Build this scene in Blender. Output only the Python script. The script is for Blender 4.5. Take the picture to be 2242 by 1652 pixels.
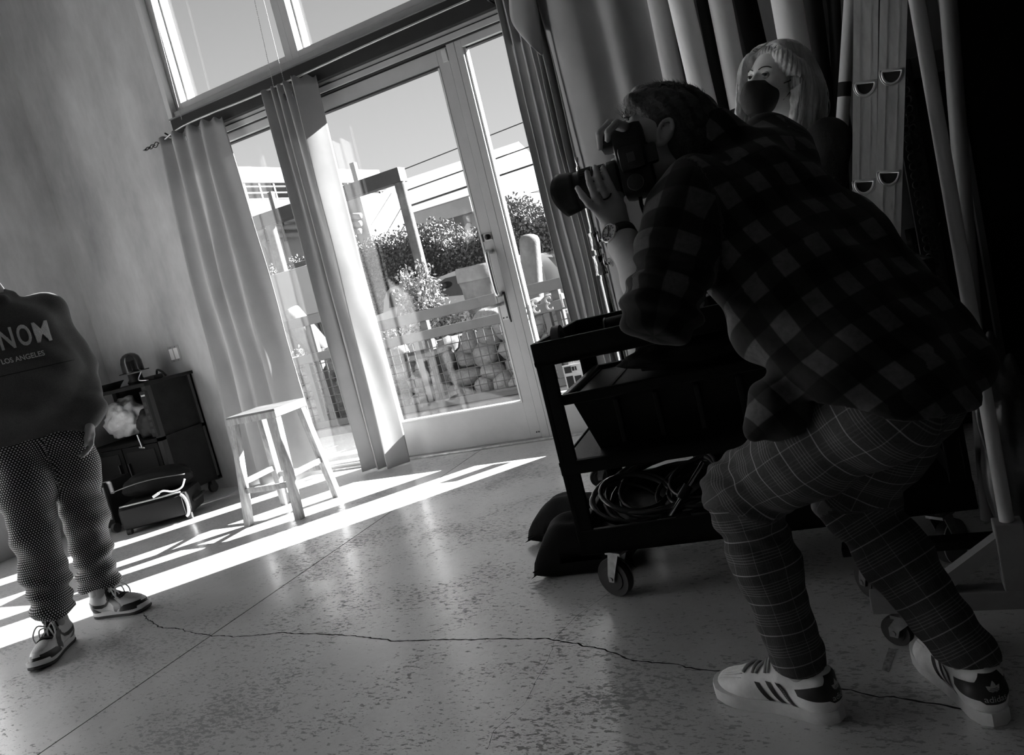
import bpy, bmesh, math, random
import numpy as np
from mathutils import Vector, Matrix, noise
from mathutils.bvhtree import BVHTree

for o in list(bpy.data.objects):
    bpy.data.objects.remove(o)
S = bpy.context.scene
COL = S.collection
W, H = 2242, 1652
FPX = 1720.0
CAMH = 1.05
YAW, PITCH, ROLL = (math.radians(a) for a in (25.55, 7.05, -14.0))

# ---------------------------------------------------------------- camera
_f = Vector((-math.sin(YAW) * math.cos(PITCH), math.cos(YAW) * math.cos(PITCH), -math.sin(PITCH)))
_r0 = Vector((math.cos(YAW), math.sin(YAW), 0))
_u0 = _r0.cross(_f)
CR = math.cos(ROLL) * _r0 + math.sin(ROLL) * _u0
CU = -math.sin(ROLL) * _r0 + math.cos(ROLL) * _u0
CF = _f
CP = Vector((0, 0, CAMH))
cam_data = bpy.data.cameras.new('viewpoint')
cam_data.sensor_fit = 'HORIZONTAL'
cam_data.sensor_width = 36
cam_data.lens = FPX / W * 36
cam_data.clip_start = 0.02
cam_data.clip_end = 400
cam = bpy.data.objects.new('viewpoint', cam_data)
m = Matrix.Identity(4)
for i in range(3):
    m[i][0], m[i][1], m[i][2], m[i][3] = CR[i], CU[i], -CF[i], CP[i]
cam.matrix_world = m
COL.objects.link(cam)
S.camera = cam

# ---------------------------------------------------------------- colour management, light
S.view_settings.view_transform = 'Standard'
S.view_settings.look = 'None'
S.view_settings.exposure = 0.0
S.view_settings.gamma = 1.0
S.view_settings.use_curve_mapping = False
S.cycles.use_denoising = True
S.cycles.max_bounces = 10
S.cycles.diffuse_bounces = 6
S.cycles.glossy_bounces = 4
S.cycles.transparent_max_bounces = 16
S.cycles.sample_clamp_indirect = 6
S.cycles.caustics_reflective = False
S.cycles.caustics_refractive = False

SUN_EL, SUN_STRENGTH = math.radians(25.0), 62.0
SUN_DIR = Vector((-0.68 * math.cos(SUN_EL), -0.733 * math.cos(SUN_EL), -math.sin(SUN_EL))).normalized()
sd = bpy.data.lights.new('sun', 'SUN')
sd.energy = SUN_STRENGTH
sd.angle = math.radians(0.53)
so = bpy.data.objects.new('sun', sd)
so.rotation_euler = SUN_DIR.to_track_quat('-Z', 'Y').to_euler()
so.location = (8, 14, 9)
COL.objects.link(so)

world = bpy.data.worlds.new('sky')
S.world = world
world.use_nodes = True
_nt = world.node_tree
for n in list(_nt.nodes):
    _nt.nodes.remove(n)
_tc = _nt.nodes.new('ShaderNodeTexCoord')
_sx = _nt.nodes.new('ShaderNodeSeparateXYZ')
_mr = _nt.nodes.new('ShaderNodeMapRange')
_mr.inputs[1].default_value = -0.02
_mr.inputs[2].default_value = 0.65
_rp = _nt.nodes.new('ShaderNodeValToRGB')
_rp.color_ramp.elements[0].position = 0.0
_rp.color_ramp.elements[0].color = (1.0, 1.0, 1.0, 1)
_rp.color_ramp.elements[1].position = 1.0
_rp.color_ramp.elements[1].color = (0.40, 0.40, 0.40, 1)
_e = _rp.color_ramp.elements.new(0.35)
_e.color = (0.70, 0.70, 0.70, 1)
_e = _rp.color_ramp.elements.new(0.65)
_e.color = (0.43, 0.43, 0.43, 1)
_bg = _nt.nodes.new('ShaderNodeBackground')
_bg.inputs[1].default_value = 1.0
_wo = _nt.nodes.new('ShaderNodeOutputWorld')
_nt.links.new(_tc.outputs['Generated'], _sx.inputs[0])
_nt.links.new(_sx.outputs['Z'], _mr.inputs[0])
_nt.links.new(_mr.outputs[0], _rp.inputs[0])
_nt.links.new(_rp.outputs[0], _bg.inputs[0])
_nt.links.new(_bg.outputs[0], _wo.inputs[0])

# ---------------------------------------------------------------- pixel -> place helpers (each with its own real distance)
def _ray(x, y):
    return CF + CR * ((x - W / 2) / FPX) - CU * ((y - H / 2) / FPX)
def at(x, y, Y):            # on the vertical plane Y = const
    d = _ray(x, y)
    return CP + d * (Y / d.y)
def onz(x, y, z=0.0):       # on a horizontal plane
    d = _ray(x, y)
    return CP + d * ((z - CAMH) / d.z)
def onx(x, y, X):
    d = _ray(x, y)
    return CP + d * (X / d.x)
def dp(x, y, k):            # at a distance k along the view
    return CP + _ray(x, y) * k
V = Vector

# ---------------------------------------------------------------- materials
MATS = {}
def M(name, val=0.5, rough=0.6, metal=0.0, spec=0.5, noise_=None, bump=None, trans=0.0, sheen=0.0, coat=0.0):
    """grey procedural material; noise_=(scale, amount, detail, stretch) varies the value, bump=(scale, strength)"""
    if name in MATS:
        return MATS[name]
    mt = bpy.data.materials.new(name)
    mt.use_nodes = True
    nt = mt.node_tree
    b = nt.nodes['Principled BSDF']
    b.inputs['Base Color'].default_value = (val, val, val, 1)
    b.inputs['Roughness'].default_value = rough
    b.inputs['Metallic'].default_value = metal
    b.inputs['Specular IOR Level'].default_value = spec
    if sheen:
        b.inputs['Sheen Weight'].default_value = sheen
    if coat:
        b.inputs['Coat Weight'].default_value = coat
    tc = nt.nodes.new('ShaderNodeTexCoord')
    if noise_:
        sc, amt = noise_[0], noise_[1]
        det = noise_[2] if len(noise_) > 2 else 4
        mp = nt.nodes.new('ShaderNodeMapping')
        if len(noise_) > 3:
            mp.inputs['Scale'].default_value = noise_[3]
        nz = nt.nodes.new('ShaderNodeTexNoise')
        nz.inputs['Scale'].default_value = sc
        nz.inputs['Detail'].default_value = det
        nz.inputs['Roughness'].default_value = 0.62
        mr = nt.nodes.new('ShaderNodeMapRange')
        mr.inputs[1].default_value = 0.3
        mr.inputs[2].default_value = 0.7
        mr.inputs[3].default_value = max(0.0, val * (1 - amt))
        mr.inputs[4].default_value = min(1.0, val * (1 + amt))
        nt.links.new(tc.outputs['Object'], mp.inputs[0])
        nt.links.new(mp.outputs[0], nz.inputs['Vector'])
        nt.links.new(nz.outputs['Fac'], mr.inputs[0])
        nt.links.new(mr.outputs[0], b.inputs['Base Color'])
    if bump:
        nb = nt.nodes.new('ShaderNodeTexNoise')
        nb.inputs['Scale'].default_value = bump[0]
        nb.inputs['Detail'].default_value = 5
        bp = nt.nodes.new('ShaderNodeBump')
        bp.inputs['Strength'].default_value = bump[1]
        bp.inputs['Distance'].default_value = 0.01
        nt.links.new(tc.outputs['Object'], nb.inputs['Vector'])
        nt.links.new(nb.outputs['Fac'], bp.inputs['Height'])
        nt.links.new(bp.outputs[0], b.inputs['Normal'])
    if trans:
        tr = nt.nodes.new('ShaderNodeBsdfTranslucent')
        tr.inputs[0].default_value = (val, val, val, 1)
        mx = nt.nodes.new('ShaderNodeMixShader')
        mx.inputs[0].default_value = trans
        out = nt.nodes['Material Output']
        nt.links.new(b.outputs[0], mx.inputs[1])
        nt.links.new(tr.outputs[0], mx.inputs[2])
        nt.links.new(mx.outputs[0], out.inputs[0])
    MATS[name] = mt
    return mt

class NG:
    """tiny node-graph helper"""
    def __init__(s, name):
        s.m = bpy.data.materials.new(name); s.m.use_nodes = True
        s.nt = s.m.node_tree
        s.b = s.nt.nodes['Principled BSDF']; s.out = s.nt.nodes['Material Output']
        MATS[name] = s.m
    def n(s, t, **kw):
        nd = s.nt.nodes.new(t)
        for k, v in kw.items():
            setattr(nd, k, v)
        return nd
    def set(s, sock, v):
        if hasattr(v, 'is_output'):
            s.nt.links.new(v, sock)
        elif v is not None:
            sock.default_value = v
    def math(s, op, a, b=None, clamp=False):
        nd = s.n('ShaderNodeMath', operation=op, use_clamp=clamp)
        s.set(nd.inputs[0], a)
        if b is not None:
            s.set(nd.inputs[1], b)
        return nd.outputs[0]
    def noise(s, vec, scale, detail=4, rough=0.6):
        nd = s.n('ShaderNodeTexNoise')
        nd.inputs['Scale'].default_value = scale; nd.inputs['Detail'].default_value = detail
        nd.inputs['Roughness'].default_value = rough
        if vec is not None:
            s.set(nd.inputs['Vector'], vec)
        return nd.outputs['Fac']
    def mapr(s, v, a, b, c, d, smooth=False):
        nd = s.n('ShaderNodeMapRange')
        if smooth:
            nd.interpolation_type = 'SMOOTHSTEP'
        s.set(nd.inputs[0], v)
        for i, x in enumerate((a, b, c, d)):
            s.set(nd.inputs[i + 1], x)
        return nd.outputs[0]
    def coord(s, which='Object', scale=None, rot=None, loc=None):
        tc = s.n('ShaderNodeTexCoord')
        if scale is None and rot is None and loc is None:
            return tc.outputs[which]
        mp = s.n('ShaderNodeMapping')
        if scale: mp.inputs['Scale'].default_value = scale
        if rot: mp.inputs['Rotation'].default_value = rot
        if loc: mp.inputs['Location'].default_value = loc
        s.nt.links.new(tc.outputs[which], mp.inputs[0])
        return mp.outputs[0]
    def mix(s, f, a, b):
        nd = s.n('ShaderNodeMix', data_type='FLOAT')
        s.set(nd.inputs[0], f); s.set(nd.inputs[2], a); s.set(nd.inputs[3], b)
        return nd.outputs[0]
    def bump(s, h, strength=0.3, dist=0.01):
        bp = s.n('ShaderNodeBump')
        bp.inputs['Strength'].default_value = strength; bp.inputs['Distance'].default_value = dist
        s.set(bp.inputs['Height'], h)
        s.nt.links.new(bp.outputs[0], s.b.inputs['Normal'])
    def done(s, col=None, rough=None, metal=None, spec=None):
        if col is not None: s.set(s.b.inputs['Base Color'], col if hasattr(col, 'is_output') else (col, col, col, 1))
        if rough is not None: s.set(s.b.inputs['Roughness'], rough)
        if metal is not None: s.set(s.b.inputs['Metallic'], metal)
        if spec is not None: s.set(s.b.inputs['Specular IOR Level'], spec)
        return s.m

def glass_mat(name, refl=0.07, tint=0.96):
    g = NG(name)
    g.nt.nodes.remove(g.b)
    t = g.n('ShaderNodeBsdfTransparent'); t.inputs[0].default_value = (tint, tint, tint, 1)
    gl = g.n('ShaderNodeBsdfGlossy'); gl.inputs['Roughness'].default_value = 0.0
    fr = g.n('ShaderNodeLayerWeight'); fr.inputs[0].default_value = 0.5
    f = g.math('ADD', g.math('MULTIPLY', g.math('POWER', fr.outputs['Facing'], 4.0), 0.7), refl * 0.5, True)
    mx = g.n('ShaderNodeMixShader')
    g.set(mx.inputs[0], f)
    g.nt.links.new(t.outputs[0], mx.inputs[1]); g.nt.links.new(gl.outputs[0], mx.inputs[2])
    g.nt.links.new(mx.outputs[0], g.out.inputs[0])
    return g.m

# ---------------------------------------------------------------- mesh building
class MB:
    def __init__(s):
        s.v, s.f, s.mi = [], [], []
        s.cur = 0
    def add(s, vs, fs):
        b = len(s.v)
        s.v += [tuple(x) for x in vs]
        s.f += [tuple(i + b for i in f) for f in fs]
        s.mi += [s.cur] * len(fs)
        return s
    def slot(s, i):
        s.cur = i; return s
    def box(s, lo, hi, bev=0.0, mat=None):
        lo, hi = V(lo), V(hi)
        lo, hi = V([min(a, b) for a, b in zip(lo, hi)]), V([max(a, b) for a, b in zip(lo, hi)])
        if bev <= 0:
            vs = [V((x, y, z)) for z in (lo.z, hi.z) for y in (lo.y, hi.y) for x in (lo.x, hi.x)]
            fs = [(0, 2, 3, 1), (4, 5, 7, 6), (0, 1, 5, 4), (2, 6, 7, 3), (0, 4, 6, 2), (1, 3, 7, 5)]
        else:
            bm = bmesh.new()
            bmesh.ops.create_cube(bm, size=1)
            sz = hi - lo; c = (hi + lo) / 2
            for v in bm.verts:
                v.co = V((v.co.x * sz.x, v.co.y * sz.y, v.co.z * sz.z)) + c
            bmesh.ops.bevel(bm, geom=bm.edges[:], offset=min(bev, min(sz) * .45), segments=2, profile=.6, affect='EDGES')
            bm.verts.ensure_lookup_table()
            vs = [v.co.copy() for v in bm.verts]
            fs = [[v.index for v in f.verts] for f in bm.faces]
            bm.free()
        if mat is not None:
            vs = [mat @ v for v in vs]
        return s.add(vs, fs)
    def obox(s, c, ax, ay, az, bev=0.0):
        """box with half-axis vectors"""
        c, ax, ay, az = V(c), V(ax), V(ay), V(az)
        mt = Matrix((( *[ax[0], ay[0], az[0], c[0]],), (*[ax[1], ay[1], az[1], c[1]],), (*[ax[2], ay[2], az[2], c[2]],), (0, 0, 0, 1)))
        if bev > 0:
            la, lb, lc = ax.length, ay.length, az.length
            mt = Matrix((( *[ax[0]/la, ay[0]/lb, az[0]/lc, c[0]],), (*[ax[1]/la, ay[1]/lb, az[1]/lc, c[1]],), (*[ax[2]/la, ay[2]/lb, az[2]/lc, c[2]],), (0, 0, 0, 1)))
            return s.box((-la, -lb, -lc), (la, lb, lc), bev, mt)
        return s.box((-1, -1, -1), (1, 1, 1), 0, mt)
    def bar(s, p0, p1, w, h, up=(0, 0, 1), bev=0.0):
        p0, p1 = V(p0), V(p1)
        a = (p1 - p0); L = a.length; a.normalize()
        side = a.cross(V(up))
        if side.length < 1e-4:
            side = a.cross(V((1, 0, 0)))
        side.normalize(); u = side.cross(a)
        return s.obox((p0 + p1) / 2, a * (L / 2), side * (w / 2), u * (h / 2), bev)
    def cyl(s, p0, p1, r0, r1=None, n=16, cap=True):
        r1 = r0 if r1 is None else r1
        return s.tube([p0, p1], [r0, r1], n, cap)
    def tube(s, pts, r, n=10, cap=True, closed=False):
        pts = [V(p) for p in pts]
        rs = list(r) if hasattr(r, '__len__') else [r] * len(pts)
        k = len(pts)
        tang = []
        for i in range(k):
            if closed:
                t = pts[(i + 1) % k] - pts[i - 1]
            else:
                t = pts[min(i + 1, k - 1)] - pts[max(i - 1, 0)]
            if t.length < 1e-9:
                t = V((0, 0, 1))
            tang.append(t.normalized())
        u = tang[0].cross(V((0, 0, 1)))
        if u.length < 1e-3:
            u = tang[0].cross(V((1, 0, 0)))
        u.normalize()
        vs = []
        for i in range(k):
            t = tang[i]
            u = (u - t * u.dot(t))
            if u.length < 1e-6:
                u = t.orthogonal()
            u.normalize()
            w = t.cross(u)
            for j in range(n):
                a = 2 * math.pi * j / n
                vs.append(pts[i] + (u * math.cos(a) + w * math.sin(a)) * rs[i])
        fs = []
        for i in range(k if closed else k - 1):
            i2 = (i + 1) % k
            for j in range(n):
                j2 = (j + 1) % n
                fs.append((i * n + j, i * n + j2, i2 * n + j2, i2 * n + j))
        if cap and not closed:
            fs.append(tuple(range(n - 1, -1, -1)))
            fs.append(tuple((k - 1) * n + j for j in range(n)))
        return s.add(vs, fs)
    def lathe(s, prof, c=(0, 0, 0), axis=(0, 0, 1), n=24, cap=True):
        """profile (radius, height) about an axis"""
        ax = V(axis).normalized()
        pts = [V(c) + ax * h for r, h in prof]
        u = ax.orthogonal().normalized(); w = ax.cross(u)
        vs = []
        for (r, h), p in zip(prof, pts):
            for j in range(n):
                a = 2 * math.pi * j / n
                vs.append(p + (u * math.cos(a) + w * math.sin(a)) * r)
        fs = []
        for i in range(len(prof) - 1):
            for j in range(n):
                j2 = (j + 1) % n
                fs.append((i * n + j, i * n + j2, (i + 1) * n + j2, (i + 1) * n + j))
        if cap:
            fs.append(tuple(range(n - 1, -1, -1)))
            fs.append(tuple((len(prof) - 1) * n + j for j in range(n)))
        return s.add(vs, fs)
    def ell(s, c, rad, rot=None, nu=16, nv=10):
        c = V(c); vs = []; fs = []
        rot = rot or Matrix.Identity(3)
        for i in range(nv + 1):
            t = math.pi * i / nv
            for j in range(nu):
                a = 2 * math.pi * j / nu
                p = V((math.sin(t) * math.cos(a) * rad[0], math.sin(t) * math.sin(a) * rad[1], math.cos(t) * rad[2]))
                vs.append(c + rot @ p)
        for i in range(nv):
            for j in range(nu):
                j2 = (j + 1) % nu
                fs.append((i * nu + j, (i + 1) * nu + j, (i + 1) * nu + j2, i * nu + j2))
        return s.add(vs, fs)
    def prism(s, poly, d):
        """planar polygon (3-D points) extruded by vector d"""
        poly = [V(p) for p in poly]; d = V(d); n = len(poly)
        vs = poly + [p + d for p in poly]
        fs = [tuple(range(n - 1, -1, -1)), tuple(range(n, 2 * n))]
        for i in range(n):
            j = (i + 1) % n
            fs.append((i, j, j + n, i + n))
        return s.add(vs, fs)
    def grid(s, rows):
        """rows of points -> quads"""
        nr, nc = len(rows), len(rows[0])
        vs = [p for r in rows for p in r]
        fs = [(i * nc + j, i * nc + j + 1, (i + 1) * nc + j + 1, (i + 1) * nc + j) for i in range(nr - 1) for j in range(nc - 1)]
        return s.add(vs, fs)
    def mesh(s, name, off=V((0, 0, 0))):
        me = bpy.data.meshes.new(name)
        me.from_pydata([tuple(V(v) - off) for v in s.v], [], s.f)
        return me
    def obj(s, name, mat, parent=None, smooth=None, auto=None):
        off = org(parent)
        me = s.mesh(name, off)
        bm = bmesh.new(); bm.from_mesh(me)
        bmesh.ops.recalc_face_normals(bm, faces=bm.faces[:])
        bm.to_mesh(me); bm.free()
        mats = mat if isinstance(mat, (list, tuple)) else [mat]
        for q in mats:
            me.materials.append(q)
        if len(mats) > 1:
            me.polygons.foreach_set('material_index', s.mi)
        o = bpy.data.objects.new(name, me)
        COL.objects.link(o)
        if parent is not None:
            o.parent = parent
        if smooth:
            me.polygons.foreach_set('use_smooth', [True] * len(me.polygons))
            if smooth is not True:
                try:
                    me.set_sharp_from_angle(angle=math.radians(smooth))
                except Exception:
                    pass
        return o

def org(o):
    p = V((0, 0, 0))
    while o is not None:
        p = p + o.location
        o = o.parent
    return p
def tag(o, label=None, cat=None, group=None, kind=None):
    if label: o['label'] = label
    if cat: o['category'] = cat
    if group: o['group'] = group
    if kind: o['kind'] = kind
    return o
def thing(name, loc, label=None, cat=None, group=None, kind=None):
    o = bpy.data.objects.new(name, None)
    o.empty_display_size = 0.1
    o.location = V(loc)
    COL.objects.link(o)
    return tag(o, label, cat, group, kind)
def link_copy(src, name, parent=None, loc=None):
    c = src.copy(); c.name = name
    COL.objects.link(c)
    if parent is not None: c.parent = parent
    if loc is not None: c.location = loc
    return c
def solidify(o, t, off=0.0):
    md = o.modifiers.new('thickness', 'SOLIDIFY'); md.thickness = t; md.offset = off
    return o
def subsurf(o, n=1):
    md = o.modifiers.new('smooth', 'SUBSURF'); md.levels = n; md.render_levels = n
    return o
def catmull(pts, k=6):
    pts = [V(p) for p in pts]
    if len(pts) < 3:
        return pts
    P = [pts[0] * 2 - pts[1]] + pts + [pts[-1] * 2 - pts[-2]]
    out = []
    for i in range(1, len(P) - 2):
        a, b, c, d = P[i - 1:i + 3]
        for j in range(k):
            t = j / k
            out.append(0.5 * ((2 * b) + (c - a) * t + (2 * a - 5 * b + 4 * c - d) * t * t + (3 * b - a - 3 * c + d) * t ** 3))
    out.append(pts[-1])
    return out
rnd = random.Random(7)
# ================================================================ the room
DW = 4.51                        # inner face of the window frames
XL, XR, YB, ZC = -5.68, 1.95, -3.6, 4.7

# polished, worn concrete
g = NG('worn_polished_concrete')
c = g.coord('Object')
big = g.noise(c, 0.9, 5, 0.6)
med = g.noise(c, 7.0, 6, 0.65)
fine = g.noise(c, 60.0, 4, 0.6)
str_ = g.coord('Object', scale=(1.0, 2.2, 1.0), rot=(0, 0, 0.55))
fl1 = g.noise(str_, 38.0, 5, 0.62)
fl2 = g.noise(str_, 95.0, 4, 0.6)
dens = g.mapr(g.noise(c, 2.2, 6, 0.7), 0.32, 0.68, 0.0, 0.22)
thr = g.math('SUBTRACT', 0.685, dens)
ch1 = g.mapr(fl1, thr, g.math('ADD', thr, 0.02), 0.0, 1.0)
ch2 = g.mapr(fl2, g.math('ADD', thr, 0.03), g.math('ADD', thr, 0.05), 0.0, 0.8)
chip = g.math('MAXIMUM', ch1, ch2)
scr = g.noise(g.coord('Object', scale=(0.5, 14, 1), rot=(0, 0, 0.75)), 6.0, 4, 0.7)
scrm = g.mapr(scr, 0.66, 0.70, 0.0, 0.35)
base = g.math('ADD', g.mapr(big, 0.3, 0.7, 0.54, 0.70), g.math('ADD', g.mapr(med, 0.3, 0.7, -0.05, 0.05), g.mapr(fine, 0.3, 0.7, -0.02, 0.02)))
col = g.mix(chip, base, g.math('MULTIPLY', base, 0.5))
col = g.mix(scrm, col, g.math('MULTIPLY', base, 1.25))
rgh = g.math('ADD', g.mapr(med, 0.3, 0.7, 0.34, 0.48), g.math('MULTIPLY', chip, 0.3))
g.set(g.b.inputs['Coat Weight'], g.math('SUBTRACT', 1.0, g.math('MULTIPLY', chip, 0.85)))
g.b.inputs['Coat IOR'].default_value = 1.85
g.b.inputs['Coat Roughness'].default_value = 0.24
g.bump(g.math('SUBTRACT', g.math('MULTIPLY', fine, 0.15), g.math('MULTIPLY', chip, 0.6)), 0.35, 0.002)
M_FLOOR = g.done(col, rgh, spec=0.55)

g = NG('troweled_plaster')
c = g.coord('Object', scale=(1.0, 1.0, 0.55))
a = g.noise(c, 1.3, 6, 0.62)
b_ = g.noise(g.coord('Object', scale=(1, 1, 0.3)), 3.4, 5, 0.6)
f_ = g.noise(c, 22, 4, 0.6)
v = g.math('ADD', g.mapr(a, 0.3, 0.7, 0.42, 0.62), g.math('ADD', g.mapr(b_, 0.35, 0.75, 0.06, -0.14), g.mapr(f_, 0.3, 0.7, -0.015, 0.015)))
g.bump(f_, 0.12, 0.01)
M_PLASTER = g.done(v, 0.75, spec=0.3)

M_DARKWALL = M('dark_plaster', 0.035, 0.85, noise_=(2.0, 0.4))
M_BACKWALL = M('back_wall_paint', 0.30, 0.85, noise_=(1.0, 0.2))
M_CEIL = M('ceiling_paint', 0.36, 0.9, noise_=(1.0, 0.15))
M_FRAME = M('painted_aluminium', 0.46, 0.42, spec=0.5, noise_=(6, 0.06), bump=(120, 0.03))
M_FRAME_L = M('light_aluminium', 0.62, 0.38, spec=0.5, noise_=(6, 0.05))
M_STEEL_BLK = M('black_steel_beam', 0.012, 0.6, noise_=(9, 0.3))
M_GASKET = M('rubber_gasket', 0.015, 0.7)
M_GLASS = glass_mat('window_glass', 0.075)
M_SILL = M('sill_paint', 0.34, 0.55, noise_=(5, 0.1))
M_THRESH = M('brushed_threshold', 0.5, 0.35, metal=0.5, noise_=(30, 0.3, 4, (1, 14, 1)))

# floor: two slabs with a sawn joint between them on a dark bed
fl = thing('floor', (0, 0, 0), kind='structure')
mb = MB().box((XL, YB, -0.10), (XR, DW + .12, -0.03)); M_JOINT = M('joint_dark', 0.012, 0.95, spec=.05); mb.obj('joint_bed', M_JOINT, fl)
JX = -2.492
MB().box((XL, YB, -0.03), (JX - .003, DW + .02, 0)).obj('slab', M_FLOOR, fl)
MB().box((JX - .006, YB, -0.03), (JX + .006, DW + .02, -.0012)).obj('joint_shade', M_JOINT, fl)  # dark strip paints the groove's shade, as its slab sides catch light
MB().box((JX + .003, YB, -0.03), (XR, DW + .02, 0)).obj('slab', M_FLOOR, fl)

def ribbon(pts, widths, z=0.0006):
    mb = MB(); L, R = [], []
    for i, p in enumerate(pts):
        t = pts[min(i + 1, len(pts) - 1)] - pts[max(i - 1, 0)]
        nrm = V((-t.y, t.x, 0)).normalized() * widths[i]
        L.append(V((p.x + nrm.x, p.y + nrm.y, z))); R.append(V((p.x - nrm.x, p.y - nrm.y, z)))
    mb.grid([L, R])
    return mb
M_CRACK = M('crack_shadow', 0.012, 0.95)
def crack(pix, w0, jit, seed):
    rr = random.Random(seed)
    base = [onz(*p) for p in pix]
    dense = []
    for a, b in zip(base, base[1:]):
        k = max(2, int((b - a).length / 0.012))
        for j in range(k):
            p = a.lerp(b, j / k)
            dense.append(p)
    off = 0
    out = []
    for i, p in enumerate(dense):
        off = off * 0.82 + rr.uniform(-jit, jit)
        out.append(V((p.x + off * .4, p.y + off, 0)))
    ws = [w0 * rr.uniform(0.4, 1.3) for _ in out]
    return ribbon(out, ws)
crack([(315, 1345), (345, 1372), (390, 1378), (440, 1388), (456, 1394), (520, 1394), (600, 1386), (670, 1385), (720, 1390), (800, 1393), (870, 1403), (950, 1399), (1050, 1398), (1130, 1397), (1200, 1398), (1265, 1408), (1320, 1425), (1370, 1442), (1440, 1450), (1500, 1462), (1600, 1472), (1850, 1508), (2000, 1530), (2200, 1565)], 0.0026, 0.0038, 3).obj('crack', M_CRACK, fl)
crack([(1213, 1400), (1260, 1350), (1330, 1300), (1370, 1262), (1400, 1235)], 0.0007, 0.003, 4).obj('crack', M_CRACK, fl)
crack([(1213, 1402), (1200, 1440), (1170, 1500), (1150, 1540), (1080, 1600), (1060, 1650)], 0.0005, 0.003, 5).obj('crack', M_CRACK, fl)
crack([(315, 1345), (300, 1322), (285, 1300)], 0.0008, 0.003, 6).obj('crack', M_CRACK, fl)

q = [onz(*p) for p in ((1930, 1466), (1946, 1418), (1963, 1422), (1946, 1471))]
MB().prism([V((p.x, p.y, .0004)) for p in q], (0, 0, .0006)).obj('tape_mark', M('worn_tape', .30, .8, noise_=(90, .6)), fl)

def wallbox(name, lo, hi, mat):
    return tag(MB().box(lo, hi).obj(name, mat), kind='structure')
OL, OR = -4.25, -1.0             # window opening
YI = 4.46                        # plaster face of the window wall
wallbox('wall_left', (XL - .2, YB, -.1), (XL, YI + .25, ZC), M_PLASTER)
wf = thing('wall_front', (0, 0, 0), kind='structure')
MB().box((XL, YI, -.1), (OL, YI + .25, ZC)).obj('pier', M_PLASTER, wf)
MB().box((OR, YI, -.1), (XR, YI + .25, ZC)).obj('pier', M('front_wall_dark_plaster', 0.16, 0.8, noise_=(2.4, 0.45, 6, (1, 1, .4))), wf)
MB().box((OL, YI, 4.35), (OR, YI + .25, ZC)).obj('lintel', M_PLASTER, wf)
wallbox('wall_right', (XR, YB, -.1), (XR + .2, YI + .25, ZC), M_DARKWALL)
wallbox('wall_back', (XL - .2, YB - .2, -.1), (XR + .2, YB, ZC), M_BACKWALL)
wallbox('ceiling', (XL - .2, YB - .2, ZC), (XR + .2, YI + .25, ZC + .2), M_CEIL)

# steel beam between the doors and the clerestory
bt = thing('trim_1', (0, 0, 0), kind='structure')
MB().box((OL + .002, YI - .02, 2.565), (OR, DW + .16, 2.705)).obj('beam_web', M_STEEL_BLK, bt)
MB().box((OL + .002, YI - .035, 2.705), (OR, DW + .16, 2.712)).obj('beam_flange', M('worn_steel_edge', .22, .5), bt)
MB().box((OL + .002, YI - .0, 2.712), (OR, DW + .16, 2.757), .004).obj('clerestory_sill', M_SILL, bt)

# clerestory windows
def window(name, x0, x1, z0, z1, fr, bot=None, y0=DW - .01, y1=DW + .07, mat=M_FRAME, glassy=DW + .035, bead=True):
    w = thing(name, ((x0 + x1) / 2, y0, z0), kind='structure')
    b = fr if bot is None else bot
    MB().box((x0, y0, z0), (x0 + fr, y1, z1), .002).obj('frame_stile', mat, w)
    MB().box((x1 - fr, y0, z0), (x1, y1, z1), .002).obj('frame_stile', mat, w)
    MB().box((x0 + fr, y0, z1 - fr), (x1 - fr, y1, z1), .002).obj('frame_head', mat, w)
    MB().box((x0 + fr, y0, z0), (x1 - fr, y1, z0 + b), .002).obj('frame_sill', mat, w)
    if bead:
        mb = MB(); q = .012
        for xa in (x0 + fr, x1 - fr - q):
            mb.box((xa, glassy - .022, z0 + b), (xa + q, glassy + .022, z1 - fr))
        mb.obj('glazing_bead', M_FRAME_L, w)
        mb = MB()
        mb.box((x0 + fr + q, glassy - .018, z1 - fr - .010), (x1 - fr - q, glassy + .018, z1 - fr))
        mb.obj('gasket', M_GASKET, w)
        mb = MB()
        mb.box((x0 + fr + q, glassy - .02, z0 + b), (x1 - fr - q, glassy + .02, z0 + b + .010))
        mb.obj('sill_bead', M_FRAME_L, w)
    MB().box((x0 + fr, glassy - .003, z0 + b), (x1 - fr, glassy + .003, z1 - fr)).obj('pane', M_GLASS, w)
    return w
CLX = [OL + .03, -3.14, -2.06, OR]
for i in range(3):
    window('window_%d' % (i + 1), CLX[i], CLX[i + 1], 2.757, 4.35, 0.055, y1=DW + .15, glassy=DW + .085, mat=M_FRAME)
# pale outer jamb with its roller-blind chain track
tj = thing('trim_2', (OL, YI, 2.76), kind='structure')
MB().box((OL - .012, YI - .018, 2.70), (OL + .028, YI + .06, 4.35), .003).obj('jamb_casing', M_FRAME_L, tj)

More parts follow.
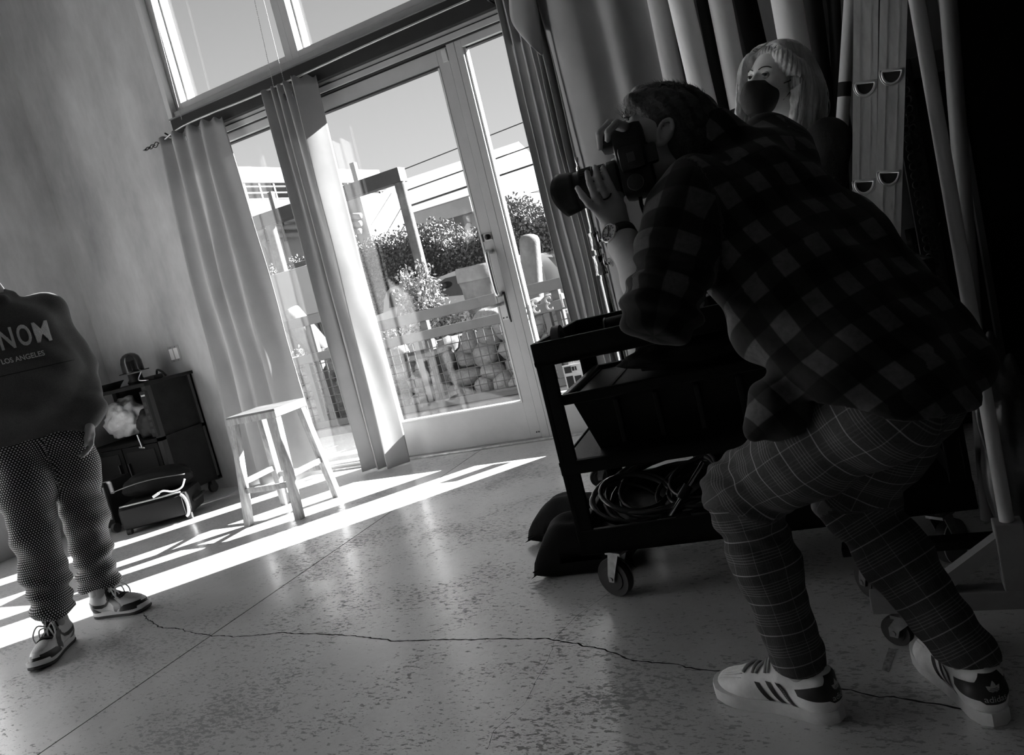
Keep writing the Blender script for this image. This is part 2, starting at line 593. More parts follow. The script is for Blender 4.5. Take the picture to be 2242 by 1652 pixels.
# door wall: left fixed light, door leaf, right side light, header
hd = thing('trim_3', (0, 0, 0), kind='structure')
MB().box((OL, DW - .03, 2.50), (OR, DW + .10, 2.565), .003).obj('door_header', M_FRAME, hd)
MB().box((OL, DW - .022, 2.492), (OR, DW + .09, 2.50)).obj('header_shadow_gap', M_GASKET, hd)
MB().box((OL, DW - .03, 2.535), (OR, DW - .034, 2.541)).obj('header_groove', M_GASKET, hd)
MB().box((-3.255, DW - .015, 0), (-3.185, DW + .09, 2.492), .003).obj('door_jamb', M_FRAME, hd)
MB().box((-2.045, DW - .012, 0), (-1.99, DW + .09, 2.492), .003).obj('door_jamb', M_FRAME, hd)
window('window_4', OL + .02, -3.255, 0.0, 2.492, 0.05, bot=.035, mat=M_FRAME)
window('window_5', -1.99, OR, 0.0, 2.492, 0.045, bot=.27, mat=M_FRAME)
dr = thing('door_1', (-3.18, DW, 0), kind='structure')
DX0, DX1 = -3.18, -2.05
MB().box((DX0, DW, .02), (DX0 + .10, DW + .05, 2.485), .003).obj('door_stile', M_FRAME, dr)
MB().box((DX1 - .075, DW, .02), (DX1, DW + .05, 2.485), .003).obj('door_stile', M_FRAME, dr)
MB().box((DX0 + .10, DW, 2.395), (DX1 - .075, DW + .05, 2.485), .003).obj('door_top_rail', M_FRAME, dr)
MB().box((DX0 + .10, DW + .002, .02), (DX1 - .075, DW + .05, .262), .003).obj('door_bottom_rail', M_FRAME, dr)
MB().box((DX0 + .10, DW - .004, .262), (DX1 - .075, DW + .05, .272)).obj('sill_bead', M_FRAME_L, dr)
MB().box((DX0 + .10, DW - .004, 2.383), (DX1 - .075, DW + .04, 2.389)).obj('gasket', M_GASKET, dr)
MB().box((DX0 + .10, DW - .003, .272), (DX0 + .112, DW + .04, 2.39)).obj('glazing_bead', M_FRAME_L, dr)
MB().box((DX1 - .087, DW - .003, .272), (DX1 - .075, DW + .04, 2.39)).obj('glazing_bead', M_FRAME_L, dr)
MB().box((DX0 + .10, DW + .018, .26), (DX1 - .075, DW + .026, 2.39)).obj('pane', M_GLASS, dr)
M_STEEL = M('brushed_steel', 0.62, 0.28, metal=1.0, noise_=(40, 0.1))
M_DKMETAL = M('dark_bronze_metal', 0.05, 0.35, metal=0.6)
hb = MB()
hp = [(DX1 - .035, DW - .002, 1.235), (DX1 - .035, DW - .05, 1.235), (DX1 - .038, DW - .066, 1.20), (DX1 - .038, DW - .066, 1.00), (DX1 - .035, DW - .05, .968), (DX1 - .035, DW - .002, .968)]
hb.tube(catmull(hp, 6), .014, 12)
h1 = hb.obj('pull_handle', M_STEEL, dr, smooth=True)
hp2 = [(DX1 - .03, DW + .05, 1.225), (DX1 - .03, DW + .10, 1.22), (DX1 - .03, DW + .112, 1.18), (DX1 - .03, DW + .112, 1.0), (DX1 - .03, DW + .10, .965), (DX1 - .03, DW + .05, .96)]
MB().tube(catmull(hp2, 6), .013, 12).obj('pull_handle', M_STEEL, dr, smooth=True)
lk = MB().box((DX1 - .072, DW - .006, 1.305), (DX1 - .004, DW + .002, 1.352), .002).obj('deadbolt_plate', M_STEEL, dr)
mb = MB().cyl((DX1 - .03, DW - .006, 1.328), (DX1 - .03, DW - .018, 1.328), .017, n=20)
mb.box((DX1 - .034, DW - .034, 1.312), (DX1 - .026, DW - .018, 1.344), .002)
mb.box((DX1 - .072, DW - .010, 1.305), (DX1 - .062, DW - .004, 1.352))
mb.obj('thumb_turn', M_DKMETAL, lk, smooth=30)
lp = MB().box((DX1 - .068, DW - .007, .80), (DX1 - .022, DW + .002, .965), .002).obj('lever_plate', M_FRAME_L, dr)
MB().box((DX1 - .02, DW - .003, .78), (DX1 - .012, DW + .004, .975)).obj('latch_edge', M_GASKET, lp)
mb = MB().cyl((DX1 - .045, DW - .007, .905), (DX1 - .045, DW - .04, .905), .012, n=14)
mb.bar((DX1 - .035, DW - .04, .905), (DX1 - .155, DW - .043, .897), .012, .022, bev=.004)
mb.obj('lever_handle', M_STEEL, lp, smooth=30)
mb = MB()
for zz in (.955, .815):
    for dx in (-.058, -.034):
        mb.cyl((DX1 + dx, DW - .007, zz), (DX1 + dx, DW - .010, zz), .005, n=10)
mb.obj('screw', M_DKMETAL, lp)
mb = MB()
for dx in (-.028, -.012):
    mb.cyl((DX1 + dx, DW - .001, .055), (DX1 + dx, DW - .004, .055), .005, n=10)
mb.cyl((DX1 - .06, DW - .001, 1.245), (DX1 - .06, DW - .005, 1.245), .009, n=12)
mb.obj('screw', M_DKMETAL, dr)
mb = MB().box((DX1 - .038, DW - .012, 2.40), (DX1 - .002, DW, 2.475), .004)
mb.obj('closer_bracket', M_FRAME_L, dr)
MB().box((DX0 + .02, DW - .01, 2.478), (DX0 + .07, DW, 2.49)).obj('door_stop', M_GASKET, dr)
th = tag(MB().box((OL, DW - .035, 0), (OR, DW + .12, .016), .004).obj('threshold_strip', M_THRESH), kind='structure')
th.name = 'trim_4'
# ================================================================ outside the glass
g = NG('sunlit_pavement')
c = g.coord('Object')
v = g.math('ADD', g.mapr(g.noise(c, 1.2, 5), .3, .7, .34, .46), g.mapr(g.noise(c, 45, 4), .3, .7, -.05, .05))
g.bump(g.noise(c, 60, 4), .3, .004)
M_PAVE = g.done(v, .85)
M_ASPH = M('street_asphalt', .156, .9, noise_=(3, .2))
M_CONC = M('weathered_concrete', .156, .85, noise_=(5, .3, 6), bump=(40, .25))
M_CONC_D = M('stained_concrete', .133, .85, noise_=(3.5, .45, 6), bump=(40, .25))
M_RAIL = M('galvanised_rail', .036, .55, noise_=(7, .25, 6), bump=(60, .1))
M_WIRE = M('galvanised_wire', .03, .6)
M_STONE = M('river_stone', .148, .75, noise_=(6, .35, 7), bump=(16, .5))
M_SOIL = M('dark_soil', .05, .95)
M_WHITE = M('white_vehicle_paint', .328, .25, coat=.4)
M_STUCCO = M('pale_stucco', .281, .9, noise_=(1.5, .06))
M_GREYB = M('grey_concrete_fascia', .203, .9, noise_=(1.2, .15))
M_CARGLASS = M('dark_car_glass', .02, .06, spec=.7)
M_RUBBER = M('black_rubber', .02, .7)
M_LEAF = M('ivy_leaf', .15, .5, spec=.4, noise_=(2, .4))
M_LEAF_L = M('pale_shrub_leaf', .24, .5, noise_=(4, .35))
M_BARK = M('shrub_stem', .2, .8)
M_PIPE = M('grey_conduit', .234, .6, noise_=(3, .1))

gr = thing('ground_outside', (0, 5, 0), kind='structure')
MB().box((-16, DW + .12, -.30), (9, 6.25, -.025)).obj('walkway_slab', M_PAVE, gr)
MB().box((-60, 6.95, -1.0), (30, 90, -.62)).obj('street', M_ASPH, gr)
MB().box((-16, 6.10, -.30), (9, 6.30, .045)).obj('kerb', M_CONC, gr)

# ---- railing with wire mesh
RY = 6.20
def railing(x0, x1, zt, zm, label, posts, seed):
    t = thing('wire_mesh_railing', ((x0 + x1) / 2, RY, .045), label, 'railing')
    MB().box((x0, RY - .03, zt - .095), (x1, RY + .03, zt), .006).obj('top_rail', M_RAIL, t)
    MB().box((x0, RY - .025, zm - .085), (x1, RY + .025, zm), .006).obj('middle_rail', M_RAIL, t)
    MB().box((x0, RY - .03, .05), (x1, RY + .03, .12), .004).obj('bottom_rail', M_RAIL, t)
    for px in posts:
        MB().box((px - .035, RY + .031, .045), (px + .035, RY + .09, zt - .095), .004).obj('post', M_RAIL, t)
        MB().box((px - .12, RY - .03, .12), (px - .065, RY + .03, zm - .085), .004).obj('panel_stile', M_RAIL, t)
    mb = MB(); s = .083
    n = int((x1 - x0) / s)
    for i in range(n + 1):
        x = x0 + i * s
        mb.cyl((x, RY, .12), (x, RY, zm - .085), .0042, n=5, cap=False)
    z = .12 + .07
    while z < zm - .09:
        mb.cyl((x0, RY - .006, z), (x1, RY - .006, z), .0042, n=5, cap=False); z += s
    o = mb.obj('wire_mesh', M_WIRE, t); o['kind'] = 'stuff'
    return t
railing(-4.62, -.9, .955, .775, 'grey steel railing with wire mesh seen through the glass door', [-3.72, -2.4, -1.2], 1)
railing(-7.2, -4.66, 1.17, .80, 'taller railing section with wire mesh behind the left fixed window', [-6.4, -5.0], 2)

# ---- pile of river stones behind the mesh
def stone_mesh(seed):
    rr = random.Random(seed)
    bm = bmesh.new()
    bmesh.ops.create_icosphere(bm, subdivisions=3, radius=1)
    o = V((rr.uniform(0, 50),) * 3)
    for v in bm.verts:
        d = v.co.normalized()
        k = 1 + .24 * noise.noise(d * 1.1 + o) + .10 * noise.noise(d * 2.7 + o)
        v.co = d * k
    me = bpy.data.meshes.new('stone'); bm.to_mesh(me); bm.free()
    me.polygons.foreach_set('use_smooth', [True] * len(me.polygons))
    me.materials.append(M_STONE)
    return me
SM = [stone_mesh(i) for i in range(8)]
pile = thing('stone_pile', (-4, 6.6, .0), 'pile of rounded river stones held behind the wire mesh', 'stones')
rr = random.Random(11)
row = 0; z = .12
while z < .82:
    x = -7.0 + (row % 2) * .14
    while x < -.9:
        sx = rr.uniform(.095, .18); sz = rr.uniform(.08, .125)
        if z > .62 and (-4.35 < x < -3.55 or rr.random() < .25):
            x += .25; continue
        o = bpy.data.objects.new('stone', rr.choice(SM)); COL.objects.link(o)
        o.parent = pile
        o.location = V((x, 6.42 + rr.uniform(0, .1) + z * .18, z + rr.uniform(-.02, .02))) - pile.location
        o.rotation_euler = (rr.uniform(-.4, .4), rr.uniform(-.7, .7), rr.uniform(-.5, .5))
        o.scale = (sx, .13, sz)
        x += sx * 1.75
    z += .148; row += 1
MB().box((-8, 6.78, -.6), (0, 7.2, .62)).obj('soil_bank', M_SOIL, gr)
MB().prism([(-8, 6.5, -.6), (-8, 6.8, .55), (-8, 7.6, .5), (-8, 8.2, -.6)], (8, 0, 0)).obj('planting_bed', M_SOIL, gr)

# ---- foliage helpers
def leaves(mb, pts, size, rr, aspect=.55):
    for p in pts:
        d = V((rr.gauss(0, 1), rr.gauss(0, 1), rr.gauss(0, .8))).normalized()
        e = d.orthogonal().normalized()
        e = Matrix.Rotation(rr.uniform(0, 6.28), 3, d) @ e
        L = size * rr.uniform(.6, 1.25)
        q = e.cross(d)
        p = V(p)
        mb.add([p, p + e * L * .5 + d * L * aspect * .5 + q * L * .1, p + e * L, p + e * L * .5 - d * L * aspect * .5 + q * L * .1], [(0, 1, 2, 3)])
def shrub(name, c, h, w, n, lsize, label, stems=14, mat=M_LEAF_L, seed=1, spread=.9):
    rr = random.Random(seed)
    t = thing(name, c, label, 'shrub')
    st, lv = MB(), MB()
    c = V(c)
    for i in range(stems):
        a = rr.uniform(0, 6.28); k = rr.uniform(.15, 1) * spread
        top = c + V((math.cos(a) * w * k, math.sin(a) * w * k * .7, h * (1 - .45 * k * k) * rr.uniform(.7, 1.05)))
        mid = c.lerp(top, .5) + V((rr.uniform(-.05, .05), rr.uniform(-.05, .05), h * .08))
        pth = catmull([c, mid, top], 5)
        st.tube(pth, [.012 * (1 - .8 * j / (len(pth) - 1)) + .002 for j in range(len(pth))], 5)
        per = n // stems
        pts = []
        for j in range(per):
            s = rr.uniform(.25, 1) ** .8
            ii = s * (len(pth) - 1); i0 = int(min(ii, len(pth) - 2)); p = pth[i0].lerp(pth[i0 + 1], ii - i0)
            rad = .10 * w * (1.25 - s) + .02
            pts.append(p + V((rr.gauss(0, rad), rr.gauss(0, rad), rr.gauss(0, rad))))
        leaves(lv, pts, lsize, rr)
    st.obj('stem', M_BARK, t)
    o = lv.obj('foliage', mat, t); o['kind'] = 'stuff'
    return t
def hedge(name, x0, x1, y, z0, topf, depth, n, lsize, label, seed):
    rr = random.Random(seed)
    t = thing(name, ((x0 + x1) / 2, y, z0), label, 'hedge')
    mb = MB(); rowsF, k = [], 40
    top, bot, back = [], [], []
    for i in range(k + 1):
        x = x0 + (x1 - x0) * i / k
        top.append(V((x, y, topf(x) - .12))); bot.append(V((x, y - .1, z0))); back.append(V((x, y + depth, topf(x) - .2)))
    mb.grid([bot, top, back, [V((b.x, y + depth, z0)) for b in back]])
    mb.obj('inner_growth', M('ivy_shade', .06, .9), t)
    lv = MB(); pts = []
    for i in range(n):
        x = rr.uniform(x0, x1); zt = topf(x)
        if rr.random() < .35:
            p = V((x, y + rr.uniform(-.1, depth), zt + rr.gauss(0, .10)))
        else:
            p = V((x, y - .1 + rr.gauss(0, .09), z0 + (zt - z0) * rr.random()))
        pts.append(p)
    leaves(lv, pts, lsize, rr, .7)
    o = lv.obj('foliage', M_LEAF, t); o['kind'] = 'stuff'
    return t
shrub('leafy_shrub', (at(934, 705, 7.55).x, 7.55, .40), 1.12, .36, 2600, .05, 'pale leafy shrub with upright sprigs behind the railing', 26, seed=3)
shrub('low_shrub', (at(905, 730, 7.3).x, 7.25, .35), .55, .75, 1800, .05, 'low spreading shrub under the railing beside the stones', 20, seed=5)
shrub('low_shrub', (at(990, 720, 7.4).x, 7.35, .4), .55, .62, 1500, .05, 'low bright shrub beside the tapered concrete planter', 18, seed=8)
shrub('low_shrub', (at(640, 760, 7.6).x, 7.5, .3), .6, .55, 900, .05, 'small shrub behind the taller railing section', 14, seed=9)
def crest(pix, Y):
    q = sorted((at(x, y, Y).x, at(x, y, Y).z) for x, y in pix)
    X_, Z_ = [p[0] for p in q], [p[1] for p in q]
    return lambda x: float(np.interp(x, X_, Z_)) + .05 * math.sin(x * 5.3) + .03 * math.sin(x * 11.7)
hedge('ivy_hedge', -13.6, -6.25, 14.6, -.62, crest([(700, 575), (790, 547), (820, 538), (880, 526), (915, 515), (935, 511), (960, 521), (985, 533), (1010, 527), (1040, 520), (1075, 512)], 14.6), 1.2, 38000, .075, 'dark ivy hedge running behind the parked pickup', 21)
hedge('ivy_hedge', -6.0, -2.6, 13.4, -.62, crest([(1075, 500), (1092, 485), (1105, 470), (1120, 458), (1138, 456), (1150, 475), (1172, 480), (1215, 470)], 13.4), 1.0, 26000, .065, 'bushy ivy hedge behind the dome topped bollard', 22)

# ---- bollards and planters
def rim_post(name, px_top, px_bot, Y, r0, r1, label, cat, dome=False, rim=False):
    p1, p0 = at(*px_top, Y), at(*px_bot, Y)
    t = thing(name, p0, label, cat)
    ax = p1 - p0; L = ax.length
    prof = [(r1 + (r0 - r1) * k, L * k) for k in (0, .2, .4, .6, .8, 1.0)]
    if dome:
        prof = prof[:-1] + [(r0, L - r0 * .8), (r0 * .96, L - r0 * .5), (r0 * .8, L - r0 * .22), (r0 * .5, L - r0 * .06), (.01, L)]
    elif rim:
        prof = prof[:-1] + [(r0 * .99, L - .16), (r0 * 1.05, L - .15), (r0 * 1.05, L - .02), (r0 * 1.0, L), (r0 * .9, L), (r0 * .88, L - .1), (.01, L - .1)]
    MB().lathe(prof, p0, ax, 28).obj('body', M_CONC_D, t, smooth=40)
    return t
rim_post('dome_bollard', (1158, 512), (1176, 760), 8.3, .118, .118, 'tall dome topped concrete bollard behind the side light', 'bollard', dome=True)
rim_post('concrete_planter', (1043, 580), (1092, 810), 7.55, .225, .13, 'tapered concrete planter with a thick rim behind the door handle', 'planter', rim=True)
rim_post('concrete_post', (889, 618), (884, 760), 8.6, .085, .12, 'plain concrete post half hidden by the leafy shrub', 'post')
rim_post('concrete_planter', (632, 690), (735, 800), 7.4, .16, .12, 'leaning tapered concrete post behind the left fixed window', 'post', rim=False)

# ---- pickup truck and, behind it, a van
def veh(t, outline_, Y, depth, glass, mat, zb=-.30):
    pts = [at(x, y, Y) for x, y in outline_]
    x0, x1 = pts[0].x, pts[-1].x
    poly_ = [(p.x, Y, p.z) for p in pts] + [(x1, Y, zb), (x0, Y, zb)]
    b = MB().prism(poly_, (0, depth, 0)).obj('body', mat, t)
    for g_ in glass:
        MB().prism([(at(x, y, Y).x, Y, at(x, y, Y).z) for x, y in g_], (0, -.012, 0)).obj('side_window', M_CARGLASS, t)
    for f in (.18, .82):
        wx = x0 + (x1 - x0) * f
        MB().lathe([(.01, 0), (.2, 0), (.22, .02), (.31, .02), (.33, .05), (.33, .2), (.01, .2)], (wx, Y - .012, zb + .01), (0, 1, 0), 26).obj('wheel', M_RUBBER, t, smooth=40)
    return b
pt = thing('pickup_truck', (-6.3, 11.0, -.62), 'white pickup with dark side glass parked before the ivy hedge', 'truck')
veh(pt, [(806, 735), (808, 702), (825, 690), (868, 674), (922, 660), (932, 640), (945, 620), (965, 605), (1003, 590), (1050, 577), (1092, 567), (1100, 600)], 10.3, 1.6, [[(940, 652), (950, 627), (975, 609), (1003, 602), (1016, 645)], [(1022, 643), (1010, 600), (1050, 590), (1062, 632)]], M_WHITE)
MB().ell((at(966, 626, 10.2).x, 10.2, at(966, 626, 10.2).z), (.09, .06, .05)).obj('wing_mirror', M_RUBBER, pt, smooth=True)
vn = thing('parked_van', (-9.2, 13.6, -.62), 'white van with a dark rear window beyond the leafy shrub', 'van')
veh(vn, [(838, 705), (841, 655), (846, 640), (854, 630), (880, 622), (925, 612), (945, 640), (960, 690)], 13.3, .8, [[(852, 674), (854, 642), (860, 635), (879, 630), (880, 668)]], M_WHITE)

# ---- white hatchback at the right
hc = thing('white_car', (-5.1, 12.5, -.62), 'white hatchback with a roof spoiler behind the dome topped bollard', 'car')
veh(hc, [(1088, 650), (1100, 590), (1114, 568), (1135, 562), (1180, 559), (1200, 563), (1222, 588), (1230, 640)], 12.1, .8, [[(1104, 606), (1116, 578), (1134, 571), (1176, 568), (1186, 592)]], M_WHITE)
p = at(1181, 559, 12.1); q = at(1205, 567, 12.1)
MB().prism([(p.x, 12.08, p.z + .03), (q.x + .05, 12.08, q.z + .06), (q.x + .06, 12.08, q.z + .02), (p.x, 12.08, p.z - .02)], (0, .82, 0)).obj('roof_spoiler', M_WHITE, hc)

# ---- white box truck behind the left fixed light
bt_ = thing('box_truck', (-8.2, 9.8, -.62), 'white box truck behind the left fixed window', 'truck')
A, B = at(578, 610, 9.6), at(735, 585, 9.6)
zt = A.z
MB().box((A.x, 9.6, .72 + .52), (A.x + 1.05, 10.35, zt + .02), .02).obj('box_body', M_WHITE, bt_)
MB().box((A.x + .16, 9.62, .42), (A.x + 1.05, 10.3, 1.24), .01).obj('tailgate', M('grey_tailgate', .156, .5, noise_=(3, .1)), bt_)
MB().box((A.x + .02, 9.6, .42), (A.x + .16, 10.3, 1.24), .01).obj('corner_post', M_WHITE, bt_)
MB().box((A.x + .1, 9.5, .25), (A.x + 1.05, 9.75, .40), .02).obj('bumper', M_WHITE, bt_)
MB().box((A.x + .75, 9.59, .46), (A.x + .765, 9.62, 1.20)).obj('panel_seam', M_RUBBER, bt_)
MB().prism([(A.x + .82, 9.612, .52), (A.x + .80, 9.612, 1.08), (A.x + 1.05, 9.612, 1.0), (A.x + .98, 9.612, .8), (A.x + 1.0, 9.612, .5)], (0, -.008, 0)).obj('dark_graphic', M_CARGLASS, bt_)
mb = MB()
for i in range(4):
    cx = A.x + .8 + i * .07
    q = [V((cx + .045 * math.cos(a), 9.59 + (.012 if i % 2 else -.012) * math.sin(a), 1.10 + .004 * i + (.0 if i % 2 else .018) * math.sin(a))) for a in [k * 6.283 / 10 for k in range(10)]]
    mb.tube(q, .008, 5, closed=True)
mb.obj('chain', M_RAIL, bt_)
MB().box((A.x + .45, 9.8, zt + .02), (A.x + .95, 10.2, zt + .12), .03).obj('roof_vent', M('dark_vent', .08, .6), bt_)
for wx in (.3, .8):
    MB().lathe([(.01, 0), (.4, 0), (.42, .05), (.42, .25), (.01, .25)], (A.x + wx, 9.8, -.20), (0, 1, 0), 24).obj('wheel', M_RUBBER, bt_, smooth=40)

# ---- pipe portal frame
gp = thing('pipe_portal', (at(925, 610, 13).x, 13, -.62), 'rusty steel portal frame with a round post and long beam', 'frame')
p1, p0 = at(872, 388, 13), at(928, 625, 13)
p0b = p1.lerp(p0, 1.9)
MB().cyl((p1.x, 13, -.62), (p1.x, 13, p1.z + .02), .105, n=20).obj('post', M_CONC_D, gp, smooth=40)
b1, b0 = at(877, 384, 13), at(500, 478, 13)
MB().box((b0.x - .6, 12.87, b1.z - .12), (b1.x + .05, 13.13, b1.z + .14), .01).obj('beam', M_RAIL, gp)
MB().cyl((b0.x + 1, 13, -.62), (b0.x + 1, 13, b1.z - .12), .105, n=16).obj('post', M_CONC_D, gp, smooth=40)
for px in (595, 792):
    q = at(px, 430, 13)
    MB().box((q.x - .05, 12.95, b1.z + .14), (q.x + .05, 13.05, b1.z + .5)).obj('stub', M_RAIL, gp)

# ---- pale building with conduits
wb = thing('stucco_building', (-19, 19, -.62), 'pale stucco building with curved conduits behind the left window', 'building')
wx0, wx1 = at(470, 500, 19).x, at(800, 500, 19).x
wtop = at(700, 452, 19).z
MB().box((wx0 - 4, 19, -.62), (wx1 + .1, 21.4, wtop)).obj('wall', M_STUCCO, wb)
def conduit(pl, r):
    MB().tube(catmull([at(x, y, 18.8) for x, y in pl], 6), r, 10).obj('conduit', M_PIPE, wb, smooth=True)
for k in range(3):
    dx, dy = 14 * k, 17 * k
    conduit([(575 + dx, 590), (562 + dx, 545), (552 + dx, 505 + dy * .8), (556 + dx, 492 + dy), (575 + dx, 484 + dy), (620, 481 + dy), (700, 477 + dy), (790, 472 + dy)], .085)
for px in (577, 616, 655, 690):
    a, b = at(px, 482, 18.72), at(px + 10, 528, 18.72)
    MB().bar(a, b, .05, .1, up=(0, 1, 0)).obj('conduit_strap', M_RAIL, wb)

# ---- low building with a deep eave beyond the hedge
eb = thing('eave_building', (-12, 24, -.62), 'low building with a deep bracketed eave beyond the ivy hedge', 'building')
e0, e1 = at(800, 545, 24), at(1075, 440, 24)
zt0 = at(960, 470, 24).z
ex0, ex1 = at(770, 500, 24).x, at(1046, 500, 24).x
ze = at(930, 498, 24).z
MB().box((ex0 - .8, 26, -.62), (ex1 + .2, 32, ze + .6)).obj('wall', M_GREYB, eb)
MB().prism([(ex0 - .8, 23.6, ze + .1), (ex0 - .8, 23.6, ze + .55), (ex0 - .8, 29, ze + 2.6), (ex0 - .8, 33, ze + 1.0), (ex0 - .8, 26, ze + .35)], (ex1 - ex0 + 1.0, 0, 0)).obj('roof', M_STUCCO, eb)
MB().box((ex0 - .8, 23.5, ze + .02), (ex1 + .2, 23.65, ze + .5)).obj('eave_fascia', M_GREYB, eb)
for i in range(6):
    x = ex0 - .3 + i * 1.3
    MB().bar((x, 26, ze - .7), (x, 23.8, ze + .15), .16, .16).obj('eave_bracket', M_GREYB, eb)
for i in range(2):
    x = ex0 + 1.2 + i * 3.0
    MB().box((x - .25, 24.9, -.62), (x + .25, 25.4, ze + .1)).obj('pier', M_GREYB, eb)
    MB().cyl((x + 1, 25.9, ze - 2), (x + 1, 25.9, ze - .2), .05, n=8).obj('vent_pipe', M_CONC_D, eb)

# ---- elevated roadway far behind
br = thing('elevated_roadway', (-30, 30, 0), 'elevated concrete roadway with a guard rail far behind the left window', 'bridge')
def strip(name, ya, yb, Z, t, mat):
    a, b = onz(430, ya, Z), onz(830, yb, Z)
    n = V((-(b - a).y, (b - a).x, 0)).normalized()
    if n.y < 0: n = -n
    MB().prism([a - V((0, 0, t)), a, a + n * 3, a + n * 3 - V((0, 0, t))], b - a).obj(name, mat, br)
    return a, b
a, b = strip('parapet', 362, 372, 9.0, .75, M_GREYB)
d_ = (b - a)
for k, z in ((0, 8.05), (1, 7.75), (2, 7.45)):
    q0, q1 = V((a.x, a.y, z)), V((b.x, b.y, z))
    MB().cyl(q0, q1, .06, n=8).obj('guard_rail', M_RAIL, br)
for i in range(14):
    q = a.lerp(b, (i + .5) / 14)
    MB().box((q.x - .06, q.y - .06, 7.3), (q.x + .06, q.y + .06, 8.2)).obj('guard_post', M_RAIL, br)
nn = V((-d_.y, d_.x, 0)).normalized(); nn = nn if nn.y > 0 else -nn
def slab_(name, z0, z1, off, mat):
    p = V((a.x, a.y, z0)) + nn * off; q = V((b.x, b.y, z0)) + nn * off
    MB().prism([p, p + V((0, 0, z1 - z0)), p + V((0, 0, z1 - z0)) + nn * 4, p + nn * 4], q - p).obj(name, mat, br)
slab_('deck', 6.5, 7.35, -.3, M_GREYB)
slab_('girder', 5.2, 6.0, .5, M_STUCCO)
for i in range(5):
    q = a.lerp(b, (i + .5) / 5) + nn * 2
    MB().cyl((q.x, q.y, -.62), (q.x, q.y, 6.5), .6, n=16).obj('column', M_GREYB, br)

# ---- distant block at the right
db = thing('distant_building', (-9, 34, -.62), 'small distant building with roof masts behind the bushy hedge', 'building')
q0, q1 = at(1150, 462, 34), at(1215, 440, 34)
MB().box((q0.x, 34, -.62), (q1.x + 5, 38, q0.z)).obj('wall', M_STUCCO, db)
for px in (1168, 1188):
    q = at(px, 450, 33.9)
    MB().cyl((q.x, 33.9, q0.z - 1.5), (q.x, 33.9, q0.z + .55), .05, n=8).obj('mast', M_RAIL, db)

# ---- overhead wires
def wire(label, pa, pb, Y, r):
    a, b = at(*pa, Y), at(*pb, Y)
    d = b - a
    a2, b2 = a - d * 3.0, b + d * 3.0
    pts = []
    for i in range(25):
        t = i / 24; p = a2.lerp(b2, t)
        pts.append(p)
    o = MB().tube(pts, r, 6).obj('overhead_wire', M_RUBBER, None)
    tag(o, label, 'wire', 'overhead wires')
wire('topmost thin overhead wire crossing the sky behind the door', (876, 374), (1150, 266), 22, .016)
wire('middle overhead wire crossing the sky behind the door', (765, 462), (1165, 319), 22, .02)
wire('lowest and thickest overhead wire behind the door', (772, 493), (1172, 358), 22, .032)
wire('overhead wire at the top of the left fixed window', (490, 314), (590, 273), 26, .014)
wire('second overhead wire at the top of the left fixed window', (490, 322), (596, 281), 26, .012)
# ================================================================ curtains
g = NG('curtain_canvas')
c = g.coord('Object')
wv = g.noise(g.coord('Object', scale=(220, 220, 220)), 1.0, 2)
v = g.mapr(g.noise(c, 3, 4), .3, .7, .38, .47)
g.bump(wv, .08, .001)
tr = g.n('ShaderNodeBsdfTranslucent'); tr.inputs[0].default_value = (.5, .5, .5, 1)
mx = g.n('ShaderNodeMixShader'); mx.inputs[0].default_value = .18
g.done(v, .85, spec=.2)
g.nt.links.new(g.b.outputs[0], mx.inputs[1]); g.nt.links.new(tr.outputs[0], mx.inputs[2]); g.nt.links.new(mx.outputs[0], g.out.inputs[0])
M_CURT = g.m
M_CHROME = M('chrome_plate', .75, .12, metal=1.0)
M_BLACKIRON = M('black_iron', .03, .4, metal=.6)

def curtain(name, label, top, bot, zt, zb, seed, rows=44, sub=7, wob=.010, flap=None):
    rr = random.Random(seed)
    T = catmull([V((x, y, 0)) for x, y in top], sub); B = catmull([V((x, y, 0)) for x, y in bot], sub)
    t = thing(name, ((top[0][0] + top[-1][0]) / 2, top[0][1], zb), label, 'curtain')
    mb = MB(); R = []
    o = V((rr.uniform(0, 90), rr.uniform(0, 90), 0))
    n = len(T)
    for i in range(rows + 1):
        s = i / rows
        e = s ** .8
        row = []
        for j in range(n):
            p = T[j].lerp(B[j], e)
            z = zt + (zb - zt) * s
            q = V((p.x * 7, p.y * 7, z * 1.6)) + o
            d = V((noise.noise(q), noise.noise(q + V((9, 9, 9))) * 1.2, 0)) * wob * (1 + 1.2 * s)
            z2 = z + (0.012 * math.sin(j * .9) if i == 0 else 0)
            row.append(V((p.x + d.x, p.y + d.y, z2)))
        R.append(row)
    mb.grid(R)
    ob = mb.obj('drape', M_CURT, t, smooth=True)
    solidify(ob, .004)
    return t
def pleats(x0, x1, y, n, amp, rr):
    pts = []
    for i in range(n * 2 + 1):
        u = i / (n * 2)
        pts.append((x0 + (x1 - x0) * u + rr.uniform(-.008, .008), y + (amp if i % 2 else -amp) * rr.uniform(.6, 1.1)))
    return pts
rr = random.Random(5)
YC = 4.33
xa, xb = at(362, 330, YC).x, at(486, 292, YC).x
xc, xd = at(548, 1062, YC).x, at(700, 1045, YC).x
tp = pleats(xa, xb, YC, 4, .035, rr)
bp = pleats(xc, xd, YC - .02, 4, .055, rr)
tp[-1] = (tp[-1][0], YC + .06); bp[-1] = (bp[-1][0], YC + .09)
curtain('left_curtain', 'grey canvas curtain hanging beside the plaster wall and stool', tp, bp, 2.575, .02, 1)
xa, xb = at(592, 236, YC).x, at(660, 210, YC).x
xc, xd = at(806, 1037, YC).x, at(872, 1024, YC).x
tp = pleats(xa, xb - .02, YC, 4, .042, rr) ; bp = pleats(xc, xc + (xd - xc) * .80, YC - .01, 2, .05, rr)
bp = [bp[0], bp[0], bp[1], bp[1], bp[2], bp[2], bp[3], bp[4], bp[4]]
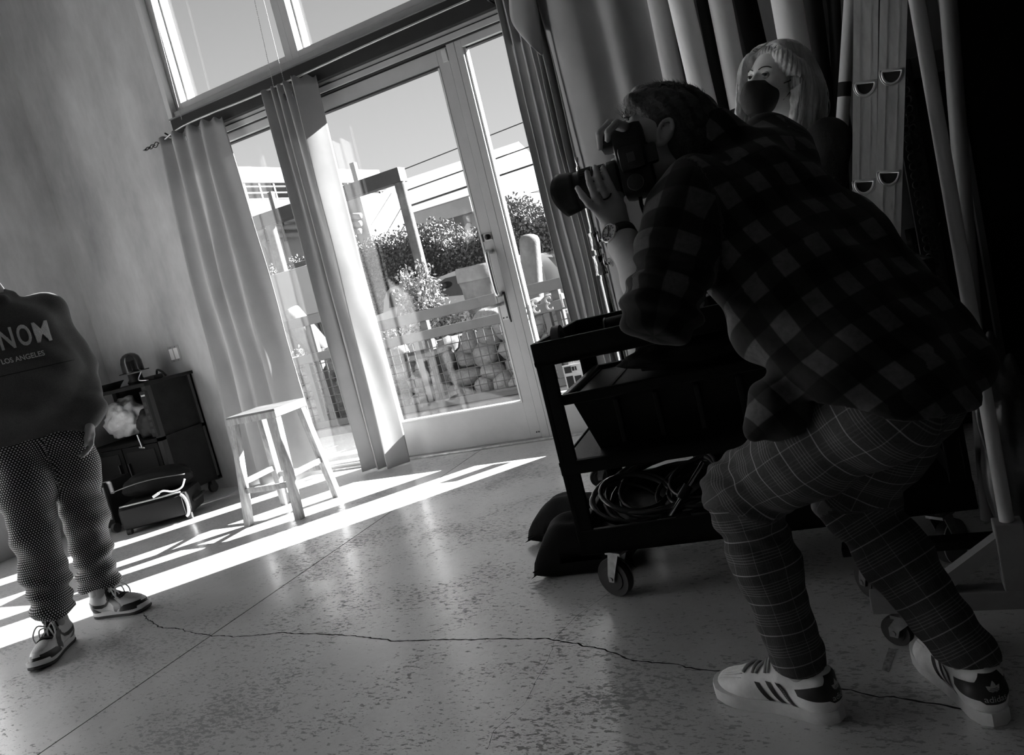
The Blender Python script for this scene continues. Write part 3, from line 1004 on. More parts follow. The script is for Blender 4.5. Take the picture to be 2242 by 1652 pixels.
bp = [(x + .004 * i, y + .003 * (i % 2)) for i, (x, y) in enumerate(bp)]
# the turned edge that catches the sun
tp += [(xb + .005, YC - .058), (xb + .008, YC - .060), (xb + .012, YC - .057), (xb + .055, YC + .005), (xb + .10, YC + .07)]
bp += [(xd - .032, YC - .068), (xd - .029, YC - .070), (xd - .025, YC - .067), (xd + .018, YC - .004), (xd + .065, YC + .064)]
curtain('middle_curtain', 'grey canvas curtain with a sunlit turned edge beside the glass door', tp, bp, 2.59, .012, 2, wob=.005)
xa, xb = -1.60, -1.36
tp = pleats(xa, xb, YC, 5, .035, rr); bp = pleats(xa - .0, xb + .03, YC, 5, .045, rr)
curtain('right_curtain', 'gathered canvas curtain with a folded top corner right of the door', tp, bp, 2.60, .012, 3, wob=.012)
# folded-over top corner
fl_ = [o for o in bpy.data.objects if o.name == 'right_curtain'][0]
R = []
A1, A2, A3 = at(1125, -25, YC - .06), at(1165, -40, YC - .06), at(1150, 30, YC - .09)
K = [[at(1112, -30, YC - .05), at(1140, -35, YC - .07), at(1170, -40, YC - .05)],
     [at(1116, 30, YC - .07), at(1150, 40, YC - .10), at(1182, 55, YC - .05)],
     [at(1119, 53, YC - .08), at(1158, 92, YC - .10), at(1188, 105, YC - .05)],
     [at(1160, 100, YC - .085), at(1178, 114, YC - .09), at(1189, 126, YC - .05)]]
ob = MB().grid(K).obj('folded_corner', M_CURT, fl_, smooth=True); subsurf(ob, 2); solidify(ob, .004)
xa, xb = -1.43, -.78
tp = [(xa, YC - .03), (xa + .05, YC + .05), (xa + .12, YC - .01), (xa + .25, YC - .035), (xa + .36, YC + .02), (xa + .45, YC - .02), (xb - .05, YC + .04), (xb, YC)]
bp = [(xa + .02, YC - .06), (xa + .08, YC + .06), (xa + .15, YC - .05), (xa + .27, YC - .03), (xa + .38, YC + .03), (xa + .47, YC - .04), (xb - .02, YC + .05), (xb + .05, YC)]
curtain('far_right_curtain', 'wide smooth canvas curtain behind the photographer and light stand', tp, bp, 2.60, .012, 4, wob=.012)

# rod with finial and clips
rod = thing('curtain_rod', (-2.6, YC, 2.6), 'thin black curtain rod with a leaf finial across the windows', 'rod')
f0 = at(352, 312, YC)
rp = [f0, V((-4.0, YC, 2.602)), V((-3.3, YC, 2.595)), V((-2.4, YC, 2.612)), V((-1.5, YC, 2.62)), V((-.5, YC, 2.62))]
MB().tube(catmull(rp, 8), .0065, 8).obj('rail', M('grey_rod', .35, .3, metal=.7), rod, smooth=True)
fi = MB()
dx = V((-1, 0, -.02))
for k in range(3):
    for s_ in (-1, 1):
        c0 = f0 + dx * (.02 + .045 * k)
        lo = [c0 + dx * (.06 * t) + V((0, .006 * s_, s_ * .016 * math.sin(math.pi * t) * (1.15 - .25 * k))) for t in [i / 8 for i in range(9)]]
        fi.tube(lo, .0035, 6)
fi.tube([f0 + dx * .15, f0 + dx * .185], [.005, .001], 6)
fi.obj('finial', M_BLACKIRON, rod, smooth=True)
for bx in (f0.x + .06, -3.33, -1.66):
    MB().tube([(bx, YC, 2.603), (bx, YC + .04, 2.585), (bx, YI - .004, 2.585)], .006, 7).obj('bracket', M_BLACKIRON, rod, smooth=True)
cl = MB()
for px, py in ((378, 306), (407, 294), (438, 281), (452, 275), (611, 208), (622, 206), (628, 206), (640, 202), (650, 198), (1103, 2), (1120, -6)):
    p = at(px, py, YC)
    q = [p + V((0, .011 * math.cos(a), .011 * math.sin(a) - .004)) for a in [i * 6.283 / 10 for i in range(10)]]
    cl.tube(q, .0017, 5, closed=True)
    cl.box((p.x - .003, YC - .006, p.z - .040), (p.x + .003, YC + .006, p.z - .014))
cl.obj('ring_clip', M_CHROME, rod)

# bead chains of the roller blinds
def chain(label, pa, pb, y):
    a, b = at(*pa, y), at(*pb, y)
    a = V((b.x + (a.x - b.x) , y, a.z))
    L = (b - a).length
    mb = MB(); n = int(L / .012)
    mb.tube([a + V((0, 0, .9)), a, b], .0012, 5)
    for i in range(n):
        p = a.lerp(b, i / n)
        mb.ell(p, (.0032, .0032, .0032), None, 6, 4)
    tag(mb.obj('blind_chain', M('chain_beads', .5, .4), None), label, 'chain')
chain('left strand of bead chain hanging before the clerestory glass', (557, 0), (604, 212), 4.40)
chain('right strand of bead chain beside the clerestory mullion', (577, 0), (628, 204), 4.40)
chain('bead chain on the pale jamb beside the plaster wall', (330, 0), (398, 262), 4.42)

# wall switch and hook
sw = thing('light_switch', (-4.885, YI, 1.11), 'double rocker light switch plate on the plaster wall', 'switch')
a, b = at(379, 757, YI), at(409, 782, YI)
MB().box((-4.945, YI - .006, 1.045), (-4.83, YI, 1.17), .003).obj('cover_plate', M('steel_cover_plate', .33, .4, metal=.4), sw)
for x in (-4.912, -4.863):
    MB().box((x - .019, YI - .012, 1.065), (x + .019, YI - .004, 1.15), .002).obj('rocker', M('white_plastic', .8, .4), sw)
mb = MB()
for x in (-4.912, -4.863):
    for z in (1.055, 1.160):
        mb.cyl((x, YI - .006, z), (x, YI - .008, z), .003, n=8)
mb.obj('screw', M_DKMETAL, sw)
p = at(470, 757, YI - .02)
hk = MB().tube(catmull([(p.x - .03, YI - .004, p.z - .01), (p.x - .03, YI - .03, p.z - .02), (p.x - .03, YI - .045, p.z - .002), (p.x + .02, YI - .045, p.z + .006)], 5), .003, 6).obj('wall_hook', M_BLACKIRON, None, smooth=True)
tag(hk, 'small bent wall hook beside the left curtain', 'hook')

# ================================================================ stool
g = NG('weathered_wood')
c = g.coord('Object', scale=(1, 1, .16))
n1 = g.noise(c, 34, 6, .65); n2 = g.noise(g.coord('Object'), 9, 5, .6)
v = g.math('ADD', g.mapr(n1, .3, .7, .16, .42), g.mapr(n2, .3, .7, -.07, .07))
g.bump(n1, .25, .003)
M_WOOD = g.done(v, .6, spec=.35)
st = thing('wooden_stool', (-3.36, 3.60, 0), 'weathered square wooden stool standing in the window light', 'stool')
zt = .652
sx0, sx1, sy0, sy1 = -3.555, -3.175, 3.465, 3.745
MB().box((sx0, sy0, zt - .012), (sx1, sy1, zt), .003).obj('seat', M('worn_seat_top', .10, .6, noise_=(14, .5, 6, (.3, 1, 1))), st)
ap = MB()
for lo, hi in (((sx0, sy0, zt - .05), (sx1, sy0 + .02, zt - .012)), ((sx0, sy1 - .02, zt - .05), (sx1, sy1, zt - .012)), ((sx0, sy0 + .02, zt - .05), (sx0 + .02, sy1 - .02, zt - .012)), ((sx1 - .02, sy0 + .02, zt - .05), (sx1, sy1 - .02, zt - .012))):
    ap = MB().box(lo, hi, .002); ap.obj('apron', M_WOOD, st)
tops = [(sx0 + .03, sy0 + .03), (sx1 - .03, sy0 + .03), (sx1 - .03, sy1 - .03), (sx0 + .03, sy1 - .03)]
bots = [(-3.545, 3.395), (-3.165, 3.41), (-3.175, 3.79), (-3.575, 3.765)]
def legpt(i, z):
    k = (zt - .02 - z) / (zt - .02)
    return V((tops[i][0] + (bots[i][0] - tops[i][0]) * k, tops[i][1] + (bots[i][1] - tops[i][1]) * k, z))
for i in range(4):
    d = legpt(i, zt - .02) - legpt(i, 0)
    mb = MB(); w = .021
    lo, hi = legpt(i, 0), legpt(i, zt - .02)
    R = [[p + V((a * w, b * w, 0)) for a, b in ((-1, -1), (1, -1), (1, 1), (-1, 1), (-1, -1))] for p in (lo, hi)]
    mb.grid(R); mb.add([R[0][j] for j in range(4)], [(3, 2, 1, 0)]); mb.add([R[1][j] for j in range(4)], [(0, 1, 2, 3)])
    mb.obj('leg', M_WOOD, st)
for a, b, z in ((0, 1, .205), (1, 2, .255), (2, 3, .205), (3, 0, .255)):
    p, q = legpt(a, z), legpt(b, z)
    MB().bar(p, q, .018, .032, bev=.002).obj('stretcher', M_WOOD, st)

# ================================================================ dark storage cabinet in the corner
M_DKWOOD = M('black_stained_board', .008, .6, spec=.15, noise_=(9, .5))
M_DKGREY = M('charcoal_plastic', .014, .5, spec=.2)
cb_ = thing('storage_cabinet', (-5.2, 4.22, 0), 'dark rolling storage cabinet in the corner by the light switch', 'cabinet')
cx0, cx1, cy0, cy1 = -5.62, -4.76, 4.0, 4.44
MB().box((cx0 - .01, cy0 - .02, .93), (cx1 + .02, cy1, .955), .004).obj('worktop', M_DKWOOD, cb_)
for x in (cx0, cx1 - .045):
    for y in (cy0, cy1 - .045):
        MB().box((x, y, .09), (x + .045, y + .045, .93)).obj('post', M('grey_post', .03, .5, spec=.2), cb_)
MB().box((cx0, cy0, .52), (cx1, cy1, .545)).obj('shelf', M_DKWOOD, cb_)
MB().box((cx0, cy1 - .02, .1), (cx1, cy1 - .005, .93)).obj('back_panel', M_DKWOOD, cb_)
MB().box((cx1 - .02, cy0 + .045, .1), (cx1 - .005, cy1 - .045, .52)).obj('side_panel', M_DKWOOD, cb_)
MB().box((cx1 - .03, cy0 + .045, .545), (cx1 - .018, cy1 - .045, .93)).obj('side_panel', M_DKWOOD, cb_)
MB().box((cx0, cy0, .1), (cx1, cy1, .12)).obj('bottom_panel', M_DKWOOD, cb_)
for k in range(2):
    x0 = cx0 + .05 + k * .385
    d = MB().box((x0, cy0 - .004, .125), (x0 + .375, cy0 + .014, .515), .003).obj('door', M_DKWOOD, cb_)
    MB().box((x0 + .04, cy0 - .010, .16), (x0 + .335, cy0 - .003, .48), .004).obj('raised_panel', M('cabinet_panel', .012, .5, spec=.2), d)
    MB().box((x0 + (.32 if k == 0 else .04), cy0 - .03, .30), (x0 + (.332 if k == 0 else .052), cy0 - .008, .40), .003).obj('handle', M_DKMETAL, d)
for x in (cx0 + .06, cx1 - .06):
    for y in (cy0 + .06, cy1 - .06):
        mb = MB().cyl((x - .012, y, .04), (x + .012, y, .04), .04, n=18); mb.box((x - .02, y - .02, .06), (x + .02, y + .02, .1))
        mb.obj('caster', M_RUBBER, cb_, smooth=40)
ps = thing('power_strip', (cx1 + .003, cy0 + .02, .6), 'black power strip fixed to the cabinet corner post', 'power strip')
MB().box((cx1 - .045, cy0 - .028, .56), (cx1 + .01, cy0 - .0, .90), .005).obj('housing', M_DKGREY, ps)
mb = MB()
for k in range(3):
    mb.box((cx1 - .032 + k * .014, cy0 - .031, .862), (cx1 - .024 + k * .014, cy0 - .027, .874))
mb.obj('indicator', M('pale_indicator', .6, .4), ps)
mb = MB()
for k in range(5):
    mb.box((cx1 - .034, cy0 - .030, .59 + k * .05), (cx1 - .002, cy0 - .027, .62 + k * .05))
mb.obj('socket', M_RUBBER, ps)

# things on and in the cabinet
pan = thing('steel_pan', (-5.32, 4.12, .955), 'shallow steel pan on the cabinet worktop', 'pan')
MB().lathe([(.01, .0), (.10, .0), (.135, .05), (.142, .052), (.137, .046), (.10, .006), (.01, .006)], (-5.32, 4.12, .956), (0, 0, 1), 32).obj('bowl', M_STEEL, pan, smooth=40)
dv = thing('dome_speaker', (-5.08, 4.2, .955), 'black device with a rounded dome top on the cabinet worktop', 'device')
MB().lathe([(.06, 0), (.065, .02), (.05, .04), (.05, .08)], (-5.09, 4.22, .956), (0, 0, 1), 24).obj('foot', M_DKGREY, dv, smooth=40)
MB().lathe([(.075, .09), (.078, .10), (.076, .17), (.066, .205), (.045, .228), (.02, .238), (.001, .24)], (-5.09, 4.22, .956), (0, 0, 1), 28).obj('dome', M('gloss_black', .012, .15), dv, smooth=40)
MB().box((-5.17, 4.15, 1.045), (-4.99, 4.28, 1.052), .003).obj('bracket', M_DKGREY, dv)
MB().tube(catmull([(-5.0, 4.2, 1.05), (-4.96, 4.17, 1.03), (-4.99, 4.16, .98), (-4.92, 4.18, .962)], 5), .006, 7).obj('cord', M_STEEL, dv, smooth=True)
cp_ = thing('camera_clamp', (-4.93, 4.25, .956), 'small black clamp lying beside the dome device', 'clamp')
MB().box((-4.99, 4.2, .957), (-4.88, 4.29, .99), .01).obj('jaw', M_DKGREY, cp_)
MB().tube(catmull([(-4.9, 4.25, .99), (-4.87, 4.24, 1.02), (-4.84, 4.25, 1.0), (-4.82, 4.26, .965)], 5), .008, 7).obj('arm', M_DKGREY, cp_, smooth=True)

def crumple(name, c, rad, seed, mat, parent=None, sub=4, amt=.28, fr=1.7):
    bm = bmesh.new(); bmesh.ops.create_icosphere(bm, subdivisions=sub, radius=1)
    rr = random.Random(seed); o = V([rr.uniform(0, 50) for _ in range(3)])
    for v in bm.verts:
        d = v.co.normalized()
        k = 1 + amt * abs(noise.noise(d * fr + o)) * 1.4 + amt * .5 * noise.noise(d * fr * 2.6 + o) - amt * .2
        q = d * k
        z = max(q.z, -.72)
        v.co = V((q.x * rad[0], q.y * rad[1], z * rad[2]))
    me = bpy.data.meshes.new(name); bm.to_mesh(me); bm.free()
    me.polygons.foreach_set('use_smooth', [True] * len(me.polygons))
    me.materials.append(mat)
    ob = bpy.data.objects.new(name, me); COL.objects.link(ob)
    ob.location = V(c) - (org(parent) if parent else V((0, 0, 0)))
    if parent: ob.parent = parent
    return ob
M_PLBAG = M('crumpled_white_plastic', .55, .3, noise_=(8, .2), bump=(18, .8))
tag(crumple('plastic_bag', (-5.29, 4.2, .70), (.19, .12, .16), 3, M_PLBAG, amt=.35), 'crumpled pale plastic bag on the cabinet shelf', 'bag')
tag(crumple('black_pouch', (-4.96, 4.15, .64), (.13, .1, .125), 8, M('black_nylon', .012, .6, bump=(30, .3))), 'slumped black pouch on the cabinet shelf', 'pouch')
sc = thing('spring_clamp', (-4.96, 4.02, .545), 'small metal spring clamp hanging at the shelf edge', 'clamp')
MB().bar((-4.965, 3.985, .60), (-4.955, 3.985, .50), .014, .012, bev=.003).obj('jaw', M_STEEL, sc)
MB().bar((-4.985, 3.985, .505), (-4.93, 3.985, .495), .01, .012, bev=.003).obj('bar', M_STEEL, sc)

# suitcase and shoulder bag on the floor
M_NYLON = M('black_ballistic_nylon', .008, .7, spec=.15, bump=(260, .2))
M_TRIM = M('pale_rubber_trim', .5, .5)
sb = thing('suitcase', (-4.62, 3.72, 0), 'black soft suitcase lying flat with pale end trim', 'suitcase')
e1 = V((.87, .49, 0)).normalized(); e2 = V((-.49, .87, 0)).normalized()
O = V((-4.63, 3.74, .0))
mt = Matrix(((e1.x, e2.x, 0, O.x), (e1.y, e2.y, 0, O.y), (0, 0, 1, 0), (0, 0, 0, 1)))
MB().box((-.24, -.17, .025), (.24, .17, .20), .05, mt).obj('shell', M_NYLON, sb, smooth=50)
mb = MB().box((-.215, -.185, .04), (.20, -.155, .175), .03, mt); mb.obj('front_pocket', M('suitcase_pocket', .012, .6, spec=.2), sb, smooth=50)
q = [mt @ V((.20 + .028 * math.sin(a), -.178, .105 + .075 * math.cos(a))) for a in [i * math.pi / 12 for i in range(13)]]
MB().tube(q, .010, 8).obj('pale_trim', M_TRIM, sb, smooth=True)
q = [mt @ V((-.21 + .41 * i / 10, -.16 - .012 * math.sin(i / 10 * 3.14), .196)) for i in range(11)]
MB().tube(q, .006, 6).obj('zip', M('zip_metal', .4, .35, metal=.5), sb, smooth=True)
for sx in (-.21, .20):
    mb = MB().cyl(mt @ V((sx - .0, -.15, .02)), mt @ V((sx + .03, -.15, .02)), .022, n=14); mb.obj('wheel', M_RUBBER, sb, smooth=40)
MB().tube(catmull([mt @ V((.245, -.1, .11)), mt @ V((.275, -.06, .12)), mt @ V((.275, .06, .12)), mt @ V((.245, .1, .11))], 5), .012, 8).obj('carry_handle', M_NYLON, sb, smooth=True)
bg = thing('shoulder_bag', (-4.68, 3.78, .205), 'black soft bag resting on top of the suitcase', 'bag')
ob = crumple('bag_body', (-4.68, 3.80, .275), (.24, .14, .095), 12, M_NYLON, bg, amt=.12)
ob.rotation_euler = (0, 0, .5)
q = [mt @ V((-.25 + .5 * i / 12, -.125 - .02 * math.sin(i / 12 * 3.14), .30 + .025 * math.sin(i / 12 * 3.1))) for i in range(13)]
MB().tube(q, .004, 6).obj('zip', M('zip_dark', .12, .35, metal=.5), bg, smooth=True)
ca = thing('white_cable', (-4.45, 3.72, .23), 'short white cable looped over the shoulder bag', 'cable')
q = catmull([mt @ V((.04, -.19, .215)), mt @ V((.10, -.185, .235)), mt @ V((.16, -.18, .215)), mt @ V((.22, -.17, .225)), mt @ V((.245, -.14, .27))], 6)
MB().tube(q, .006, 8).obj('lead', M('white_plastic', .8, .4), ca, smooth=True)
MB().bar(mt @ V((.03, -.19, .212)), mt @ V((.075, -.187, .228)), .012, .018, bev=.003).obj('plug', M('white_plastic', .8, .4), ca)
tk = thing('tool_case', (-4.9, 3.72, 0), 'small black wheeled case half hidden behind the standing man', 'case')
MB().box((-5.12, 3.60, .03), (-4.96, 3.84, .36), .02).obj('shell', M_NYLON, tk)
mb = MB().cyl((-4.97, 3.59, .035), (-4.94, 3.59, .035), .033, n=16); mb.obj('wheel', M_RUBBER, tk, smooth=40)
MB().tube([(-4.965, 3.592, .33), (-4.955, 3.58, .25), (-4.96, 3.585, .1)], .006, 6).obj('strap', M('grey_webbing', .2, .6), tk)
# ================================================================ utility cart
M_CART = M('black_structural_foam', .004, .5, spec=.12, bump=(220, .08))
ang = math.radians(6)
CEX, CEY = V((math.cos(ang), math.sin(ang), 0)), V((-math.sin(ang), math.cos(ang), 0))
CO = V((-.945, 2.15, 0))
CL, CD = 1.10, .58
CM = Matrix(((CEX.x, CEY.x, 0, CO.x), (CEX.y, CEY.y, 0, CO.y), (0, 0, 1, 0), (0, 0, 0, 1)))
def C(x, y, z):
    return CM @ V((x, y, z))
ct = thing('utility_cart', CO + V((.5, .3, 0)), 'black three tier utility cart on casters behind the photographer', 'cart')
def tray(name, z0, z1, wall=.018, floor_z=None):
    fz = z0 + .012 if floor_z is None else floor_z
    t = MB().box((0, 0, fz - .012), (CL, CD, fz), 0, CM).obj(name, M_CART, ct)
    for lo, hi in (((0, 0, z0), (CL, wall, z1)), ((0, CD - wall, z0), (CL, CD, z1)), ((0, wall, z0), (wall, CD - wall, z1)), ((CL - wall, wall, z0), (CL, CD - wall, z1))):
        MB().box(lo, hi, .004, CM).obj('tray_wall', M_CART, t)
    return t
tray('top_tray', .768, .842, floor_z=.785)
tray('middle_shelf', .425, .468, floor_z=.468)
tray('bottom_tray', .165, .245, floor_z=.180)
for x in (0, CL - .058):
    for y in (0, CD - .05):
        mb = MB()
        yy = y if y == 0 else y + .03
        mb.box((x + .002, yy + .001, .20), (x + .056, yy + .019, .80), .003, CM)
        xx = x + .002 if x == 0 else x + .04
        mb.box((xx, y, .20), (xx + .016, y + .05, .80), .003, CM)
        mb.obj('upright', M_CART, ct)
def caster(p, ang_, parent, R=.062, w=.032, brake=True, z_plate=None):
    p = V(p)
    d = V((math.cos(ang_), math.sin(ang_), 0)); n = V((-d.y, d.x, 0))
    ctr = V((p.x, p.y, R))
    cs = MB()
    cs.lathe([(.012, -w / 2), (R * .62, -w / 2), (R * .64, -w / 2 + .003), (R * .80, -w / 2 + .003), (R * .97, -w / 2 + .002), (R, -w / 4), (R, w / 4), (R * .97, w / 2 - .002), (R * .80, w / 2 - .003), (R * .64, w / 2 - .003), (R * .62, w / 2), (.012, w / 2)], ctr, n, 32)
    wh = cs.obj('caster_wheel', M_RUBBER, parent, smooth=35)
    MB().lathe([(R * .80, -w / 2 - .0005), (R * .99, -w / 2 + .001), (R * .99, -w / 2 + .004), (R * .80, -w / 2 + .002)], ctr, n, 32).obj('grey_tyre', M('grey_tyre', .22, .6), wh, smooth=35)
    fk = MB()
    top = z_plate if z_plate else R * 2 + .03
    head = V((p.x - d.x * .03, p.y - d.y * .03, top))
    for s_ in (-1, 1):
        o = n * (s_ * (w / 2 + .004))
        fk.prism([ctr + o + d * .010 - V((0, 0, .010)), ctr + o - d * .010 - V((0, 0, .010)), ctr + o - d * .016 + V((0, 0, .008)), head + o - d * .020 - V((0, 0, .004)), head + o + d * .020 - V((0, 0, .004)), ctr + o + d * .010 + V((0, 0, .012))], n * (s_ * .003))
    fk.obox(head, d * .03, n * (w / 2 + .008), V((0, 0, .004)))
    fk.cyl(head, head + V((0, 0, .018)), .016, n=14)
    fk.cyl(ctr - n * (w / 2 + .01), ctr + n * (w / 2 + .01), .007, n=10)
    fk.obj('fork', M('zinc_plate', .25, .35, metal=.8, noise_=(30, .3)), wh)
    if brake:
        MB().bar(ctr - d * .05 + V((0, 0, .014)) - n * .01, ctr + d * .035 + V((0, 0, -.004)) - n * .03, .02, .008, bev=.003).obj('brake_pedal', M_STEEL, wh)
    return wh
for x, y, a in ((.075, .06, 2.75), (CL - .07, .06, 1.0), (.07, CD - .06, 1.6), (CL - .07, CD - .06, 2.4)):
    caster(C(x, y, 0), a, ct, R=.062, z_plate=.150)

# ---- on the middle shelf: storage tote with soft black bag
M_TOTE = M('black_tote_plastic', .005, .4, spec=.15)
tt = thing('storage_tote', C(.42, .3, .468), 'black plastic storage tote on the middle cart shelf', 'tote')
def frus(mb, x0, x1, y0, y1, z0, z1, tp, th=.006):
    a = [C(x0 + tp, y0 + tp, z0), C(x1 - tp, y0 + tp, z0), C(x1 - tp, y1 - tp, z0), C(x0 + tp, y1 - tp, z0)]
    b = [C(x0, y0, z1), C(x1, y0, z1), C(x1, y1, z1), C(x0, y1, z1)]
    ai = [C(x0 + tp + th, y0 + tp + th, z0 + th), C(x1 - tp - th, y0 + tp + th, z0 + th), C(x1 - tp - th, y1 - tp - th, z0 + th), C(x0 + tp + th, y1 - tp - th, z0 + th)]
    bi = [C(x0 + th, y0 + th, z1), C(x1 - th, y0 + th, z1), C(x1 - th, y1 - th, z1), C(x0 + th, y1 - th, z1)]
    fs = [(3, 2, 1, 0), (8, 9, 10, 11)]
    for i in range(4):
        j = (i + 1) % 4
        fs += [(i, j, j + 4, i + 4), (i + 8, i + 12, j + 12, j + 8), (i + 4, j + 4, j + 12, i + 12)]
    mb.add(a + b + ai + bi, fs)
mb = MB(); frus(mb, .07, .80, .05, .53, .469, .655, .045); mb.obj('tub', M_TOTE, tt)
for lo, hi in (((.045, .03, .635), (.825, .05, .668)), ((.045, .53, .635), (.825, .55, .668)), ((.045, .05, .635), (.07, .53, .668)), ((.80, .05, .635), (.825, .53, .668))):
    MB().box(lo, hi, .006, CM).obj('rim', M_TOTE, tt)
MB().box((.055, .2, .575), (.075, .38, .64), .006, CM).obj('side_handle', M_TOTE, tt)
for k in range(5):
    MB().box((.20 + k * .12, .040, .49), (.215 + k * .12, .062, .625), .003, CM).obj('rib', M_TOTE, tt)
MB().box((.08, .06, .648), (.79, .52, .652), 0, CM).obj('inset_lid', M('tote_lid', .035, .4, spec=.3), tt)
MB().box((.18, .06, .652), (.19, .52, .656), 0, CM).obj('lid_ridge', M_TOTE, tt)
ob = crumple('soft_bag', C(.52, .27, .700), (.30, .18, .060), 31, M('black_bag_fabric', .006, .8, spec=.1, bump=(14, .6)), None, amt=.16)
ob.rotation_euler = (0, 0, .1)
tag(ob, 'slack black fabric bag lying on the storage tote', 'bag')
# ---- on the top tray
lt = thing('gaffer_roll', C(.10, .09, .786), 'roll of black tape standing in the top cart tray', 'tape')
MB().lathe([(.028, -.012), (.045, -.012), (.045, .012), (.028, .012), (.028, -.012)], C(.075, .06, .832), CEX, 28, cap=False).obj('tape', M('matte_black_tape', .03, .5), lt, smooth=40)
fl2 = thing('flash_head', C(.26, .20, .786), 'small black flash head lying in the top cart tray', 'flash')
MB().cyl(C(.20, .20, .822), C(.30, .22, .826), .034, .03, 20).obj('barrel', M_TOTE, fl2, smooth=40)
MB().cyl(C(.195, .20, .822), C(.20, .20, .822), .036, n=20).obj('front_ring', M_DKMETAL, fl2, smooth=40)
bo = thing('glass_jar', C(.60, .33, .786), 'clear faceted glass jar in the top cart tray', 'jar')
p = at(1522, 652, C(.6, .33, 0).y)
px0 = V((p.x, p.y, .786))
MB().lathe([(.045, .0), (.05, .01), (.05, .10), (.044, .125), (.03, .14), (.03, .16), (.026, .16), (.026, .14), (.04, .122), (.046, .1), (.046, .012), (.01, .008)], px0, (0, 0, 1), 14).obj('vessel', glass_mat('jar_glass', .22, .9), bo)
mb = MB(); rr = random.Random(4)
for i in range(10):
    q = px0 + V((rr.uniform(-.03, .03), rr.uniform(-.03, .03), .02 + rr.uniform(0, .07)))
    mb.ell(q, (.012, .012, .012), None, 6, 4)
mb.obj('contents', M('pale_crystals', .7, .3), bo)
bx = thing('printed_carton', C(.66, .22, .786), 'small printed carton beside the glass jar', 'carton')
MB().box((.56, .20, .787), (.72, .28, .845), .002, CM).obj('box', M('grey_carton', .28, .6, noise_=(30, .5, 2, (1, 1, 4))), bx)
cbk = thing('cord_bundle', C(.62, .3, .85), 'bundle of thin cords between the jar and carton', 'cords')
mb = MB()
for k in range(6):
    y = .29 + .008 * k
    mb.tube(catmull([C(.50, y, .846), C(.58, y - .01, .858 + .004 * (k % 3)), C(.66, y, .848), C(.74, y + .005, .86)], 5), .003, 6)
mb.obj('strands', M('grey_cord', .2, .5), cbk, smooth=True)

# ---- in the bottom tray: cables, clamps, dotted box
M_CABLE = M('black_cable_sheath', .05, .25, spec=.7)
M_CABLE_G = M('grey_cable_sheath', .22, .3, spec=.6)
def coil(label, c, R, turns, r, seed, mat, tilt=.25, grp='cables in the bottom cart tray'):
    rr = random.Random(seed); pts = []
    n = turns * 26
    for i in range(n):
        a = i / 26 * 6.283
        k = R * (1 + .13 * math.sin(i / 26 * 2.3 + seed) + .05 * rr.uniform(-1, 1) * 0)
        x, y = math.cos(a) * k * 1.15, math.sin(a) * k * .8
        z = r + .011 * (i / 26) + .02 * math.sin(a * 1.0 + seed) + tilt * (y + R * .8) * .6 + .012 * math.sin(i * .13 + seed)
        pts.append(C(c[0] + x + .015 * math.sin(i * .05 + seed), c[1] + y, .182 + max(r, z)))
    o = MB().tube(pts, r, 8).obj('coiled_cable', mat, None, smooth=True)
    tag(o, label, 'cable', grp)
coil('large loose black cable coil in the bottom tray', (.26, .27), .165, 5, .0085, 1, M_CABLE, .62)
coil('black cable coil leaning on the large coil', (.42, .24), .14, 4, .008, 2, M_CABLE, .80)
coil('thin grey cable loops at the photographer knee', (.56, .24), .12, 5, .005, 3, M_CABLE_G, 1.0)
coil('smaller grey cable coil near the dotted box', (.50, .13), .085, 3, .006, 4, M_CABLE_G, .2)
coil('black cable loop at the left tray end', (.14, .24), .11, 3, .009, 5, M_CABLE, .8)
pl = thing('grip_clamp', C(.34, .16, .19), 'chrome grip clamp with a pin among the cables', 'clamp')
MB().cyl(C(.27, .12, .205), C(.40, .20, .345), .008, n=12).obj('pin', M_CHROME, pl, smooth=40)
MB().cyl(C(.315, .148, .255), C(.345, .166, .288), .016, n=14).obj('knuckle', M_DKMETAL, pl, smooth=40)
MB().box((.24, .07, .186), (.34, .15, .216), .006, CM).obj('jaw', M_DKGREY, pl)
MB().box((.24, .068, .206), (.30, .085, .222), .003, CM).obj('jaw_pad', M_STEEL, pl)
p2 = thing('power_plug', C(.45, .18, .24), 'chunky black cable plug among the coils', 'plug')
MB().cyl(C(.41, .15, .245), C(.47, .165, .26), .034, .03, 18).obj('body', M_TOTE, p2, smooth=40)
MB().cyl(C(.475, .166, .26), C(.52, .175, .268), .018, .012, 14).obj('strain_relief', M_TOTE, p2, smooth=40)
p3 = thing('power_plug', C(.55, .15, .24), 'smaller cable connector beside the thin grey loops', 'plug')
MB().obox(C(.55, .14, .262), CEX * .028, CEY * .014, V((0, 0, .02)), .004).obj('body', M_TOTE, p3)
MB().cyl(C(.575, .14, .265), C(.62, .14, .285), .009, n=10).obj('lead_end', M_TOTE, p3, smooth=40)
hb = thing('dotted_box', C(.55, .045, .182), 'white gift box with small black hearts in the bottom tray', 'box')
bxo = MB().box((.44, .03, .183), (.70, .10, .248), .002, CM).obj('carton', M('white_card', .62, .6), hb)
mb = MB(); rr = random.Random(2)
for i in range(16):
    u, w_ = .455 + (i % 8) * .031, .196 + (i // 8) * .028 + (.008 if i % 2 else 0)
    s_ = .0055
    hp = [(0, -1.1), (1, .1), (.95, .75), (.5, 1), (0, .55), (-.5, 1), (-.95, .75), (-1, .1)]
    mb.prism([C(u + a * s_, .0295, w_ + b * s_) for a, b in hp], CEY * -.0006)
mb.obj('heart_print', M_GASKET, bxo)

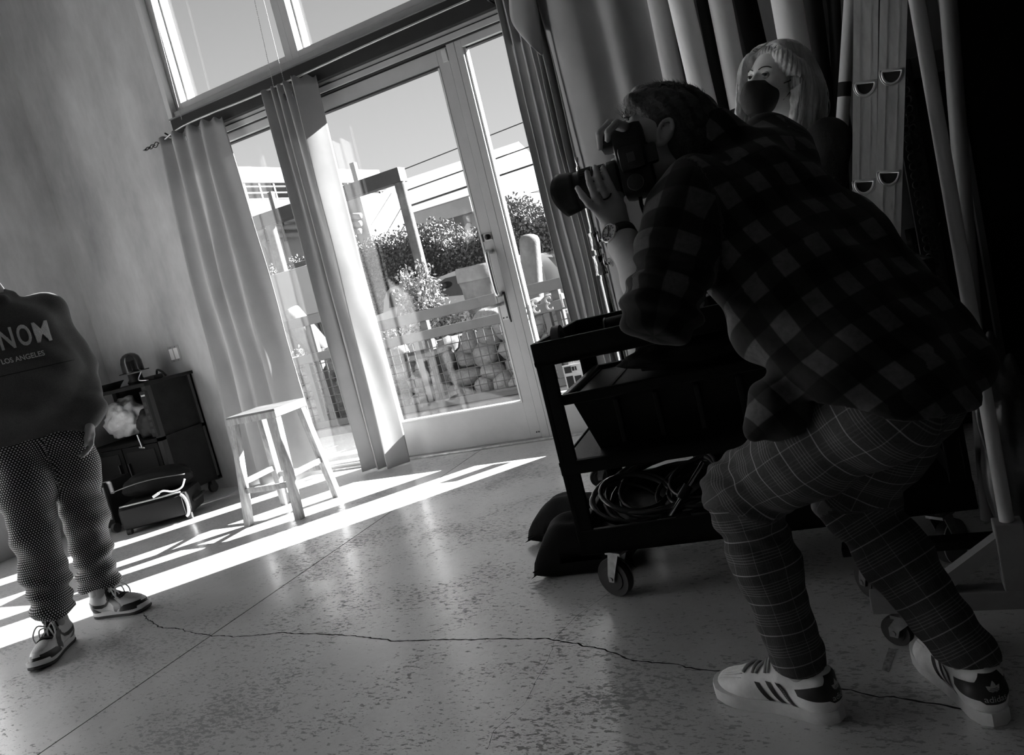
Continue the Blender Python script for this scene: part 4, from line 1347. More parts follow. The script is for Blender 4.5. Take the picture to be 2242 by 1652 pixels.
# ================================================================ sand bags
def sandbag(name, label, c, e1, L, Wd, Hh, seed):
    e1 = V(e1).normalized(); e2 = V((-e1.y, e1.x, 0))
    mb = MB(); nu, nv = 22, 16
    o = V((seed * 3.1, 0, 0))
    def pt(u, v, s_):
        p = max(0, 1 - abs(u) ** 2.6) * max(0, 1 - abs(v) ** 2.4)
        k = p ** .45
        pin = 1 - .16 * (1 - abs(v) ** 2) * abs(u) ** 3
        pin2 = 1 - .14 * (1 - abs(u) ** 2) * abs(v) ** 3
        x, y = u * L * pin, v * Wd * pin2
        w = .10 * Hh * noise.noise(V((u * 2, v * 2, 0)) + o)
        z = Hh * .30 + (Hh * .75 * k + w * k) if s_ > 0 else Hh * .30 - Hh * .30 * min(1, k * 1.4)
        z -= .22 * Hh * (abs(u) ** 4) * (1 if s_ > 0 else .5)
        return V(c) + e1 * x + e2 * y + V((0, 0, max(0.002, z)))
    for s_ in (1, -1):
        mb.grid([[pt(-1 + 2 * i / nu, -1 + 2 * j / nv, s_) for j in range(nv + 1)] for i in range(nu + 1)])
    ob = mb.obj(name, M('sandbag_cordura', .007, .7, spec=.12, bump=(240, .25)), None, smooth=60)
    bm = bmesh.new(); bm.from_mesh(ob.data); bmesh.ops.remove_doubles(bm, verts=bm.verts[:], dist=.0008); bm.to_mesh(ob.data); bm.free()
    return tag(ob, label, 'sandbag', 'sandbags beside the cart')
sandbag('sandbag', 'rear black sandbag on the floor beside the cart', (-1.20, 2.77, 0), (.97, -.24, 0), .19, .12, .16, 1)
sandbag('sandbag', 'front black sandbag on the floor touching the cart wheel', (-1.06, 2.47, 0), (.99, .10, 0), .19, .11, .18, 2)

# ================================================================ light stand on a rolling base
ls = thing('light_stand', (-.95, 3.0, 0), 'tall chrome light stand rising behind the cart', 'stand')
LX, LY = -.945, 3.02
MB().cyl((LX, LY, .30), (LX, LY, .96), .0175, n=18).obj('lower_tube', M_CHROME, ls, smooth=40)
MB().cyl((LX, LY, .95), (LX, LY, 1.16), .0145, n=18).obj('middle_tube', M_CHROME, ls, smooth=40)
MB().cyl((LX, LY, 1.15), (LX, LY, 1.40), .0115, n=18).obj('upper_tube', M_CHROME, ls, smooth=40)
MB().lathe([(.008, 1.39), (.008, 1.405), (.0055, 1.407), (.0055, 1.418), (.008, 1.42), (.008, 1.437), (.006, 1.44)], (LX, LY, 0), (0, 0, 1), 16).obj('spigot', M_CHROME, ls, smooth=40)
for z0, z1, r in ((.985, 1.045, .027), (1.085, 1.135, .023)):
    k = MB().lathe([(r * .8, z0 - .012), (r, z0 - .01), (r, z0), (r * .9, z0 + .004), (r * .9, z1 - .004), (r, z1), (r, z1 + .008), (r * .75, z1 + .01)], (LX, LY, 0), (0, 0, 1), 20).obj('locking_collar', M_CHROME, ls, smooth=35)
    mb = MB().cyl((LX + .02, LY, (z0 + z1) / 2), (LX + .042, LY - .008, (z0 + z1) / 2), .008, n=10)
    mb.bar((LX + .042, LY - .022, (z0 + z1) / 2 + .010), (LX + .044, LY + .008, (z0 + z1) / 2 - .012), .012, .02, bev=.004)
    mb.obj('knob', M_CHROME, k, smooth=35)
MB().lathe([(.03, .20), (.036, .205), (.036, .29), (.028, .32), (.02, .325)], (LX, LY, 0), (0, 0, 1), 20).obj('hub', M_CHROME, ls, smooth=35)
for a, q in ((2.35, 1), (.20, 1), (-.55 + 4.9 - 3.0, 1)):
    d = V((math.cos(a), math.sin(a), 0))
    e = V((LX, LY, 0)) + d * .50
    leg = MB().bar(V((LX, LY, .28)) + d * .03, e + V((0, 0, .135)), .012, .032, bev=.003).obj('leg', M_STEEL, ls)
    MB().bar(V((LX, LY, .225)) + d * .03, V((LX, LY, 0)) + d * .28 + V((0, 0, .19)), .006, .018).obj('brace', M_DKMETAL, leg)
    caster(e, a + 1.2, ls, R=.045, w=.026, z_plate=.118)

# ================================================================ paper rolls standing along the front wall
M_PAPER = M('white_paper_roll', .88, .7, noise_=(3, .05))
M_PAPER_G = M('grey_paper_roll', .5, .75, noise_=(3, .08))
M_PAPER_D = M('dark_paper_roll', .008, .9, spec=.1)
M_STRAP = M('black_velcro', .008, .8)
def roll(label, pa, pb, Y, wpx, mat, strap=None, Ytop=None, zlow=.02):
    Ya = Ytop or Y
    a, b = at(*pa, Ya), at(*pb, Y)
    d = (a - b).normalized()
    dist = (b - CP).dot(CF)
    r = wpx * dist / FPX / 2
    t0 = (b.z - zlow) / d.z
    lo = b - d * t0
    hi = a + d * ((2.95 - a.z) / d.z)
    t = thing('paper_roll', lo, label, 'paper roll', 'paper rolls along the front wall')
    MB().cyl(lo, hi, r, n=28).obj('roll', mat, t, smooth=40)
    MB().lathe([(r * .55, 0), (r * .55, .006), (r * .3, .006), (r * .3, -.02)], hi, d, 20, cap=False).obj('core', M('cardboard_core', .3, .8), t)
    if strap:
        p = at(*strap, Y)
        pp = lo + d * ((p.z - lo.z) / d.z)
        MB().cyl(pp - d * .027, pp + d * .027, r * 1.035, n=28, cap=False).obj('strap', M_STRAP, t, smooth=40)
    return t
roll('grey paper roll nearest the wide curtain', (1440, 0), (1472, 160), 3.82, 44, M_PAPER_G)
roll('thin dark grey roll between the grey and bright white rolls', (1462, 0), (1488, 160), 3.90, 22, M('charcoal_roll', .12, .8), strap=(1478, 110))
roll('bright white paper roll behind the photographer head', (1490, 0), (1532, 180), 3.67, 52, M_PAPER)
roll('white paper roll with a black strap beside the woman', (1576, 0), (1625, 250), 3.67, 48, M('cream_paper_roll', .78, .7), strap=(1630, 248))
roll('wide white paper roll directly above the woman head', (1722, 0), (1735, 75), 3.57, 64, M_PAPER)
roll('pale leaning roll left of the aluminium ladder', (1862, 0), (1850, 180), 3.50, 27, M('warm_paper_roll', .62, .7), strap=(1849, 196))
roll('black paper roll between the two white rolls', (1545, 0), (1580, 180), 3.87, 40, M_PAPER_D)
roll('black paper roll right of the strapped white roll', (1632, 0), (1660, 120), 3.84, 46, M_PAPER_D)
roll('black paper roll behind the strapped white roll', (1612, 0), (1645, 150), 3.92, 30, M('grey_black_roll', .05, .8))
roll('dark roll right of the wide white roll', (1775, 0), (1785, 80), 4.2, 46, M('slate_roll', .04, .8))
roll('dark slim roll left of the pale leaning roll', (1826, 0), (1832, 120), 4.2, 26, M('slate_roll2', .06, .8))

# tall stacked dark boards beside the rolls
for i, (px, w_, v_) in enumerate(((1795, .10, .03), (1812, .05, .10))):
    p = at(px, 60, 4.34)
    o = MB().box((p.x - w_ / 2, 4.30 + .06 * i, .0), (p.x + w_ / 2, 4.34 + .06 * i, 2.5), .003).obj('tall_board', M('tall_board_%d' % i, v_, .7, noise_=(6, .4)), None)
    tag(o, ('wide black board', 'narrow grey board')[i] + ' standing behind the slim dark roll', 'board')

# ================================================================ aluminium extension ladder seen edge on
M_ALU = M('ladder_aluminium', .72, .42, metal=.45, noise_=(14, .25, 5, (1, 1, .3)))
M_ALU2 = M('ladder_aluminium_edge', .7, .3, metal=.5)
ld = thing('extension_ladder', (.0, 2.7, 0), 'aluminium extension ladder standing edge on behind the photographer', 'ladder')
def lpt(px, py, k=2.44):
    return at(px, py, k + .44)
def rail_(x_top, x_bot, y_bot, wpx, holes, k):
    a, b = lpt(x_top, 0, k), lpt(x_bot, y_bot, k)
    d = (a - b).normalized()
    view = (b - CP).normalized()
    n = (-view + d * view.dot(d)).normalized()       # faces the room
    s_ = d.cross(n).normalized()
    if s_.dot(CR) < 0: s_ = -s_
    w = wpx * k / FPX
    lo = b - d * (b.z / d.z) if d.z > 0 else b
    hi = a + d * 1.1
    L = (hi - lo).length
    for j, off in enumerate((0, .40)):
        c0 = (lo + hi) / 2 - n * off
        sd = MB().obox(c0, d * (L / 2), s_ * (w / 2), n * .003).obj('side_rail', M_ALU, ld)
        for e in (-1, 1):
            MB().obox(c0 + s_ * (e * (w / 2 - .0015)) + n * (-.013 if j == 0 else .013), d * (L / 2), s_ * .0018, n * .013).obj('rail_flange', M_ALU2, sd)
        if j == 0:
            for e in (-.22, .22):
                MB().obox(c0 + s_ * (e * w) + n * .004, d * (L / 2), s_ * .0016, n * .0012).obj('rail_groove', M_ALU2, sd)
    # rungs: solid D-shaped bars, dark colour painting the shade inside hollow ends
    for hx, hy in holes:
        h = lpt(hx, hy, k)
        t_ = (h - lo).dot(d)
        for q in range(-8, 9):
            pos = lo + d * (t_ + q * .305)
            if pos.z < .1 or (pos - lo).dot(d) > L - .05:
                continue
            R = .0235
            prof = []
            for i in range(15):
                aa = -math.pi * i / 14
                prof.append(s_ * (R * 1.05 * math.cos(aa)) + d * (R * 1.30 * math.sin(aa) + .012))
            prof.append(s_ * (-R * 1.02) + d * .016); prof.append(s_ * (R * 1.02) + d * .016)
            mb = MB()
            ring = [pos + n * .0062 + p_ for p_ in prof]
            mb.prism(ring, -n * .41)
            rg = mb.obj('rung', M('rung_bore_shade', .012, .6), ld)
            mb = MB(); mb.tube([pos + n * .0062 + p_ * 1.12 for p_ in prof], .0042, 6, closed=True)
            mb.tube([pos + n * .004 + p_ * 1.42 for p_ in prof], .0018, 5, closed=True)
            mb.obj('rung_flare', M_ALU2, rg, smooth=True)
        break
rail_(1896, 1892, 410, 50, [(1902, 193)], 2.44)
rail_(1957, 1945, 460, 54, [(1953, 168)], 2.40)

# ================================================================ ornate picture frame behind the ladder
pf = thing('ornate_picture_frame', (.3, 3.36, 0), 'dark ornate picture frame leaning behind the ladder', 'picture frame')
M_ORN = M('carved_dark_frame', .07, .4, metal=.2)
a, b = at(2002, 150, 3.34), at(1985, 560, 3.34)
fx0, fx1 = at(1990, 300, 3.34).x - .03, at(2075, 300, 3.34).x + .12
ztop = at(2000, 125, 3.34).z
MB().box((fx0, 3.34, .3), (fx0 + .075, 3.38, ztop), .004).obj('frame_side', M_ORN, pf)
MB().box((fx1 - .075, 3.34, .3), (fx1, 3.38, ztop), .004).obj('frame_side', M_ORN, pf)
MB().box((fx0 + .075, 3.34, ztop - .075), (fx1 - .075, 3.38, ztop), .004).obj('frame_top', M('frame_top_gilt', .10, .4), pf)
MB().box((fx0 + .075, 3.34, .3), (fx1 - .075, 3.38, .375), .004).obj('frame_bottom', M_ORN, pf)
MB().box((fx0 + .07, 3.355, .37), (fx1 - .07, 3.372, ztop - .07)).obj('canvas', M('black_canvas', .008, .5), pf)
mb = MB(); z = .34; k = 0
while z < ztop - .03:
    for s_ in (-1, 1):
        q = [V((fx0 + .0375 + s_ * .011 + .011 * math.cos(t), 3.335, z + .013 * math.sin(t))) for t in [i * 6.283 / 9 for i in range(9)]]
        mb.tube(q, .003, 5, closed=True)
    mb.ell((fx0 + .0375, 3.335, z + .017), (.006, .004, .009), None, 6, 4)
    z += .034; k += 1
mb.obj('carved_scrolls', M('scroll_highlight', .10, .35, metal=.3), pf, smooth=True)
mb = MB()
sig = [(2040, 500), (2046, 488), (2043, 508), (2052, 478), (2049, 500), (2058, 486), (2055, 496)]
mb.tube(catmull([at(x, y, 3.352) for x, y in sig], 5), .0016, 5)
mb.tube(catmull([at(x, y, 3.352) for x, y in ((2036, 530), (2038, 540), (2041, 528), (2044, 536))], 4), .0014, 5)
mb.obj('brush_mark', M('faint_signature', .25, .6), pf)

# ================================================================ rolling post stand (pale tube on a grey steel base)
M_GSTEEL = M('grey_powder_coat', .24, .5, noise_=(20, .1))
M_PTUBE = M('pale_painted_tube', .60, .42, noise_=(8, .06))
rs = thing('rolling_post_stand', (.16, 1.88, 0), 'grey rolling stand with a tall pale tube at the right', 'stand')
RX, RYY = .178, 1.88
MB().box((-.13, RYY - .022, .088), (.62, RYY + .022, .132), .003).obj('base_bar', M_GSTEEL, rs)
MB().box((RX - .034, RYY - .024, .132), (RX + .022, RYY + .024, .285), .003).obj('socket_tube', M_GSTEEL, rs)
MB().bar((RX - .02, RYY, .245), (RX - .19, RYY, .120), .035, .030, up=(0, 0, 1)).obj('diagonal_brace', M_GSTEEL, rs)
MB().bar((RX + .02, RYY, .245), (RX + .19, RYY, .120), .035, .030, up=(0, 0, 1)).obj('diagonal_brace', M_GSTEEL, rs)
MB().cyl((RX - .006, RYY, .27), (RX - .006, RYY, 2.7), .0145, n=24).obj('tube', M_PTUBE, rs, smooth=40)
for x in (-.105, .595):
    caster((x + .02, RYY, 0), 2.6, rs, R=.036, w=.022, brake=False, z_plate=.078)
    mb = MB().lathe([(.010, .132), (.010, .14), (.0075, .141), (.0075, .15), (.004, .152)], (x + .012, RYY, 0), (0, 0, 1), 6); mb.obj('bolt', M_STEEL, rs)
# second leaning tube behind it
p0, p1 = at(2120, 560, 2.6), at(2076, 0, 2.6)
d = (p1 - p0).normalized()
lo = p0 - d * (p0.z / d.z)
t2 = tag(MB().cyl(lo, p1 + d * .6, .022, n=20).obj('leaning_tube', M('dull_grey_tube', .2, .5), None, smooth=40), 'dull grey tube leaning beside the tall pale tube', 'tube')
# low dolly with a caster behind the photographer
dl = thing('equipment_dolly', (.1, 2.15, 0), 'low black dolly on swivel casters behind the photographer legs', 'dolly')
c0 = onz(1890, 1300)
MB().box((c0.x - .03, c0.y - .03, .12), (c0.x + .62, c0.y + .0, .145), .004).obj('deck', M_CART, dl)
MB().box((c0.x - .03, c0.y - .0, .12), (c0.x + .62, c0.y + .02, .145), .004).obj('deck_edge', M_CART, dl)
caster((c0.x + .02, c0.y - .01, 0), 2.2, dl, R=.045, w=.026, brake=False, z_plate=.115)
caster((c0.x + .56, c0.y - .01, 0), 1.2, dl, R=.045, w=.026, brake=False, z_plate=.115)

# black flats and drape closing the right side
M_FLAT = M('black_flat', .003, .9, spec=.05, noise_=(4, .4))
vf = thing('black_v_flat', (1.0, 2.62, 0), 'tall black folding flat filling the right side', 'flat')
xv = at(2094, 200, 2.75).x
MB().box((xv, 2.75, 0), (1.4, 2.79, 3.2), .004).obj('panel', M_FLAT, vf)
MB().box((1.36, 1.5, 0), (1.40, 2.75, 3.2), .004).obj('panel', M_FLAT, vf)
MB().box((xv - .004, 2.745, 0), (xv + .012, 2.795, 3.2)).obj('edge_tape', M('flat_edge_tape', .03, .7), vf)
# dark cabinet between the rolls and the dolly
dc = thing('black_drawer_cabinet', (.45, 3.3, 0), 'black drawer cabinet in the shade behind the cart', 'cabinet')
MB().box((.16, 3.45, .06), (.74, 3.85, .84), .004).obj('carcass', M('black_cabinet', .004, .6, spec=.1), dc)
for k in range(4):
    for s_ in range(2):
        dr_ = MB().box((.17 + s_ * .285, 3.435, .09 + k * .18), (.445 + s_ * .285, 3.45, .255 + k * .18), .003).obj('drawer', M('black_drawer', .006, .5, spec=.12), dc)
        MB().bar((.25 + s_ * .285, 3.425, .22 + k * .18), (.36 + s_ * .285, 3.425, .22 + k * .18), .012, .012).obj('handle', M_DKMETAL, dr_)
# dark coat hanging at the far right
hc_ = crumple('hanging_coat', at(2215, 1010, 2.05), (.06, .05, .27), 19, M('worn_dark_leather', .03, .35, noise_=(9, .8, 6), bump=(9, .8)), None, amt=.3, fr=1.4)
tag(hc_, 'dark wrinkled coat hanging beside the pale tube', 'coat')
# printed sheet on the side light
pp = thing('printed_sheet', (-1.72, DW - .03, .3), 'printed paper sheet taped low beside the right curtain', 'paper')
q = at(1255, 822, DW - .03)
MB().box((q.x - .06, DW - .024, q.z - .10), (q.x + .07, DW - .021, q.z + .07)).obj('sheet', M('white_paper', .7, .7), pp)
mb = MB()
for (a0, b0, a1, b1) in ((-.05, .02, -.005, .06), (.0, .03, .015, .055), (.02, .03, .03, .055), (-.05, -.08, -.005, .0), (.005, -.06, .05, -.005)):
    mb.box((q.x + a0, DW - .0255, q.z + b0), (q.x + a1, DW - .024, q.z + b1))
mb.obj('print', M_GASKET, pp)

# ---- house number on the side light, read from outside
def text_mesh(body, size, ext=.0, align='CENTER', bold=0.0):
    cu = bpy.data.curves.new('t', 'FONT'); cu.body = body; cu.size = size; cu.extrude = ext
    cu.offset = bold; cu.align_x = align; cu.align_y = 'CENTER'; cu.resolution_u = 4
    o = bpy.data.objects.new('t', cu); COL.objects.link(o)
    bpy.context.view_layer.update()
    dg = bpy.context.evaluated_depsgraph_get()
    me = bpy.data.meshes.new_from_object(o.evaluated_get(dg))
    vs = [v.co.copy() for v in me.vertices]; fs = [tuple(p.vertices) for p in me.polygons]
    bpy.data.objects.remove(o); bpy.data.curves.remove(cu); bpy.data.meshes.remove(me)
    return vs, fs
hn = thing('house_number', (-1.78, DW + .04, .84), 'white vinyl house number 133 on the side light glass', 'number')
q = at(1206, 665, DW + .04)
for k, ch in enumerate('133'):
    vs, fs = text_mesh(ch, .125, .001)
    xk = q.x + .075 - k * .090
    mb = MB(); mb.add([V((xk - v.x * 1.0, DW + .041 + v.z, q.z + v.y)) for v in vs], fs)
    mb.obj('digit', M('white_vinyl', .85, .5), hn)
# ================================================================ figures: smooth-union distance fields turned into one continuous surface
class Sdf:
    def __init__(s):
        s.p = []
    def cap(s, a, b, ra, rb=None, k=.02):
        s.p.append(('cap', V(a), V(b), ra, ra if rb is None else rb, k)); return s
    def chain(s, pts, rs, k=.02):
        for i in range(len(pts) - 1):
            s.cap(pts[i], pts[i + 1], rs[i], rs[i + 1], k)
        return s
    def ell(s, c, rad, rot=None, k=.02):
        s.p.append(('ell', V(c), V(rad), rot or Matrix.Identity(3), k)); return s
    def sub_ell(s, c, rad, rot=None, k=.01):
        s.p.append(('sub', V(c), V(rad), rot or Matrix.Identity(3), k)); return s
    def cut(s, pt, n):
        s.p.append(('cut', V(pt), V(n).normalized(), 0, 0)); return s
    def mesh(s, name, res, mat, parent=None, smooth_iter=1, pat=None, disp=None):
        lo, hi = np.full(3, 1e9), np.full(3, -1e9)
        for q in s.p:
            if q[0] == 'cap':
                for c, r in ((q[1], q[3]), (q[2], q[4])):
                    lo = np.minimum(lo, np.array(c) - r - .02); hi = np.maximum(hi, np.array(c) + r + .02)
            elif q[0] == 'ell':
                r = max(q[2]); lo = np.minimum(lo, np.array(q[1]) - r - .02); hi = np.maximum(hi, np.array(q[1]) + r + .02)
        lo -= res * 2; hi += res * 2
        n = np.ceil((hi - lo) / res).astype(int) + 1
        ax = [lo[i] + res * np.arange(n[i]) for i in range(3)]
        D = np.full(n, 1.0, np.float32)
        for q in s.p:
            if q[0] == 'cut':
                nx = q[2]
                d = (ax[0][:, None, None] - q[1].x) * nx.x + (ax[1][None, :, None] - q[1].y) * nx.y + (ax[2][None, None, :] - q[1].z) * nx.z
                D = np.maximum(D, d.astype(np.float32)); continue
            k = q[-1]
            m = k * 1.5 + .03
            if q[0] == 'cap':
                bl = np.minimum(np.array(q[1]) - q[3], np.array(q[2]) - q[4]) - m
                bh = np.maximum(np.array(q[1]) + q[3], np.array(q[2]) + q[4]) + m
            else:
                r = max(q[2]); bl = np.array(q[1]) - r - m; bh = np.array(q[1]) + r + m
            i0 = np.clip(np.floor((bl - lo) / res).astype(int), 0, n - 1); i1 = np.clip(np.ceil((bh - lo) / res).astype(int) + 1, 1, n)
            sl = tuple(slice(i0[i], i1[i]) for i in range(3))
            X = ax[0][sl[0]][:, None, None]; Y = ax[1][sl[1]][None, :, None]; Z = ax[2][sl[2]][None, None, :]
            if q[0] == 'cap':
                a, b = q[1], q[2]; ab = b - a; L2 = max(ab.dot(ab), 1e-9)
                t = np.clip(((X - a.x) * ab.x + (Y - a.y) * ab.y + (Z - a.z) * ab.z) / L2, 0, 1)
                d = np.sqrt((X - a.x - t * ab.x) ** 2 + (Y - a.y - t * ab.y) ** 2 + (Z - a.z - t * ab.z) ** 2) - (q[3] + (q[4] - q[3]) * t)
            else:
                c, rad, R = q[1], q[2], q[3]
                dx, dy, dz = X - c.x, Y - c.y, Z - c.z
                u = [dx * R[0][j] + dy * R[1][j] + dz * R[2][j] for j in range(3)]
                k0 = np.sqrt(sum((u[j] / rad[j]) ** 2 for j in range(3))) + 1e-9
                k1 = np.sqrt(sum((u[j] / rad[j] ** 2) ** 2 for j in range(3))) + 1e-9
                d = k0 * (k0 - 1) / k1
            E = D[sl]
            if q[0] == 'sub':
                d = -d
                h = np.clip(.5 - .5 * (E - d) / k, 0, 1)
                D[sl] = (E * (1 - h) + d * h + k * h * (1 - h))
            else:
                h = np.clip(.5 + .5 * (E - d) / k, 0, 1)
                D[sl] = (E * (1 - h) + d * h - k * h * (1 - h))
        # surface nets
        ins = D < 0
        c = ins[:-1, :-1, :-1].astype(np.uint8)
        cnt = np.zeros_like(c)
        for i in (0, 1):
            for j in (0, 1):
                for l in (0, 1):
                    cnt += ins[i:n[0] - 1 + i, j:n[1] - 1 + j, l:n[2] - 1 + l]
        act = (cnt > 0) & (cnt < 8)
        idx = np.argwhere(act)
        vid = np.full(act.shape, -1, np.int64); vid[act] = np.arange(len(idx))
        corners = [(i, j, l) for i in (0, 1) for j in (0, 1) for l in (0, 1)]
        cv = np.stack([D[idx[:, 0] + a, idx[:, 1] + b, idx[:, 2] + e] for a, b, e in corners], 1)
        pos = np.zeros((len(idx), 3)); num = np.zeros(len(idx))
        for p in range(8):
            for q2 in range(p + 1, 8):
                df = [abs(corners[p][t] - corners[q2][t]) for t in range(3)]
                if sum(df) != 1: continue
                a, b = cv[:, p], cv[:, q2]
                msk = (a < 0) != (b < 0)
                t = np.where(msk, a / np.where(msk, a - b, 1), 0)
                P = np.array(corners[p])[None] + t[:, None] * (np.array(corners[q2]) - np.array(corners[p]))[None]
                pos += np.where(msk[:, None], P, 0); num += msk
        pos = (pos / num[:, None] + idx) * res + lo
        faces = []
        for a in range(3):
            b, e = (a + 1) % 3, (a + 2) % 3
            s0 = [slice(None)] * 3; s1 = [slice(None)] * 3
            s0[a] = slice(0, -1); s1[a] = slice(1, None)
            A, B = ins[tuple(s0)], ins[tuple(s1)]
            ed = np.argwhere(A != B)
            ok = (ed[:, b] > 0) & (ed[:, e] > 0) & (ed[:, b] < n[b] - 1) & (ed[:, e] < n[e] - 1)
            ed = ed[ok]
            inside = A[ed[:, 0], ed[:, 1], ed[:, 2]]
            def g(db, de):
                q3 = ed.copy(); q3[:, b] -= db; q3[:, e] -= de
                return vid[q3[:, 0], q3[:, 1], q3[:, 2]]
            quad = np.stack([g(1, 1), g(0, 1), g(0, 0), g(1, 0)], 1)
            quad[~inside] = quad[~inside][:, ::-1]
            faces.append(quad)
        F = np.concatenate(faces)
        # light laplacian smoothing
        for _ in range(smooth_iter):
            acc = np.zeros_like(pos); w = np.zeros(len(pos))
            for i in range(4):
                a_, b_ = F[:, i], F[:, (i + 1) % 4]
                np.add.at(acc, a_, pos[b_]); np.add.at(w, a_, 1)
                np.add.at(acc, b_, pos[a_]); np.add.at(w, b_, 1)
            pos = pos * .5 + (acc / np.maximum(w, 1)[:, None]) * .5
        if disp is not None:
            e1 = pos[F[:, 2]] - pos[F[:, 0]]; e2 = pos[F[:, 3]] - pos[F[:, 1]]
            fn = np.cross(e1, e2)
            vn = np.zeros_like(pos)
            for i in range(4):
                np.add.at(vn, F[:, i], fn)
            vn /= np.maximum(np.linalg.norm(vn, axis=1), 1e-12)[:, None]
            pos = pos + vn * disp(pos)[:, None]
        off = np.array(org(parent))
        me = bpy.data.meshes.new(name)
        me.vertices.add(len(pos)); me.vertices.foreach_set('co', (pos - off).astype(np.float32).ravel())
        me.loops.add(len(F) * 4); me.loops.foreach_set('vertex_index', F.ravel().astype(np.int32))
        me.polygons.add(len(F)); me.polygons.foreach_set('loop_start', np.arange(0, len(F) * 4, 4, dtype=np.int32))
        me.polygons.foreach_set('use_smooth', np.ones(len(F), bool))
        me.update(calc_edges=True); me.validate()
        me.materials.append(mat)
        if pat is not None:
            at_ = me.attributes.new('pat', 'FLOAT_VECTOR', 'POINT')
            at_.data.foreach_set('vector', pat(pos).astype(np.float32).ravel())
        o = bpy.data.objects.new(name, me); COL.objects.link(o)
        if parent is not None: o.parent = parent
        return o

def pat_chains(chains):
    """chains: list of (points, radii, reference vector). returns f(pos)-> (u = angle*r, v = run, chain id)"""
    def f(pos):
        best = np.full(len(pos), 1e9); out = np.zeros((len(pos), 3))
        for ci, ch_ in enumerate(chains):
            pts, rs, ref = ch_[:3]
            run = ci * 3.37
            for i in range(len(pts) - 1):
                a, b = np.array(pts[i]), np.array(pts[i + 1]); ab = b - a; L = np.linalg.norm(ab)
                tr = ((pos - a) @ ab) / L ** 2
                t = np.clip(tr, 0, 1)
                if i == 0: t2 = np.minimum(tr, 1)
                elif i == len(pts) - 2: t2 = np.maximum(tr, 0)
                else: t2 = t
                dv = pos - a - t[:, None] * ab
                d = np.linalg.norm(dv, axis=1) / (rs[i] + (rs[i + 1] - rs[i]) * t)
                axn = ab / L
                r0 = np.array(ref) - axn * (np.array(ref) @ axn); r0 /= np.linalg.norm(r0)
                r1 = np.cross(axn, r0)
                ang_ = np.arctan2(dv @ r1, dv @ r0)
                m_ = d < best
                uu = ang_ * (.5 * (rs[0] + rs[-1])) if len(ch_) < 4 else dv @ np.array(ch_[3])
                out[m_, 0] = uu[m_]
                vv_ = run + t2 * L
                if len(ch_) > 3:
                    whole = np.array(pts[-1]) - np.array(pts[0]); vv_ = (pos - np.array(pts[0])) @ (whole / np.linalg.norm(whole))
                out[m_, 1] = vv_[m_]
                out[m_, 2] = ci
                best = np.where(m_, d, best)
                run += L
        return out
    return f
def folds(comps, amp):
    """sum of soft directional waves used as cloth folds"""
    def f(pos):
        r = np.zeros(len(pos))
        for (k, ph, w) in comps:
            k = np.array(k)
            warp = .6 * np.sin(pos @ np.array((9.1, 7.3, 5.7)) + ph * 2)
            r += w * np.sin(pos @ k + ph + warp)
        return r * amp
    return f
def bvh_of(o):
    off = org(o)
    me = o.data
    return BVHTree.FromPolygons([tuple(v.co + off) for v in me.vertices], [tuple(p.vertices) for p in me.polygons])
def drape(name, tris, bvh, direction, lift, mat, parent, back=.25, maxd=.6, fine=.008, keep=None):
    """flat print laid on a surface: (verts, faces) of a flat shape pushed along direction until it meets the surface"""
    vs, fs = tris
    bm = bmesh.new()
    bv = [bm.verts.new(v) for v in vs]
    for f in fs:
        try: bm.faces.new([bv[i] for i in f])
        except ValueError: pass
    bmesh.ops.remove_doubles(bm, verts=bm.verts[:], dist=1e-5)
    bmesh.ops.triangulate(bm, faces=bm.faces[:])
    for _ in range(6):
        lg = [e for e in bm.edges if e.calc_length() > fine]
        if not lg: break
        bmesh.ops.subdivide_edges(bm, edges=lg, cuts=1)
        bmesh.ops.triangulate(bm, faces=bm.faces[:])
    d = V(direction).normalized()
    dead = []
    for v in bm.verts:
        h, nrm, _, _ = bvh.ray_cast(v.co - d * back, d, maxd)
        if h is None: dead.append(v)
        else:
            v.co = h - d * lift
    bmesh.ops.delete(bm, geom=dead, context='VERTS')
    off = org(parent)
    for v in bm.verts: v.co -= off
    me = bpy.data.meshes.new(name); bm.to_mesh(me); bm.free()
    me.materials.append(mat)
    me.polygons.foreach_set('use_smooth', [True] * len(me.polygons))
    o = bpy.data.objects.new(name, me); COL.objects.link(o); o.parent = parent
    return o
def poly(pts):
    return ([V(p) for p in pts], [tuple(range(len(pts)))])
def frame3(F, U):
    F = V(F).normalized(); U = V(U); U = (U - F * U.dot(F)).normalized(); L = U.cross(F)
    return F, L, U
